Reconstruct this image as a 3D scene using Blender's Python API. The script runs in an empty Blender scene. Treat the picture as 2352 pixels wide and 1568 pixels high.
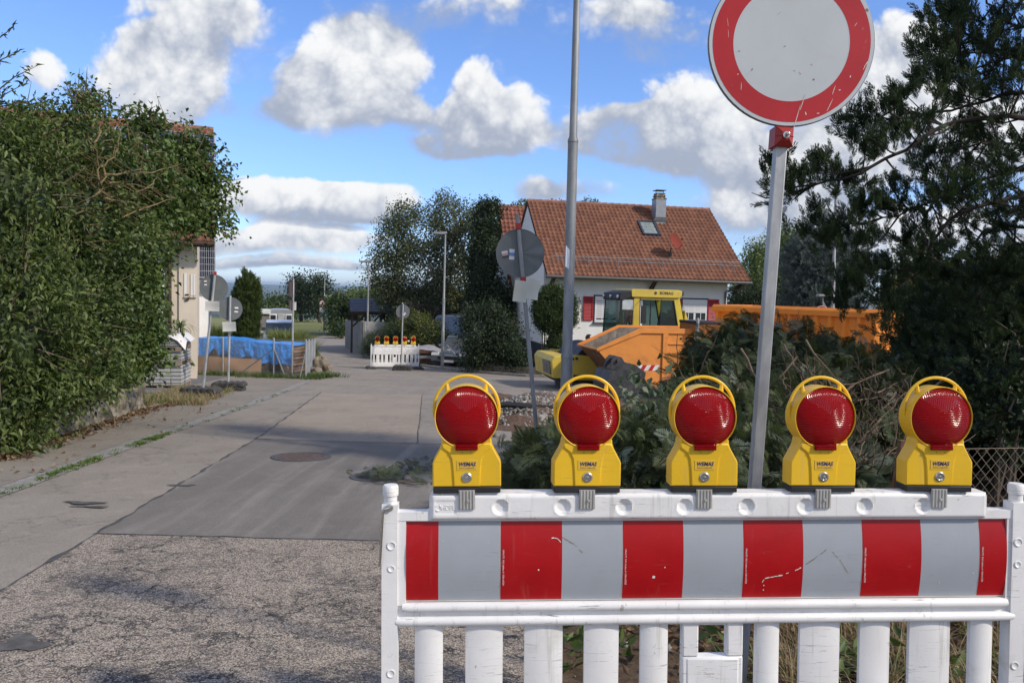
import bpy, math, random
import numpy as np
from mathutils import Vector, Matrix
S = bpy.context.scene
COL = S.collection
R = math.radians
rng = np.random.default_rng(11)
random.seed(11)

# ------------------------------------------------------------------ camera
F, CX, CY = 1777.0, 1176.0, 784.0          # focal length and centre for a 2352 x 1568 picture
PITCH, ROLL = R(3.74), R(1.55)
CAM = Vector((0, 0, 1.70))
FWD = Vector((0, math.cos(PITCH), -math.sin(PITCH)))
UP0 = Vector((0, math.sin(PITCH), math.cos(PITCH)))
RT = Vector((1, 0, 0)) * math.cos(ROLL) + UP0 * math.sin(ROLL)
UPV = UP0 * math.cos(ROLL) - Vector((1, 0, 0)) * math.sin(ROLL)
cd = bpy.data.cameras.new('camera')
cam = bpy.data.objects.new('camera', cd)
COL.objects.link(cam)
cd.sensor_width = 36
cd.lens = 36 * F / 2352
cd.clip_start, cd.clip_end = 0.05, 60000
mw = Matrix((RT, UPV, -FWD)).transposed().to_4x4()
mw.translation = CAM
cam.matrix_world = mw
S.camera = cam

# ------------------------------------------------------------------ light and exposure
SUN_EL = R(38)
sh = Vector((0.90, -0.44, 0)).normalized()
SUN = (sh * math.cos(SUN_EL) + Vector((0, 0, math.sin(SUN_EL)))).normalized()
sl = bpy.data.lights.new('sun', 'SUN')
sl.energy, sl.angle, sl.color = 2.9, R(3.2), (1, 0.90, 0.76)
so = bpy.data.objects.new('sun', sl)
COL.objects.link(so)
so.rotation_euler = SUN.to_track_quat('Z', 'Y').to_euler()
S.view_settings.view_transform = 'Standard'
S.view_settings.look = 'None'
S.view_settings.gamma = 1
S.view_settings.exposure = 0.30
S.cycles.max_bounces = 8
S.cycles.transparent_max_bounces = 12
S.cycles.volume_bounces = 0
S.cycles.caustics_reflective = False
S.cycles.caustics_refractive = False
SKY_STRENGTH = 0.15


class NT:
    """small helper to write node trees"""
    def __init__(s, tree):
        s.t = tree; s.n = tree.nodes; s.l = tree.links
    def node(s, kind, **kw):
        n = s.n.new(kind)
        for k, v in kw.items():
            setattr(n, k, v)
        return n
    def put(s, sock, v):
        if hasattr(v, 'is_output'):
            s.l.new(v, sock)
        else:
            sock.default_value = v
    def math(s, op, a, b=None, c=None, clamp=False):
        n = s.node('ShaderNodeMath', operation=op, use_clamp=clamp)
        s.put(n.inputs[0], a)
        if b is not None: s.put(n.inputs[1], b)
        if c is not None: s.put(n.inputs[2], c)
        return n.outputs[0]
    def vec(s, op, a, b=None, out=0):
        n = s.node('ShaderNodeVectorMath', operation=op)
        s.put(n.inputs[0], a)
        if b is not None: s.put(n.inputs[1], b)
        return n.outputs[out]
    def noise(s, v, scale, detail=4, rough=.5, dist=0, col=False):
        n = s.node('ShaderNodeTexNoise')
        if v is not None: s.put(n.inputs['Vector'], v)
        n.inputs['Scale'].default_value = scale
        n.inputs['Detail'].default_value = detail
        n.inputs['Roughness'].default_value = rough
        n.inputs['Distortion'].default_value = dist
        return n.outputs['Color' if col else 'Fac']
    def mix(s, f, a, b, mode='MIX'):
        n = s.node('ShaderNodeMix', data_type='RGBA', blend_type=mode)
        s.put(n.inputs[0], f)
        s.put(n.inputs[6], c4(a)); s.put(n.inputs[7], c4(b))
        return n.outputs[2]
    def ramp(s, f, a, b, lo=0., hi=1.):
        n = s.node('ShaderNodeMapRange', interpolation_type='SMOOTHSTEP')
        s.put(n.inputs[0], f)
        s.put(n.inputs[1], a); s.put(n.inputs[2], b)
        n.inputs[3].default_value = lo; n.inputs[4].default_value = hi
        return n.outputs[0]


def c4(c):
    return (*c, 1) if isinstance(c, (tuple, list)) and len(c) == 3 else c


# ------------------------------------------------------------------ sky with clouds (directions only)
W = bpy.data.worlds.new('World')
S.world = W
W.use_nodes = True
W.node_tree.nodes.clear()
nt = NT(W.node_tree)
sky = nt.node('ShaderNodeTexSky', sky_type='NISHITA', sun_disc=False)
sky.sun_elevation = SUN_EL
sky.sun_rotation = math.atan2(SUN.x, SUN.y)
sky.air_density, sky.dust_density, sky.ozone_density = 1.0, 0.3, 2.5
tc = nt.node('ShaderNodeTexCoord').outputs['Generated']
sp = nt.node('ShaderNodeSeparateXYZ'); nt.put(sp.inputs[0], tc)
yy = nt.math('MAXIMUM', sp.outputs[1], 0.05)
uu = nt.math('DIVIDE', sp.outputs[0], yy)
vv = nt.math('DIVIDE', sp.outputs[2], yy)
cb = nt.node('ShaderNodeCombineXYZ'); nt.put(cb.inputs[0], uu); nt.put(cb.inputs[1], vv)
uv0 = cb.outputs[0]
warp = nt.vec('SUBTRACT', nt.noise(uv0, 7, 3, .5, col=True), (.5, .5, .5))
sc_ = nt.node('ShaderNodeVectorMath', operation='SCALE'); nt.put(sc_.inputs[0], warp); sc_.inputs['Scale'].default_value = 0.05
flat = nt.vec('MULTIPLY', sc_.outputs[0], (1, 1, 0))
uv = nt.vec('ADD', uv0, flat)


def sky_uv(px, py):
    d = FWD + RT * ((px - CX) / F) + UPV * ((CY - py) / F)
    return d.x / d.y, d.z / d.y


# cloud masses seen in the sky: x, y, half width, half height, density, darkness
CLOUDS = [(430, 50, 165, 140, 1.0, .2), (370, 180, 180, 130, 1.1, .1), (560, 40, 120, 70, .5, .2), (90, 175, 60, 70, .9, .0), (420, 240, 130, 60, .6, .3),
          (820, 165, 165, 120, 1.5, .0), (800, 255, 165, 75, 1.2, .25), (620, 270, 100, 42, .75, .9), (690, 190, 60, 70, .6, .8),
          (1090, 225, 75, 90, 1.3, .0), (1080, 300, 180, 70, 1.4, .25), (1180, 270, 90, 80, 1.0, .2), (1050, 350, 170, 30, .9, .9),
          (880, 50, 170, 62, .75, .7), (1110, 20, 150, 66, .75, .25), (1490, 65, 210, 85, .78, .4), (1420, 15, 120, 40, .6, .4),
          (1580, 250, 130, 90, 1.2, .0), (1520, 320, 240, 80, 1.4, .4), (1400, 300, 140, 70, 1.1, .45), (1590, 375, 170, 55, 1.1, .6),
          (1720, 400, 110, 85, 1.2, .15), (2060, 150, 170, 120, 1.2, .1), (2000, 300, 330, 130, 1.1, .2), (2280, 330, 200, 150, 1.2, .2), (1900, 400, 200, 90, 1.1, .2),
          (640, 455, 240, 48, 1.5, .0), (820, 460, 160, 42, 1.4, .05), (760, 500, 180, 24, .9, 1.0), (600, 545, 330, 42, 1.2, .1), (560, 600, 340, 18, .9, .45), (760, 612, 240, 10, .7, .4),
          (1230, 445, 60, 34, .9, .7), (1330, 440, 110, 32, .9, .6), (1750, 500, 250, 75, 1.2, .4), (2200, 560, 330, 100, 1.0, .3), (1850, 600, 220, 60, .9, .5)]
D = H = M1 = None
for (px, py, rx, ry, w, dk) in CLOUDS:
    u0, v0 = sky_uv(px, py)
    q = nt.vec('MULTIPLY', nt.vec('SUBTRACT', uv, (u0, v0, 0)), (F / (rx * 1.15), F / (ry * 1.15), 0))
    r2 = nt.vec('DOT_PRODUCT', q, q, out=1)
    wgt = nt.math('MULTIPLY', nt.math('SUBTRACT', 1.0, r2, clamp=True), w)
    sq = nt.node('ShaderNodeSeparateXYZ'); nt.put(sq.inputs[0], q)
    t = nt.math('ADD', nt.math('MULTIPLY', sq.outputs[1], 0.65), 0.25 - dk * 1.3)
    D = wgt if D is None else nt.math('ADD', D, wgt)
    H = nt.math('MULTIPLY', wgt, t) if H is None else nt.math('MULTIPLY_ADD', wgt, t, H)
fb1 = nt.noise(uv0, 8, 12, .62, .25)
lit = nt.vec('ADD', uv0, (0.012, 0.014, 0))
fb2 = nt.noise(lit, 8, 12, .62, .25)
fbl = nt.noise(uv0, 30, 10, .68)
dens = nt.math('ADD', nt.math('MULTIPLY_ADD', nt.math('MINIMUM', D, 1.25), 1.1, .27), nt.math('MULTIPLY', nt.math('SUBTRACT', fb1, .5), 1.5))
vor = nt.node('ShaderNodeTexVoronoi', feature='F1')
nt.put(vor.inputs['Vector'], nt.vec('ADD', uv0, flat)); vor.inputs['Scale'].default_value = 17; vor.inputs['Detail'].default_value = 3; vor.inputs['Roughness'].default_value = .62
bil = nt.math('SUBTRACT', .44, vor.outputs['Distance'])
dens = nt.math('ADD', dens, nt.math('MULTIPLY_ADD', nt.math('SUBTRACT', fbl, .5), .5, nt.math('MULTIPLY', bil, .55)))
gate = nt.ramp(D, 0.0, 0.22)
hh = nt.math('DIVIDE', H, nt.math('MAXIMUM', D, .05))
wide = nt.ramp(hh, .45, -.5, .62, 1.25)
mask = nt.math('MULTIPLY', nt.ramp(dens, 0.16, wide), gate)
wisp = nt.noise(nt.vec('MULTIPLY', uv, (3.2, 7.5, 0)), 1.6, 9, .66, .5)
wmask = nt.math('MULTIPLY', nt.ramp(wisp, .50, .78, 0, .5), nt.ramp(D, -.02, .22, .35, 1.0))
mask = nt.math('MAXIMUM', mask, wmask)
mask = nt.math('MULTIPLY', mask, nt.ramp(sp.outputs[1], 0.05, 0.25))
relief = nt.math('MULTIPLY', nt.math('SUBTRACT', fb1, fb2), 1.9)
sh_ = nt.math('ADD', nt.math('ADD', hh, relief), nt.math('MULTIPLY_ADD', nt.math('SUBTRACT', fbl, .5), .35, nt.math('MULTIPLY', bil, .9)))
shade = nt.ramp(sh_, -1.35, 0.12)
CW, CG = (5.2, 5.25, 5.3), (2.15, 2.45, 3.1)
ccol = nt.mix(shade, CG, CW)
skc = nt.mix(1.0, sky.outputs[0], nt.mix(nt.ramp(sp.outputs[2], 0.0, 0.22), (0.62, 0.77, 1.16), (0.70, 0.83, 1.12)), 'MULTIPLY')
# clouds added over the unseen rest of the sky to whiten the fill light
ob = nt.noise(tc, 2.6, 7, .6, .3)
omask = nt.math('MULTIPLY', nt.ramp(ob, .44, .58), nt.ramp(sp.outputs[1], .76, .62))
omask = nt.math('MULTIPLY', omask, nt.ramp(sp.outputs[2], 0.0, .08))
mask = nt.math('MAXIMUM', mask, omask)
ccol = nt.mix(omask, ccol, (3.9, 3.7, 3.35))
full = nt.mix(mask, skc, ccol)
bg = nt.node('ShaderNodeBackground')
nt.put(bg.inputs[0], full); bg.inputs[1].default_value = SKY_STRENGTH
wo = nt.node('ShaderNodeOutputWorld'); nt.l.new(bg.outputs[0], wo.inputs[0])
W.cycles.sampling_method = 'MANUAL'
W.cycles.sample_map_resolution = 512


# ------------------------------------------------------------------ places
KY = [-60, 0, 2.57, 10, 17.2, 20, 34, 53, 76, 100, 130, 200, 350, 700, 1200, 2200, 3500, 5500, 7500, 9000, 12000, 30000]
KZ = [2.2, .12, 0, -.44, -.86, -1.06, -1.9, -2.5, -2.95, -3.35, -4.1, -9, -24, -52, -70, -80, -72, -60, -18, 8, -20, -60]


def hy(y):
    return float(np.interp(y, KY, KZ))


def gz(x, y):
    z = hy(y)
    if y > 900:
        k = min(1, (y - 900) / 2500)
        z += k * (9 * math.sin(x * .0011 + y * .0007) + 7 * math.sin(x * .0023 + 1.7 + y * .0011) + 4 * math.sin(x * .0047 + y * .002))
    return z


def at(px, py, d):
    return CAM + FWD * d + RT * ((px - CX) / F * d) + UPV * ((CY - py) / F * d)


def gr(px, py):
    d, lo = 1.5, 1.5
    while d < 900:
        p = at(px, py, d)
        if p.z < gz(p.x, p.y):
            for _ in range(30):
                m = (lo + d) / 2
                p = at(px, py, m)
                if p.z < gz(p.x, p.y): d = m
                else: lo = m
            return p
        lo = d; d *= 1.03
    return p


def proj(p):
    r = Vector(p) - CAM; d = r.dot(FWD)
    return CX + r.dot(RT) / d * F, CY - r.dot(UPV) / d * F


def foot(px, py, d):
    """point on the ground under the point seen at (px, py) at depth d"""
    p = at(px, py, d)
    return Vector((p.x, p.y, gz(p.x, p.y)))


# ------------------------------------------------------------------ materials
def mat(name, col, rough=.6, metal=0., var=.12, vs=6., bump=.0, bs=60., dirt=None, dirt_amt=.0, ds=4., coat=0., spec=.5, dirt2=None, stretch=None, scuff=0.):
    m = bpy.data.materials.new(name)
    m.use_nodes = True
    n = NT(m.node_tree)
    b = n.n['Principled BSDF']
    tco = n.node('ShaderNodeTexCoord').outputs['Object']
    oi = n.node('ShaderNodeObjectInfo').outputs['Random']
    cbx = n.node('ShaderNodeCombineXYZ'); n.put(cbx.inputs[0], n.math('MULTIPLY', oi, 37.)); n.put(cbx.inputs[2], n.math('MULTIPLY', oi, 23.))
    tco = n.vec('ADD', tco, cbx.outputs[0])
    if stretch: tco = n.vec('MULTIPLY', tco, stretch)
    f = n.noise(tco, vs, 5, .6)
    a = tuple(min(1, c * (1 - var)) for c in col); z = tuple(min(1, c * (1 + var)) for c in col)
    c = n.mix(n.ramp(f, .3, .7), a, z)
    if dirt:
        g = n.noise(tco, ds, 7, .65, .6)
        c = n.mix(n.ramp(g, 1 - dirt_amt - .12, 1 - dirt_amt + .12), c, dirt)
    if dirt2:
        g2 = n.noise(tco, ds * 7, 5, .6, .4)
        c = n.mix(n.ramp(g2, .66, .73, 0, .8), c, dirt2)
    if scuff:
        sc1 = n.noise(n.vec('MULTIPLY', tco, (4, 4, 90)), 2.2, 4, .7, .8); sc2 = n.noise(tco, 3.1, 3, .6)
        c = n.mix(n.math('MULTIPLY', n.ramp(sc1, .60, .66, 0, scuff), n.ramp(sc2, .44, .58)), c, (.16, .15, .13))
        st = n.noise(n.vec('MULTIPLY', tco, (38, 38, 2.2)), 1.0, 4, .65)
        c = n.mix(n.ramp(st, .56, .74, 0, scuff * .55), c, (.33, .31, .26))
    n.put(b.inputs['Base Color'], c)
    n.put(b.inputs['Roughness'], n.math('ADD', n.math('MULTIPLY', f, .2), rough - .1, clamp=True))
    b.inputs['Metallic'].default_value = metal
    b.inputs['Specular IOR Level'].default_value = spec
    b.inputs['Coat Weight'].default_value = coat
    if bump:
        bn = n.node('ShaderNodeBump'); bn.inputs['Strength'].default_value = bump; bn.inputs['Distance'].default_value = .01
        n.put(bn.inputs['Height'], n.noise(tco, bs, 5, .6)); n.l.new(bn.outputs[0], b.inputs['Normal'])
    return m


def leafmat(name, a, b_, trans=.35, rough=.5, c3=None, third=.85):
    m = bpy.data.materials.new(name); m.use_nodes = True
    n = NT(m.node_tree); b = n.n['Principled BSDF']; out = n.n['Material Output']
    at_ = n.node('ShaderNodeAttribute', attribute_name='rnd').outputs['Fac']
    c = n.mix(at_, a, b_)
    if c3: c = n.mix(n.ramp(at_, third, third + .05), c, c3)
    n.put(b.inputs['Base Color'], c); b.inputs['Roughness'].default_value = rough
    b.inputs['Specular IOR Level'].default_value = .35
    t = n.node('ShaderNodeBsdfTranslucent'); n.put(t.inputs[0], n.mix(1.0, c, (1.2, 1.25, .55), 'MULTIPLY'))
    x = n.node('ShaderNodeMixShader'); x.inputs[0].default_value = trans
    n.l.new(b.outputs[0], x.inputs[1]); n.l.new(t.outputs[0], x.inputs[2]); n.l.new(x.outputs[0], out.inputs[0])
    return m


def glassmat(name, tint, rough=.03, alpha=.45):
    m = bpy.data.materials.new(name); m.use_nodes = True
    n = NT(m.node_tree); out = n.n['Material Output']; b = n.n['Principled BSDF']
    b.inputs['Base Color'].default_value = c4(tuple(c * .12 for c in tint)); b.inputs['Roughness'].default_value = rough
    b.inputs['Specular IOR Level'].default_value = .8
    t = n.node('ShaderNodeBsdfTransparent'); t.inputs[0].default_value = c4(tint)
    x = n.node('ShaderNodeMixShader'); x.inputs[0].default_value = 1 - alpha
    f = n.noise(n.node('ShaderNodeTexCoord').outputs['Object'], 2, 3)
    n.put(x.inputs[0], n.math('MULTIPLY_ADD', f, .12, .94 - alpha))
    n.l.new(b.outputs[0], x.inputs[1]); n.l.new(t.outputs[0], x.inputs[2]); n.l.new(x.outputs[0], out.inputs[0])
    return m


# ------------------------------------------------------------------ mesh helpers
class MB:
    def __init__(s):
        s.v = []; s.f = []; s.m = []
    def add(s, vs, fs, m=0, M=None):
        o = len(s.v)
        s.v += [tuple(M @ Vector(p)) if M is not None else tuple(p) for p in vs]
        s.f += [tuple(i + o for i in f) for f in fs]
        s.m += [m] * len(fs)
        return s
    def box(s, c, sz, m=0, M=None):
        x, y, z = c; a, b, h = (k / 2 for k in sz)
        vs = [(x + i * a, y + j * b, z + k * h) for k in (-1, 1) for j in (-1, 1) for i in (-1, 1)]
        return s.add(vs, [(0, 2, 3, 1), (4, 5, 7, 6), (0, 1, 5, 4), (2, 6, 7, 3), (0, 4, 6, 2), (1, 3, 7, 5)], m, M)
    def bb(s, x0, x1, y0, y1, z0, z1, m=0, M=None):
        return s.box(((x0 + x1) / 2, (y0 + y1) / 2, (z0 + z1) / 2), (x1 - x0, y1 - y0, z1 - z0), m, M)
    def prism(s, poly, y0, y1, m=0, M=None):
        """outline in (x, z), pushed from y0 to y1"""
        n = len(poly)
        a = sum(poly[i][0] * poly[(i + 1) % n][1] - poly[(i + 1) % n][0] * poly[i][1] for i in range(n))
        if a < 0: poly = poly[::-1]
        vs = [(x, y0, z) for x, z in poly] + [(x, y1, z) for x, z in poly]
        fs = [tuple(range(n)), tuple(range(2 * n - 1, n - 1, -1))] + [(i + n, (i + 1) % n + n, (i + 1) % n, i) for i in range(n)]
        return s.add(vs, fs, m, M)
    def tube(s, pts, rad, n=8, m=0, M=None, cap=True):
        pts = [Vector(p) for p in pts]
        k = len(pts)
        if not hasattr(rad, '__len__'): rad = [rad] * k
        vs = []; ref = None
        for i, p in enumerate(pts):
            t = (pts[min(i + 1, k - 1)] - pts[max(i - 1, 0)])
            t = t.normalized() if t.length > 1e-9 else Vector((0, 0, 1))
            if ref is None:
                ref = Vector((1, 0, 0)) if abs(t.x) < .8 else Vector((0, 1, 0))
            u = (ref - t * ref.dot(t)).normalized(); w = t.cross(u); ref = u
            for j in range(n):
                an = 2 * math.pi * j / n
                vs.append(p + (u * math.cos(an) + w * math.sin(an)) * rad[i])
        fs = [(i * n + j, i * n + (j + 1) % n, (i + 1) * n + (j + 1) % n, (i + 1) * n + j) for i in range(k - 1) for j in range(n)]
        if cap: fs += [tuple(range(n - 1, -1, -1)), tuple((k - 1) * n + j for j in range(n))]
        return s.add(vs, fs, m, M)
    def lathe(s, prof, n=24, m=0, M=None, cap=True):
        """profile of (radius, z) turned round the z axis"""
        k = len(prof)
        vs = [(r * math.cos(2 * math.pi * j / n), r * math.sin(2 * math.pi * j / n), z) for r, z in prof for j in range(n)]
        fs = [(i * n + j, i * n + (j + 1) % n, (i + 1) * n + (j + 1) % n, (i + 1) * n + j) for i in range(k - 1) for j in range(n)]
        if cap: fs += [tuple(range(n - 1, -1, -1)), tuple((k - 1) * n + j for j in range(n))]
        return s.add(vs, fs, m, M)
    def grid(s, fn, nu, nv, m=0, M=None, flip=False):
        vs = [fn(i / nu, j / nv) for j in range(nv + 1) for i in range(nu + 1)]
        q = nu + 1
        fs = [(j * q + i, j * q + i + 1, (j + 1) * q + i + 1, (j + 1) * q + i) for j in range(nv) for i in range(nu)]
        if flip: fs = [f[::-1] for f in fs]
        return s.add(vs, fs, m, M)
    def build(s, name, mats, parent=None, smooth=35, bevel=0., seg=2, M=None):
        me = bpy.data.meshes.new(name)
        me.from_pydata(s.v, [], s.f)
        if not isinstance(mats, (list, tuple)): mats = [mats]
        for k in mats: me.materials.append(k)
        if len(mats) > 1: me.polygons.foreach_set('material_index', s.m)
        me.update()
        if smooth:
            me.polygons.foreach_set('use_smooth', [True] * len(me.polygons))
            me.set_sharp_from_angle(angle=R(smooth))
        o = bpy.data.objects.new(name, me)
        COL.objects.link(o)
        if parent is not None: o.parent = parent
        if M is not None: o.matrix_basis = M
        if bevel:
            b = o.modifiers.new('bevel', 'BEVEL'); b.width = bevel; b.segments = seg; b.limit_method = 'ANGLE'; b.angle_limit = R(40); b.harden_normals = False
        return o


def tag(o, label=None, cat=None, group=None, kind=None):
    if label: o['label'] = label
    if cat: o['category'] = cat
    if group: o['group'] = group
    if kind: o['kind'] = kind
    return o


def thing(name, label, cat, loc=(0, 0, 0), rz=0., group=None, M=None):
    o = bpy.data.objects.new(name, None)
    COL.objects.link(o)
    o.empty_display_size = .2
    if M is not None: o.matrix_basis = M
    else:
        o.location = loc; o.rotation_euler = (0, 0, rz)
    return tag(o, label, cat, group)


def copy_tree(o, parent=None):
    c = o.copy(); COL.objects.link(c)
    if parent is not None:
        c.parent = parent
    for ch in [k for k in o.children]:
        copy_tree(ch, c)
    return c


def frame(origin, x_axis, z_hint):
    x = Vector(x_axis).normalized(); z = Vector(z_hint); z = (z - x * z.dot(x)).normalized(); y = z.cross(x)
    m = Matrix((x, y, z)).transposed().to_4x4(); m.translation = Vector(origin)
    return m


def text(name, body, size, M, material, parent, extrude=.0004, shear=0., bold=0., sx=1.):
    cu = bpy.data.curves.new(name, 'FONT')
    cu.body = body; cu.size = size; cu.extrude = extrude; cu.align_x = 'CENTER'; cu.align_y = 'CENTER'; cu.shear = shear; cu.offset = bold
    cu.resolution_u = 2
    tmp = bpy.data.objects.new('tmp_text', cu)
    me = bpy.data.meshes.new_from_object(tmp)
    bpy.data.objects.remove(tmp); bpy.data.curves.remove(cu)
    me.name = name; me.materials.clear(); me.materials.append(material)
    o = bpy.data.objects.new(name, me); COL.objects.link(o)
    o.parent = parent
    o.matrix_basis = M @ Matrix.Diagonal((sx, 1, 1, 1))
    return o


FRONT = Matrix.Rotation(R(90), 4, 'X')      # text that faces -y


def rawmesh(name, V, Fc, k, material, parent=None, rnd=None, smooth=False):
    """many faces of k corners each, from numpy arrays"""
    me = bpy.data.meshes.new(name)
    V = np.ascontiguousarray(V, dtype=np.float32); Fc = np.ascontiguousarray(Fc, dtype=np.int32)
    me.vertices.add(len(V)); me.vertices.foreach_set('co', V.ravel())
    me.loops.add(Fc.size); me.loops.foreach_set('vertex_index', Fc.ravel())
    me.polygons.add(len(Fc)); me.polygons.foreach_set('loop_start', np.arange(len(Fc), dtype=np.int32) * k)
    me.update(calc_edges=True)
    if rnd is not None:
        a = me.attributes.new('rnd', 'FLOAT', 'POINT'); a.data.foreach_set('value', np.ascontiguousarray(rnd, dtype=np.float32))
    if smooth: me.polygons.foreach_set('use_smooth', [True] * len(Fc))
    me.materials.append(material)
    o = bpy.data.objects.new(name, me); COL.objects.link(o)
    if parent is not None: o.parent = parent
    return o


def unit(a):
    return a / np.maximum(np.linalg.norm(a, axis=1, keepdims=True), 1e-9)


def leaves(name, pos, out, L, Wd, material, parent=None, droop=.3, jit=.7, fold=.15, tone=None, outw=.5):
    n = len(pos)
    a = unit(out * outw + rng.normal(0, jit, (n, 3)) + np.array([0, 0, -droop]))
    nn = out * .4 + np.array([0, 0, .55]) + rng.normal(0, .45, (n, 3))
    nn = unit(nn - a * np.sum(nn * a, 1, keepdims=True))
    sd = np.cross(a, nn)
    s = rng.uniform(.65, 1.25, (n, 1)); l = L * s; w = Wd * s
    V = np.stack([pos, pos + a * l * .42 + sd * w / 2 + nn * l * fold, pos + a * l, pos + a * l * .42 - sd * w / 2 + nn * l * fold], 1).reshape(-1, 3)
    b = np.arange(n)[:, None] * 4
    Fc = np.concatenate([b + np.array([0, 1, 2]), b + np.array([0, 2, 3])])
    r = rng.uniform(0, 1, n) if tone is None else np.clip(tone + rng.normal(0, .22, n), 0, 1)
    return rawmesh(name, V, Fc, 3, material, parent, np.repeat(r, 4))


def clumps(blobs, per_m2, nleaf, rc, shell=(.72, 1.03), flat=1.):
    """leaf positions in clusters over ellipsoids: list of (centre, radii)"""
    P = []; O = []; T = []
    for c, r in blobs:
        c = np.array(c); r = np.array(r)
        area = 4 * math.pi * (((r[0] * r[1]) ** 1.6 + (r[0] * r[2]) ** 1.6 + (r[1] * r[2]) ** 1.6) / 3) ** (1 / 1.6)
        k = max(3, int(area * per_m2))
        d = unit(rng.normal(0, 1, (k, 3)))
        q = c + d * r * rng.uniform(shell[0], shell[1], (k, 1))
        nl = rng.poisson(nleaf, k)
        idx = np.repeat(np.arange(k), nl)
        p = q[idx] + rng.normal(0, 1, (len(idx), 3)) * np.array([rc, rc, rc * flat])
        P.append(p); O.append(unit(d[idx] / r * r.min())); T.append(np.repeat(rng.uniform(0, 1, k), nl))
    return np.concatenate(P), np.concatenate(O), np.concatenate(T)


def inside_cull(P, O, T, blobs, lim=.62):
    keep = np.ones(len(P), bool)
    for c, r in blobs:
        keep &= np.sum(((P - np.array(c)) / np.array(r)) ** 2, 1) > lim ** 2
    return P[keep], O[keep], T[keep]


def scatter(name, TV, TF, k, pos, ax, up, scale, material, parent=None, tone=None):
    """copies of a small template (points along +x, normal +z) merged into one mesh"""
    n = len(pos)
    a = unit(ax); u = unit(up - a * np.sum(up * a, 1, keepdims=True)); s = np.cross(u, a)
    B = np.stack([a, s, u], 1) * np.asarray(scale).reshape(-1, 1, 1)
    V = np.einsum('kj,njm->nkm', TV, B) + pos[:, None, :]
    Fc = (TF[None] + (np.arange(n) * len(TV))[:, None, None]).reshape(-1, k)
    r = rng.uniform(0, 1, n) if tone is None else np.clip(tone + rng.normal(0, .2, n), 0, 1)
    return rawmesh(name, V.reshape(-1, 3), Fc, k, material, parent, np.repeat(r, len(TV)))


def blob(px, py, d, rx, ry, rd, org=(0, 0, 0)):
    p = at(px, py, d) - Vector(org)
    return (tuple(p), (rx / F * d, rd, ry / F * d))


def core(name, blobs, material, parent=None, k=.8, amp=.2):
    """solid twiggy middle of a dense bush"""
    m = MB()
    for c, r in blobs:
        ph = rng.uniform(0, 6, 4)
        def fn(u, v):
            th = u * 2 * math.pi; f = (v - .5) * math.pi
            n = 1 + amp * (math.sin(5 * th + ph[0]) * math.sin(4 * f + ph[1]) + .6 * math.sin(9 * th + ph[2]) * math.sin(11 * f + ph[3]))
            return (c[0] + k * n * r[0] * math.cos(f) * math.cos(th), c[1] + k * n * r[1] * math.cos(f) * math.sin(th), c[2] + k * n * r[2] * math.sin(f))
        m.grid(fn, 28, 16)
    o = m.build(name, material, parent, smooth=60)
    o['kind'] = 'stuff'
    return o


# ================================================================== the setting
def sheet(name, fl, fr, y0, y1, dz, material, nx=6, step=.5, kind='structure', wob=0.):
    ys = sorted(set([round(float(v), 3) for v in np.arange(y0, y1, step)] + [y1] + [k for k in KY if y0 < k < y1]))
    m = MB(); vs = []; q = nx + 1
    for y in ys:
        a, b = fl(y), fr(y)
        wa, wb = (wob * math.sin(y * 7.3) + wob * .7 * math.sin(y * 17.1 + 1), wob * math.sin(y * 6.1 + 2) + wob * .7 * math.sin(y * 19.3)) if wob else (0, 0)
        for i in range(q):
            x = (a + wa) + (b + wb - a - wa) * i / nx
            vs.append((x, y, gz(x, y) + dz))
    fs = [(j * q + i, j * q + i + 1, (j + 1) * q + i + 1, (j + 1) * q + i) for j in range(len(ys) - 1) for i in range(nx)]
    m.add(vs, fs)
    return tag(m.build(name, material, smooth=0), kind=kind)


def itp(pts):
    xs, ys = [p[0] for p in pts], [p[1] for p in pts]
    return lambda y: float(np.interp(y, xs, ys))


def groundmat():
    m = bpy.data.materials.new('ground'); m.use_nodes = True
    n = NT(m.node_tree); b = n.n['Principled BSDF']
    g = n.node('ShaderNodeNewGeometry').outputs['Position']
    s = n.node('ShaderNodeSeparateXYZ'); n.put(s.inputs[0], g)
    f1 = n.noise(g, .5, 6, .6); f2 = n.noise(g, 9, 5, .65); f3 = n.noise(n.vec('MULTIPLY', g, (.0016, .0042, 0)), 1, 6, .6); f4 = n.noise(g, .02, 6, .65)
    near = n.mix(n.ramp(f2, .35, .65), (.075, .09, .03), (.13, .13, .05))
    near = n.mix(n.ramp(f1, .45, .7), near, (.16, .155, .062))
    near = n.mix(n.ramp(s.outputs[1], 78, 92, 0, .85), near, n.mix(n.ramp(n.noise(n.vec('MULTIPLY', g, (.03, .12, 0)), 1, 4, .6), .4, .6), (.15, .17, .055), (.27, .26, .11)))
    far = n.mix(n.ramp(f3, .42, .58), (.022, .036, .02), (.11, .135, .06))
    far = n.mix(n.ramp(f4, .4, .6, 0, .5), far, (.03, .045, .022))
    n.put(b.inputs['Base Color'], n.mix(n.ramp(s.outputs[1], 230, 420), near, far))
    b.inputs['Roughness'].default_value = .9; b.inputs['Specular IOR Level'].default_value = .15
    return m


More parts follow.
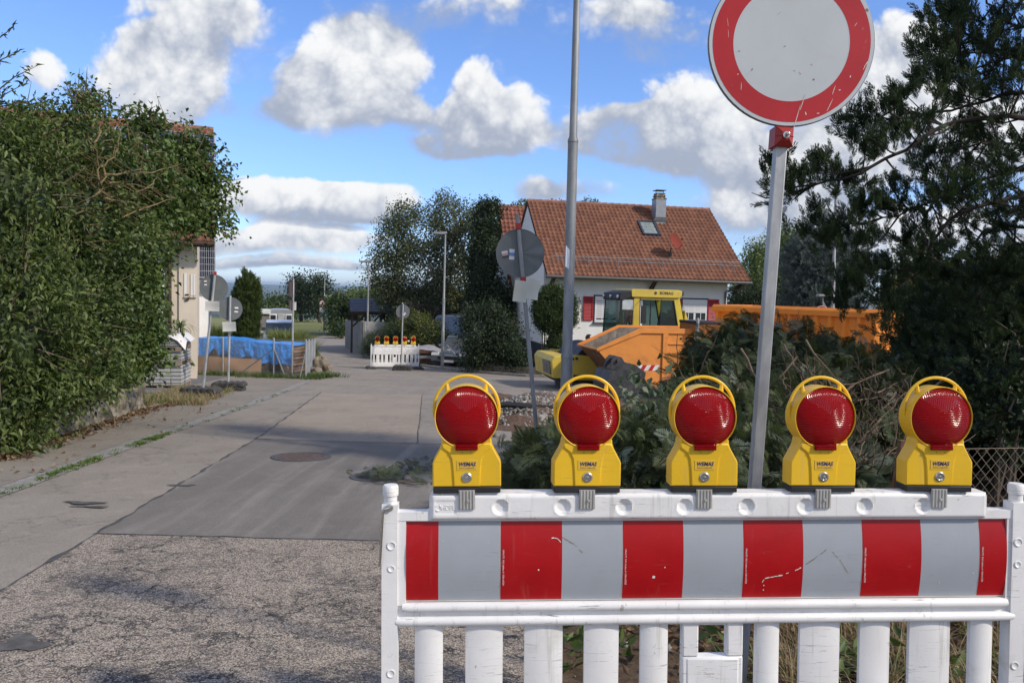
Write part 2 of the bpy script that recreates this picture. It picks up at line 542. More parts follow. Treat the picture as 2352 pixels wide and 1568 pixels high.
def roadmat(name, base, dark, light, stone=0., crack=0., blot=0., streak=0., fine=220.):
    m = bpy.data.materials.new(name); m.use_nodes = True
    n = NT(m.node_tree); b = n.n['Principled BSDF']
    g = n.node('ShaderNodeNewGeometry').outputs['Position']
    big = n.noise(g, .9, 6, .62, .4); mid = n.noise(g, 6, 5, .6); fn = n.noise(g, fine, 3, .7)
    gn = n.noise(g, 60, 4, .75)
    c = n.mix(n.ramp(n.math('ADD', n.math('MULTIPLY', fn, .5), n.math('MULTIPLY', gn, .5)), .36, .64), dark, light)
    c = n.mix(.35, c, base)
    c = n.mix(n.ramp(big, .35, .68, 0, .65), c, n.mix(.55, c, dark))
    c = n.mix(n.ramp(mid, .5, .75, 0, .35), c, light)
    if stone:
        v = n.node('ShaderNodeTexVoronoi'); n.put(v.inputs['Vector'], g); v.inputs['Scale'].default_value = stone
        sv = n.node('ShaderNodeSeparateColor'); n.put(sv.inputs[0], v.outputs['Color'])
        pal = n.node('ShaderNodeValToRGB'); n.put(pal.inputs[0], sv.outputs[0])
        el = pal.color_ramp.elements
        el[0].position = 0; el[0].color = (.07, .065, .06, 1); el[1].position = 1; el[1].color = (.72, .66, .57, 1)
        for p, cc in ((.25, (.29, .24, .19)), (.55, (.46, .385, .305)), (.85, (.56, .48, .39))):
            e = el.new(p); e.color = c4(cc)
        c = n.mix(.76, c, pal.outputs[0])
        c = n.mix(n.ramp(v.outputs['Distance'], .45, .75, 0, .75), c, (.05, .046, .042))
    if blot:
        w = n.noise(g, 1.25, 8, .72, 1.2)
        w2 = n.noise(n.vec('MULTIPLY', g, (1, 2.2, 1)), 9, 6, .75, 1.5)
        w3 = n.noise(n.vec('MULTIPLY', g, (1, 1.6, 1)), 34, 4, .7, .6)
        sg_ = n.node('ShaderNodeSeparateXYZ'); n.put(sg_.inputs[0], g)
        w = n.math('ADD', w, n.math('MULTIPLY', n.ramp(n.math('MULTIPLY_ADD', sg_.outputs[0], .45, sg_.outputs[1]), 4.9, 3.2), .07))
        k = n.math('MULTIPLY', n.ramp(w, .53, .65), n.ramp(n.math('MULTIPLY_ADD', w2, .5, n.math('MULTIPLY', w3, .5)), .45, .55))
        c = n.mix(n.math('MULTIPLY', k, blot), c, (.05, .049, .05))
    if crack:
        wv = n.vec('ADD', g, n.vec('MULTIPLY', n.vec('SUBTRACT', n.noise(g, 5, 5, .7, col=True), (.5, .5, .5)), (.5, .5, 0)))
        v2 = n.node('ShaderNodeTexVoronoi', feature='DISTANCE_TO_EDGE'); n.put(v2.inputs['Vector'], wv); v2.inputs['Scale'].default_value = 2.6 if not stone else 4.2
        v3 = n.node('ShaderNodeTexVoronoi', feature='DISTANCE_TO_EDGE'); n.put(v3.inputs['Vector'], wv); v3.inputs['Scale'].default_value = 10.5
        w = n.noise(g, .9, 4, .6)
        k = n.math('MULTIPLY', n.ramp(v2.outputs[0], .05, .0), n.ramp(w, .44, .54))
        if stone: k = n.math('MAXIMUM', k, n.math('MULTIPLY', n.ramp(v3.outputs[0], .07, .0), n.ramp(n.noise(g, 1.3, 5, .65), .53, .62)))
        c = n.mix(n.math('MULTIPLY', k, crack), c, (.03, .03, .032))
    if streak:
        q = n.noise(n.vec('MULTIPLY', g, (1.9, .13, 0)), 1.6, 5, .6, .6)
        c = n.mix(n.ramp(q, .44, .80, 0, streak), c, (.44, .41, .37))
    n.put(b.inputs['Base Color'], c)
    b.inputs['Roughness'].default_value = .85; b.inputs['Specular IOR Level'].default_value = .3
    bn = n.node('ShaderNodeBump'); bn.inputs['Strength'].default_value = .55 if stone else .35; bn.inputs['Distance'].default_value = .006
    n.put(bn.inputs['Height'], v.outputs['Distance'] if stone else fn)
    if stone: bn.invert = True
    n.l.new(bn.outputs[0], b.inputs['Normal'])
    return m


def soilmat(name, a, b_, c3):
    m = bpy.data.materials.new(name); m.use_nodes = True
    n = NT(m.node_tree); b = n.n['Principled BSDF']
    g = n.node('ShaderNodeNewGeometry').outputs['Position']
    f = n.noise(g, 14, 8, .7, .5); f2 = n.noise(g, 2, 5, .6); f3 = n.noise(g, 70, 4, .7)
    c = n.mix(n.ramp(f, .35, .65), a, b_); c = n.mix(n.ramp(f2, .45, .7, 0, .7), c, c3); c = n.mix(n.ramp(f3, .6, .75, 0, .5), c, (.25, .2, .14))
    n.put(b.inputs['Base Color'], c); b.inputs['Roughness'].default_value = .95; b.inputs['Specular IOR Level'].default_value = .2
    bn = n.node('ShaderNodeBump'); bn.inputs['Strength'].default_value = .9; bn.inputs['Distance'].default_value = .03
    n.put(bn.inputs['Height'], f); n.l.new(bn.outputs[0], b.inputs['Normal'])
    return m


ysr = sorted(set(list(np.arange(-40, 60, 1.0)) + list(np.geomspace(60, 16000, 120)) + [k for k in KY if -40 <= k <= 16000]))
xsr = np.concatenate([-np.geomspace(9000, 8, 60), np.linspace(-7, 7, 8), np.geomspace(8, 9000, 60)])
gm = MB()
gm.add([(x, y, gz(x, y)) for y in ysr for x in xsr], [(j * len(xsr) + i, j * len(xsr) + i + 1, (j + 1) * len(xsr) + i + 1, (j + 1) * len(xsr) + i) for j in range(len(ysr) - 1) for i in range(len(xsr) - 1)])
tag(gm.build('ground', groundmat(), smooth=0), kind='structure')

M_ROAD = roadmat('old asphalt', (.275, .243, .203), (.18, .16, .136), (.39, .347, .29), streak=.12, crack=.35)
M_PAVE = roadmat('pavement asphalt', (.26, .232, .19), (.168, .15, .124), (.355, .316, .262), crack=.3)
M_CHIP = roadmat('chip seal', (.34, .285, .225), (.20, .165, .13), (.42, .36, .29), stone=125, crack=1., blot=.8)
M_DARK = roadmat('dark asphalt patch', (.178, .164, .147), (.118, .109, .097), (.262, .24, .213), streak=.4)
M_CONC = roadmat('sandy asphalt', (.32, .27, .21), (.22, .185, .145), (.43, .37, .30), streak=.12, crack=.3)
M_YARD = roadmat('yard paving', (.15, .145, .138), (.10, .098, .094), (.21, .20, .19))
M_KERB = mat('kerb stone', (.26, .25, .23), .9, var=.25, vs=9, bump=.3, dirt=(.10, .11, .06), dirt_amt=.35)
M_TAR = mat('tar', (.075, .073, .072), .85, var=.35, vs=14)
M_SOIL = soilmat('soil', (.075, .052, .034), (.15, .105, .07), (.115, .085, .06))
M_MUD = soilmat('reddish soil', (.10, .06, .042), (.19, .125, .085), (.14, .10, .07))

roadL = itp([(-10, -3.9), (0, -4.3), (7, -4.6), (10.4, -4.94), (16.4, -5.4), (25.6, -6.56), (33, -7.7), (50, -12.7), (66, -16.8), (70, -17.2), (74, -16.4), (78, -11)])
roadR = itp([(-10, .5), (3, .22), (8, .1), (21, -.1), (24, -.4), (35, -4.2), (50, -9.6), (66, -14.2), (70, -11), (74, -8), (78, -6)])
paveL = itp([(-10, -5.6), (0, -5.7), (9, -6.0), (15, -7.0), (20, -8.6), (25, -9.2)])
sheet('road', roadL, roadR, -10, 78, .004, M_ROAD, 8)
crossL = itp([(20.5, -1.0), (36.5, -6.3)])
crossR = itp([(20.5, 26), (27, 30), (29.5, 6.0), (30.4, .6), (33, -1.9), (36.5, -4.3)])
sheet('side_road', crossL, crossR, 20.5, 36.5, .008, M_ROAD, 10)
sheet('pavement', paveL, lambda y: roadL(y) - .15, -10, 25.6, .016, M_PAVE, 5)
sheet('gutter', lambda y: roadL(y) - .16, lambda y: roadL(y) + .10, -10, 33, .012, M_KERB, 2, step=.25)
seam = itp([(-10, -2.2), (4.4, -2.9), (11.1, -3.6), (17.8, -4.55), (20, -4.9)])
sheet('road_patch_gravelly', seam, lambda y: roadR(y) - .02, -10, 5.6, .010, M_CHIP, 5, step=.1, wob=.012)
sheet('road_patch_dark', seam, lambda y: roadR(y) - .02, 5.6, 10.8, .010, M_DARK, 5, step=.1, wob=.012)
sheet('road_patch_sandy', seam, itp([(10.8, -1.3), (20, -2.25)]), 10.8, 19.6, .010, M_CONC, 5, step=.1, wob=.012)
sheet('road_seam', lambda y: seam(y) - .012, lambda y: seam(y) + .008, 2.5, 19.6, .014, M_TAR, 1, step=.07, wob=.012)
m_ = MB()
for (xa, ya, xb, yb) in ((-3.05, 5.6, .2, 5.62), (-3.56, 10.8, .1, 10.75), (-1.3, 10.8, -2.25, 19.6)):
    L_ = max(2, int(math.hypot(xb - xa, yb - ya) / .12)); vs = []
    for i in range(L_ + 1):
        t = i / L_; x = xa + (xb - xa) * t; y = ya + (yb - ya) * t; w = .005 + .006 * random.random(); jx = random.uniform(-.012, .012)
        hor = abs(xb - xa) > abs(yb - ya) and ya < 10.79 or ya > 10.7 and xb > 0
        for s_ in (-1, 1):
            X, Y = (x, y + jx + s_ * w) if hor else (x + jx + s_ * w, y)
            vs.append((X, Y, gz(X, Y) + .0145))
    m_.add(vs, [(2 * i, 2 * i + 1, 2 * i + 3, 2 * i + 2) if not hor else (2 * i, 2 * i + 2, 2 * i + 3, 2 * i + 1) for i in range(L_)])
tag(m_.build('road_joint', M_TAR, smooth=0), kind='structure')
sheet('verge_soil', roadR, lambda y: 16, -8, 20.5, .006, M_SOIL, 12)
sheet('yard_paving', lambda y: -13.5 + (y - 18) * -.4, lambda y: min(roadL(y) - .18, paveL(y) + .2), 18, 25.9, .012, M_YARD, 6)
sheet('parking_yard', lambda y: crossR(min(y, 36.4)) + .12, lambda y: 1.0 - (y - 31) * .25, 31.5, 44, .05, M_YARD, 4)


def disc_at(px, py, r, name, label, m, rim):
    p = gr(px, py)
    t = thing(name, label, 'manhole cover', p + Vector((0, 0, .012)))
    sl_ = math.atan((gz(p.x, p.y + .5) - gz(p.x, p.y - .5)))
    t.rotation_euler = (sl_, 0, 0)
    MB().lathe([(r, -.02), (r, .006), (r * .86, .006), (r * .86, .002)], 40, cap=False).build('frame', rim, t)
    a = MB().lathe([(r * .86, .003), (.001, .003)], 40, cap=False)
    for i in range(-5, 6):
        w = math.sqrt(max(0, (r * .8) ** 2 - (i * r * .15) ** 2))
        if w > .02: a.bb(-w, w, i * r * .15 - .008, i * r * .15 + .008, .002, .006)
    a.build('cover', m, t)


M_IRON = mat('rusty iron cover', (.165, .125, .11), .75, .5, var=.3, vs=20, bump=.3)
M_IRON2 = mat('grey iron cover', (.11, .108, .105), .7, .5, var=.25, vs=20)
disc_at(692, 1051, .36, 'manhole_cover', 'round rusty manhole cover in the dark asphalt patch', M_IRON, M_IRON2)
disc_at(868, 1097, .30, 'manhole_cover', 'round manhole cover beside the conifer twigs on the road', M_IRON2, M_IRON2)
M_HOLLOW = mat('hollow asphalt', (.10, .096, .09), .9, var=.3, vs=14)
# broken spots in the old asphalt
for px, py, a_, b_ in ((195, 1157, .17, .05), (212, 1166, .15, .03), (40, 1485, .12, .10), (420, 1117, .12, .04)):
    p = gr(px, py); vs = []
    for i in range(18):
        k = 2 * math.pi * i / 18; w = 1 + .35 * math.sin(3 * k + px) + random.uniform(-.15, .15)
        x, y = p.x + a_ * w * math.cos(k), p.y + b_ * w * math.sin(k)
        vs.append((x, y, gz(x, y) + .0155))
    tag(MB().add(vs, [tuple(range(18))]).build('road_hollow', M_HOLLOW, smooth=0), kind='structure')

# ================================================================== common materials
M_WHITE = mat('white plastic', (.82, .82, .815), .42, scuff=.85, var=.05, vs=5, dirt=(.56, .54, .49), dirt_amt=.34, ds=3, dirt2=(.40, .37, .31), bump=.08, bs=200)
M_RETRO_W = mat('white reflective film', (.36, .39, .43), .38, scuff=.35, var=.03, vs=8, dirt2=(.40, .44, .48), spec=.4)
M_RETRO_R = mat('red reflective film', (.40, .004, .008), .36, scuff=.2, var=.06, vs=9, dirt2=(.44, .04, .04), spec=.4)
M_SIGN_W = mat('white sign film', (.54, .57, .59), .4, var=.03, dirt=(.52, .54, .55), dirt_amt=.3, dirt2=(.50, .50, .47), spec=.4)
M_SIGN_R = mat('red sign film', (.46, .018, .026), .4, var=.08, dirt2=(.50, .10, .09), spec=.4)
M_CHIPPED = mat('chipped film', (.72, .68, .62), .7)
M_YEL = mat('yellow plastic', (.80, .495, .02), .38, scuff=.3, var=.05, vs=4, dirt=(.68, .43, .03), dirt_amt=.25, ds=5, bump=.05, bs=250)
M_BLK = mat('black rubber', (.018, .018, .02), .6, var=.3)
M_GALV = mat('galvanised steel', (.42, .43, .44), .5, .55, var=.22, vs=14, dirt=(.52, .52, .51), dirt_amt=.3, ds=12, stretch=(1, 1, .35))
M_GALVD = mat('dull galvanised steel', (.27, .285, .30), .6, .3, var=.2, vs=10, dirt=(.36, .37, .38), dirt_amt=.3, ds=8, stretch=(1, 1, .3))
M_STEEL = mat('bright steel', (.62, .62, .60), .28, .95, var=.1)
M_CLIP = mat('aluminium clip', (.50, .49, .46), .5, .35, var=.12, vs=15)
M_BACK = mat('grey sign back', (.15, .165, .17), .55, .1, var=.1, vs=5, dirt=(.19, .20, .205), dirt_amt=.35)
M_CLAMP = mat('red plastic clamp', (.36, .025, .022), .5, var=.15)
M_PAPER = leafmat('white paper', (.80, .79, .88), (.80, .79, .88), .35, .8)
M_RECYC = mat('recycled black plastic', (.055, .053, .05), .85, var=.35, vs=12, bump=.4, dirt=(.11, .10, .09), dirt_amt=.35)
M_NAVY = mat('navy print', (.02, .02, .10), .5)
M_GREYINK = mat('grey print', (.25, .16, .08), .6)
M_WTXT = mat('white print', (.72, .72, .72), .5)
M_ORANGE = mat('orange painted steel', (.72, .265, .048), .5, var=.08, vs=2.5, dirt=(.50, .18, .05), dirt_amt=.35, ds=2, dirt2=(.40, .17, .07), bump=.12, bs=7)
M_ORANGE2 = mat('deep orange painted steel', (.82, .265, .025), .5, var=.08, vs=2.5, dirt=(.60, .17, .03), dirt_amt=.3, dirt2=(.38, .14, .05))
M_RUST = mat('rusty steel', (.20, .10, .055), .85, .1, var=.35, vs=9, dirt=(.11, .06, .04), dirt_amt=.45, ds=5, bump=.4)
M_DIRTY = mat('dirty steel', (.27, .25, .22), .85, .1, var=.3, vs=5, dirt=(.17, .14, .11), dirt_amt=.5, ds=3, bump=.3)
M_DSTEEL = mat('dark worn steel', (.065, .065, .072), .55, .5, var=.35, vs=5, dirt=(.15, .13, .10), dirt_amt=.35, ds=4)


def lensmat():
    m = bpy.data.materials.new('red lens'); m.use_nodes = True
    n = NT(m.node_tree); out = n.n['Material Output']; n.n.remove(n.n['Principled BSDF'])
    tco = n.node('ShaderNodeTexCoord').outputs['Object']
    s = n.node('ShaderNodeSeparateXYZ'); n.put(s.inputs[0], tco)
    sx = n.math('SINE', n.math('MULTIPLY', s.outputs[0], 1050))
    sz = n.math('SINE', n.math('MULTIPLY', s.outputs[2], 1050))
    # vertical ribs in the upper sector, horizontal ribs in the rest
    up = n.math('SUBTRACT', n.math('SUBTRACT', s.outputs[2], .246), n.math('MULTIPLY', n.math('ABSOLUTE', s.outputs[0]), .62))
    sel = n.ramp(up, -.002, .002)
    h = n.math('ADD', n.math('MULTIPLY', sx, sel), n.math('MULTIPLY', sz, n.math('SUBTRACT', 1.0, sel)))
    bn = n.node('ShaderNodeBump'); bn.inputs['Strength'].default_value = .62; bn.inputs['Distance'].default_value = .0014
    n.put(bn.inputs['Height'], h)
    seam = n.ramp(n.math('ABSOLUTE', up), .0022, .0)
    tint = n.mix(n.ramp(h, -1, 1), (.50, .003, .010), (1.0, .014, .028))
    tint = n.mix(n.math('MULTIPLY', seam, .35), tint, (.30, .002, .005))
    tr = n.node('ShaderNodeBsdfTransparent'); n.put(tr.inputs[0], tint)
    df = n.node('ShaderNodeBsdfDiffuse'); df.inputs[0].default_value = (.52, .002, .007, 1)
    gl = n.node('ShaderNodeBsdfGlossy'); gl.inputs['Roughness'].default_value = .13; n.l.new(bn.outputs[0], gl.inputs['Normal'])
    fr = n.node('ShaderNodeFresnel'); fr.inputs['IOR'].default_value = 1.36; n.l.new(bn.outputs[0], fr.inputs['Normal'])
    x1 = n.node('ShaderNodeMixShader'); x1.inputs[0].default_value = .32; n.l.new(tr.outputs[0], x1.inputs[1]); n.l.new(df.outputs[0], x1.inputs[2])
    x2 = n.node('ShaderNodeMixShader'); n.l.new(fr.outputs[0], x2.inputs[0]); n.l.new(x1.outputs[0], x2.inputs[1]); n.l.new(gl.outputs[0], x2.inputs[2])
    n.l.new(x2.outputs[0], out.inputs[0])
    return m


M_LENS = lensmat()


# ================================================================== near barrier
def arc(cx, cz, r, a0, a1, n=5):
    return [(cx + r * math.cos(R(a0 + (a1 - a0) * i / n)), cz + r * math.sin(R(a0 + (a1 - a0) * i / n))) for i in range(n + 1)]


PZ = .70            # lower edge of the striped panel above the feet
DIMPLES = [(v - 933) / 690 for v in (1143, 1282, 1420, 1558, 1699, 1834, 1971, 2108)]
SLATS = [(953, 1016), (1067, 1151), (1200, 1287), (1336, 1415), (1465, 1528), (1731, 1786), (1835, 1928), (1976, 2046), (2093, 2189), (2237, 2290)]


def make_barrier(M, label, group):
    t = thing('barrier_fence', label, 'barrier', M=M, group=group)
    f = MB()
    z0 = PZ + .269
    # top beam
    out = [(-.03, z0 + .028)] + arc(.063, z0 + .040, .012, -90, 0, 4) + arc(.095, z0 + .073, .02, 180, 90, 4) + arc(1.906, z0 + .073, .02, 90, 0, 4) + arc(1.938, z0 + .040, .012, 180, 270, 4) + [(2.03, z0 + .028), (2.03, z0), (-.03, z0)]
    f.prism(out, -.022, .022)
    def beam(sgn):
        x0, x1, za, zb = .079, 1.922, z0 + .002, z0 + .089
        nu, nv = 440, 22
        def fn(u, v):
            x = x0 + (x1 - x0) * u; z = za + (zb - za) * v
            e = min(min(x - x0, x1 - x), min(z - za, zb - z)) / .012
            y = .0222 + .0105 * (1 - (1 - min(1, e)) ** 2)
            for d in DIMPLES:
                q = math.hypot(x - d, z - (z0 + .046))
                if q < .026: y -= .0095 * min(1, (1 - (q / .026) ** 2) * 1.8)
                elif q < .030: y += .0012
            if sgn < 0 and .092 < x < .160 and z0 + .022 < z < z0 + .068: y -= .0022
            return (x, sgn * y, z)
        f.grid(fn, nu, nv, flip=sgn > 0)
    beam(-1); beam(1)
    # posts with caps
    for a, sg in ((-.077, 1), (2.016, -1)):
        b = a + .051; c = (a + b) / 2
        f.bb(a, b, -.026, .026, .09, z0 + .053)
        f.lathe([(.0215, 0), (.0215, .030), (.0255, .032), (.0258, .041), (.0235, .0425), (.0258, .044), (.0255, .060), (.022, .066)], 20, M=Matrix.Translation((c, 0, z0 + .048)))
        for zz, rr in ((z0 - .08, .013), (z0 - .155, .010), (z0 - .5, .012)):
            f.lathe([(rr, 0), (rr + .002, .002), (rr - .0005, .0028), (rr - .002, .001), (.001, .0004)], 18, M=Matrix.Translation((c + .006 * sg, -.0262, zz)) @ Matrix.Rotation(R(90), 4, 'X'), cap=False)
        x0, x1 = (b, .0) if sg > 0 else (2.0, a)
        f.prism([(x0, PZ - .01), (x1, PZ - .01), (x1, z0), (x0, z0)], -.020, .018)
    # plain sheet behind the film with dimples on the far side
    def backp(u, v):
        x = 2.0 * u; z = PZ + .269 * v
        y = .012 + .008 * (1 - (2 * v - 1) ** 2)
        for d in (.27, .55, .86, 1.28, 1.59, 1.85):
            q = math.hypot(x - d, z - PZ - .13)
            if q < .03: y -= .012 * min(1, (1 - (q / .03) ** 2) * 1.6)
        return (x, y, z)
    f.grid(backp, 200, 24, flip=True)
    # two round rails under the panel
    for zc, r, xa, xb in ((PZ - .018, .017, -.01, 2.006), (PZ - .064, .0165, -.03, 2.03)):
        f.tube([(xa, -.014, zc), (xa + .02, -.016, zc), (xb - .02, -.016, zc), (xb, -.014, zc)], [r * .85, r, r, r * .85], 20)
        f.tube([(xa, .014, zc), (xb, .014, zc)], r * .9, 14)
    f.bb(-.026, 2.016, -.014, .014, PZ - .082, PZ - .004)
    # lower board
    def low(sgn):
        def fn(u, v):
            x = -.026 + 2.042 * u; z = .09 + .18 * v
            e = min(1, min(v, 1 - v) / .1); y = .014 + .008 * (1 - (1 - e) ** 2)
            for d in (.25, .38, .52, .85, 1.5, 1.66, 1.8):
                if math.hypot(x - d, z - .17) < .018: y -= .009
            return (x, sgn * y, z)
        f.grid(fn, 170, 16, flip=sgn > 0)
    low(-1); low(1)
    f.bb(-.026, 2.016, -.014, .014, .0905, .2695)
    f.build('frame', M_WHITE, t, smooth=50)
    # striped film on the bulging panel
    p = MB()
    edges = [0, .105, .307, .507, .707, .907, 1.107, 1.307, 1.507, 1.707, 1.907, 2.0]
    def film(x, v, e=0.):
        return (x, -.009 - .015 * (1 - (2 * v - 1) ** 2) - e, PZ - .001 + .2685 * v)
    def strip(xa, xb, m, e=0., va=0., vb=1.):
        n = 12
        p.add([film(x, va + (vb - va) * j / n, e) for j in range(n + 1) for x in (xa, xb)], [(2 * j, 2 * j + 1, 2 * j + 3, 2 * j + 2) for j in range(n)], m)
    p.grid(lambda u, v: film(-.0 + 2.0 * u, v, -.0012), 2, 12, 2)
    for i in range(11):
        strip(edges[i] + (.0 if i else .001), edges[i + 1] - (.003 if i % 2 else 0), 0 if i % 2 == 0 else 1, .0, .02, .985)
    # cracks and chips in the film
    def crackline(pts, w, m):
        for (xa, va), (xb, vb) in zip(pts[:-1], pts[1:]):
            k = 4
            for i in range(k):
                if random.random() < .25: continue
                q = []
                for tt in (i / k, (i + .9) / k):
                    x = xa + (xb - xa) * tt; v = va + (vb - va) * tt + random.uniform(-.006, .006)
                    ww = w * random.uniform(.4, 1.4) / .249
                    q += [film(x, v - ww, .0012), film(x, v + ww, .0012)]
                p.add(q, [(0, 2, 3, 1)], m)
    crackline([(1.171, .22), (1.18, .27), (1.24, .31), (1.28, .37), (1.307, .42)], .0022, 2)
    crackline([(1.307, .42), (1.345, .52), (1.385, .63)], .0012, 3)
    crackline([(1.405, .60), (1.43, .50), (1.46, .33)], .0012, 3)
    crackline([(.455, .80), (.49, .78), (.507, .72)], .0015, 2)
    crackline([(.507, .80), (.55, .70), (.575, .60)], .0010, 3)
    crackline([(.145, .80), (.15, .60), (.152, .40)], .0008, 3)
    for xx, v, w in ((.808, .30, .009), (.845, .42, .004), (1.177, .18, .004), (1.177, .12, .004), (1.772, .2, .004), (.43, .40, .005), (1.885, .32, .004), (.12, .75, .003)):
        p.add([film(xx + a * w, v + b * w / .249, .0013) for a, b in ((-.5, -.4), (.5, -.5), (.7, .3), (-.2, .5))], [(0, 1, 2, 3)], 2)
    pan = p.build('striped_panel', [M_RETRO_R, M_RETRO_W, M_CHIPPED, M_GREYINK], t, smooth=60)
    for xx in (.307, .707, 1.107, 1.507, 1.907):
        mm = Matrix.Translation((xx + .0085, -.0246, PZ + .115)) @ FRONT @ Matrix.Rotation(R(-90), 4, 'Z')
        text('film_print', 'ORALITE  RA2 Aufbau A / DIN 67520', .0075, mm, M_WTXT, pan, .0002)
    # slats
    for i, (a, b) in enumerate(SLATS):
        xa, xb = (a - 933) / 690, (b - 933) / 690
        s = MB(); n = 8; prof = []
        for j in range(n + 1):
            k = j / n
            prof.append((xa + (xb - xa) * k, -.008 - (.011 if xb - xa < .1 else .008) * math.sin(math.pi * k) ** .8))
        vs = [(x, y, z) for z in (.268, PZ - .076) for x, y in prof] + [(x, -y, z) for z in (.268, PZ - .076) for x, y in prof]
        q = n + 1
        fs = [(j, j + 1, q + j + 1, q + j) for j in range(n)] + [(2 * q + j + 1, 2 * q + j, 3 * q + j, 3 * q + j + 1) for j in range(n)]
        fs += [(0, q, 3 * q, 2 * q), (n, 2 * q + n, 3 * q + n, q + n)]
        s.add(vs, fs)
        s.build('slat', M_WHITE, t, smooth=45)
    h = MB()
    xa, xb = (1560 - 933) / 690, (1700 - 933) / 690
    za, zb = .268, PZ - .076
    ha, hb = (1597 - 933) / 690, (1663 - 933) / 690
    h.bb(xa, ha, -.020, .020, zb - .115, zb); h.bb(hb, xb, -.020, .020, zb - .115, zb)
    h.bb(ha, hb, -.014, .014, zb - .012, zb - .0005)
    h.bb(xa, xb, -.020, .020, zb - .215, zb - .1155)
    h.bb(xa + .014, xb - .014, -.0225, .0225, za + .06, zb - .1195)
    h.bb(xa, xb, -.0195, .0195, za, za + .055); h.bb(xa, xa + .05, -.0195, .0195, za + .0555, zb - .2155); h.bb(xb - .05, xb, -.0195, .0195, za + .0555, zb - .2155)
    h.build('handle_panel', M_WHITE, t, bevel=.005)
    k = MB()
    k.lathe([(.012, 0), (.012, .006), (.007, .007)], 16, M=Matrix.Translation((-.052, -.027, z0 + .045)) @ Matrix.Rotation(R(90), 4, 'X'))
    k.tube([(-.052, -.034, z0 + .045), (-.066, -.038, z0 + .043), (-.072, -.036, z0 + .03), (-.080, -.034, z0 - .12), (-.083, -.032, z0 - .145)], .0045, 8)
    k.build('latch_rod', M_STEEL, t)
    mm = Matrix.Translation((.1365, -.0305, z0 + .045)) @ FRONT
    text('moulded_lettering', 'HDPE', .022, mm, M_WHITE, t, .0014, 0, .0004, .8)
    e = MB()
    for i in range(3):
        a0 = 90 + 120 * i
        q = [(.1035 + .010 * math.cos(R(a0 + s)), -.0305, z0 + .045 + .010 * math.sin(R(a0 + s))) for s in (10, 35, 60, 85)]
        e.tube(q, [.0022, .0022, .0034, .0008], 6)
    e.build('moulded_emblem', M_WHITE, t)
    for xx in (-.05, 2.04):
        ft = MB()
        ft.prism([(-.21, 0), (.21, 0), (.21, .055), (.17, .095), (-.17, .095), (-.21, .055)], -.4, .4)
        for yy in (-.3, -.1, .1, .3):
            ft.bb(-.16, .16, yy - .05, yy + .05, .0955, .115)
        ft.build('foot', M_RECYC, t, bevel=.01, M=Matrix.Translation((xx, .0, -.03)))
    return t


PL = at(933, 1378, 2.545)
lo_, hi_ = 2.4, 2.9
for _ in range(40):
    md = (lo_ + hi_) / 2
    if (at(2312, 1366, 2.555 + (md - 2.4)) - PL).length > 2.0: hi_ = md
    else: lo_ = md
PR = at(2312, 1366, 2.635)
ax_ = (PR - PL).normalized()
tilt = Vector((0, math.sin(R(2.0)), math.cos(R(2.0))))
FM0 = frame(PL, ax_, tilt)
FM = FM0 @ Matrix.Translation((0, 0, -PZ))
FS = 1.0077
FM = FM @ Matrix.Diagonal((FS, 1, 1, 1))
barrier = make_barrier(FM, 'white plastic barrier fence with red and white striped panel in the foreground', 'white plastic barrier fences')


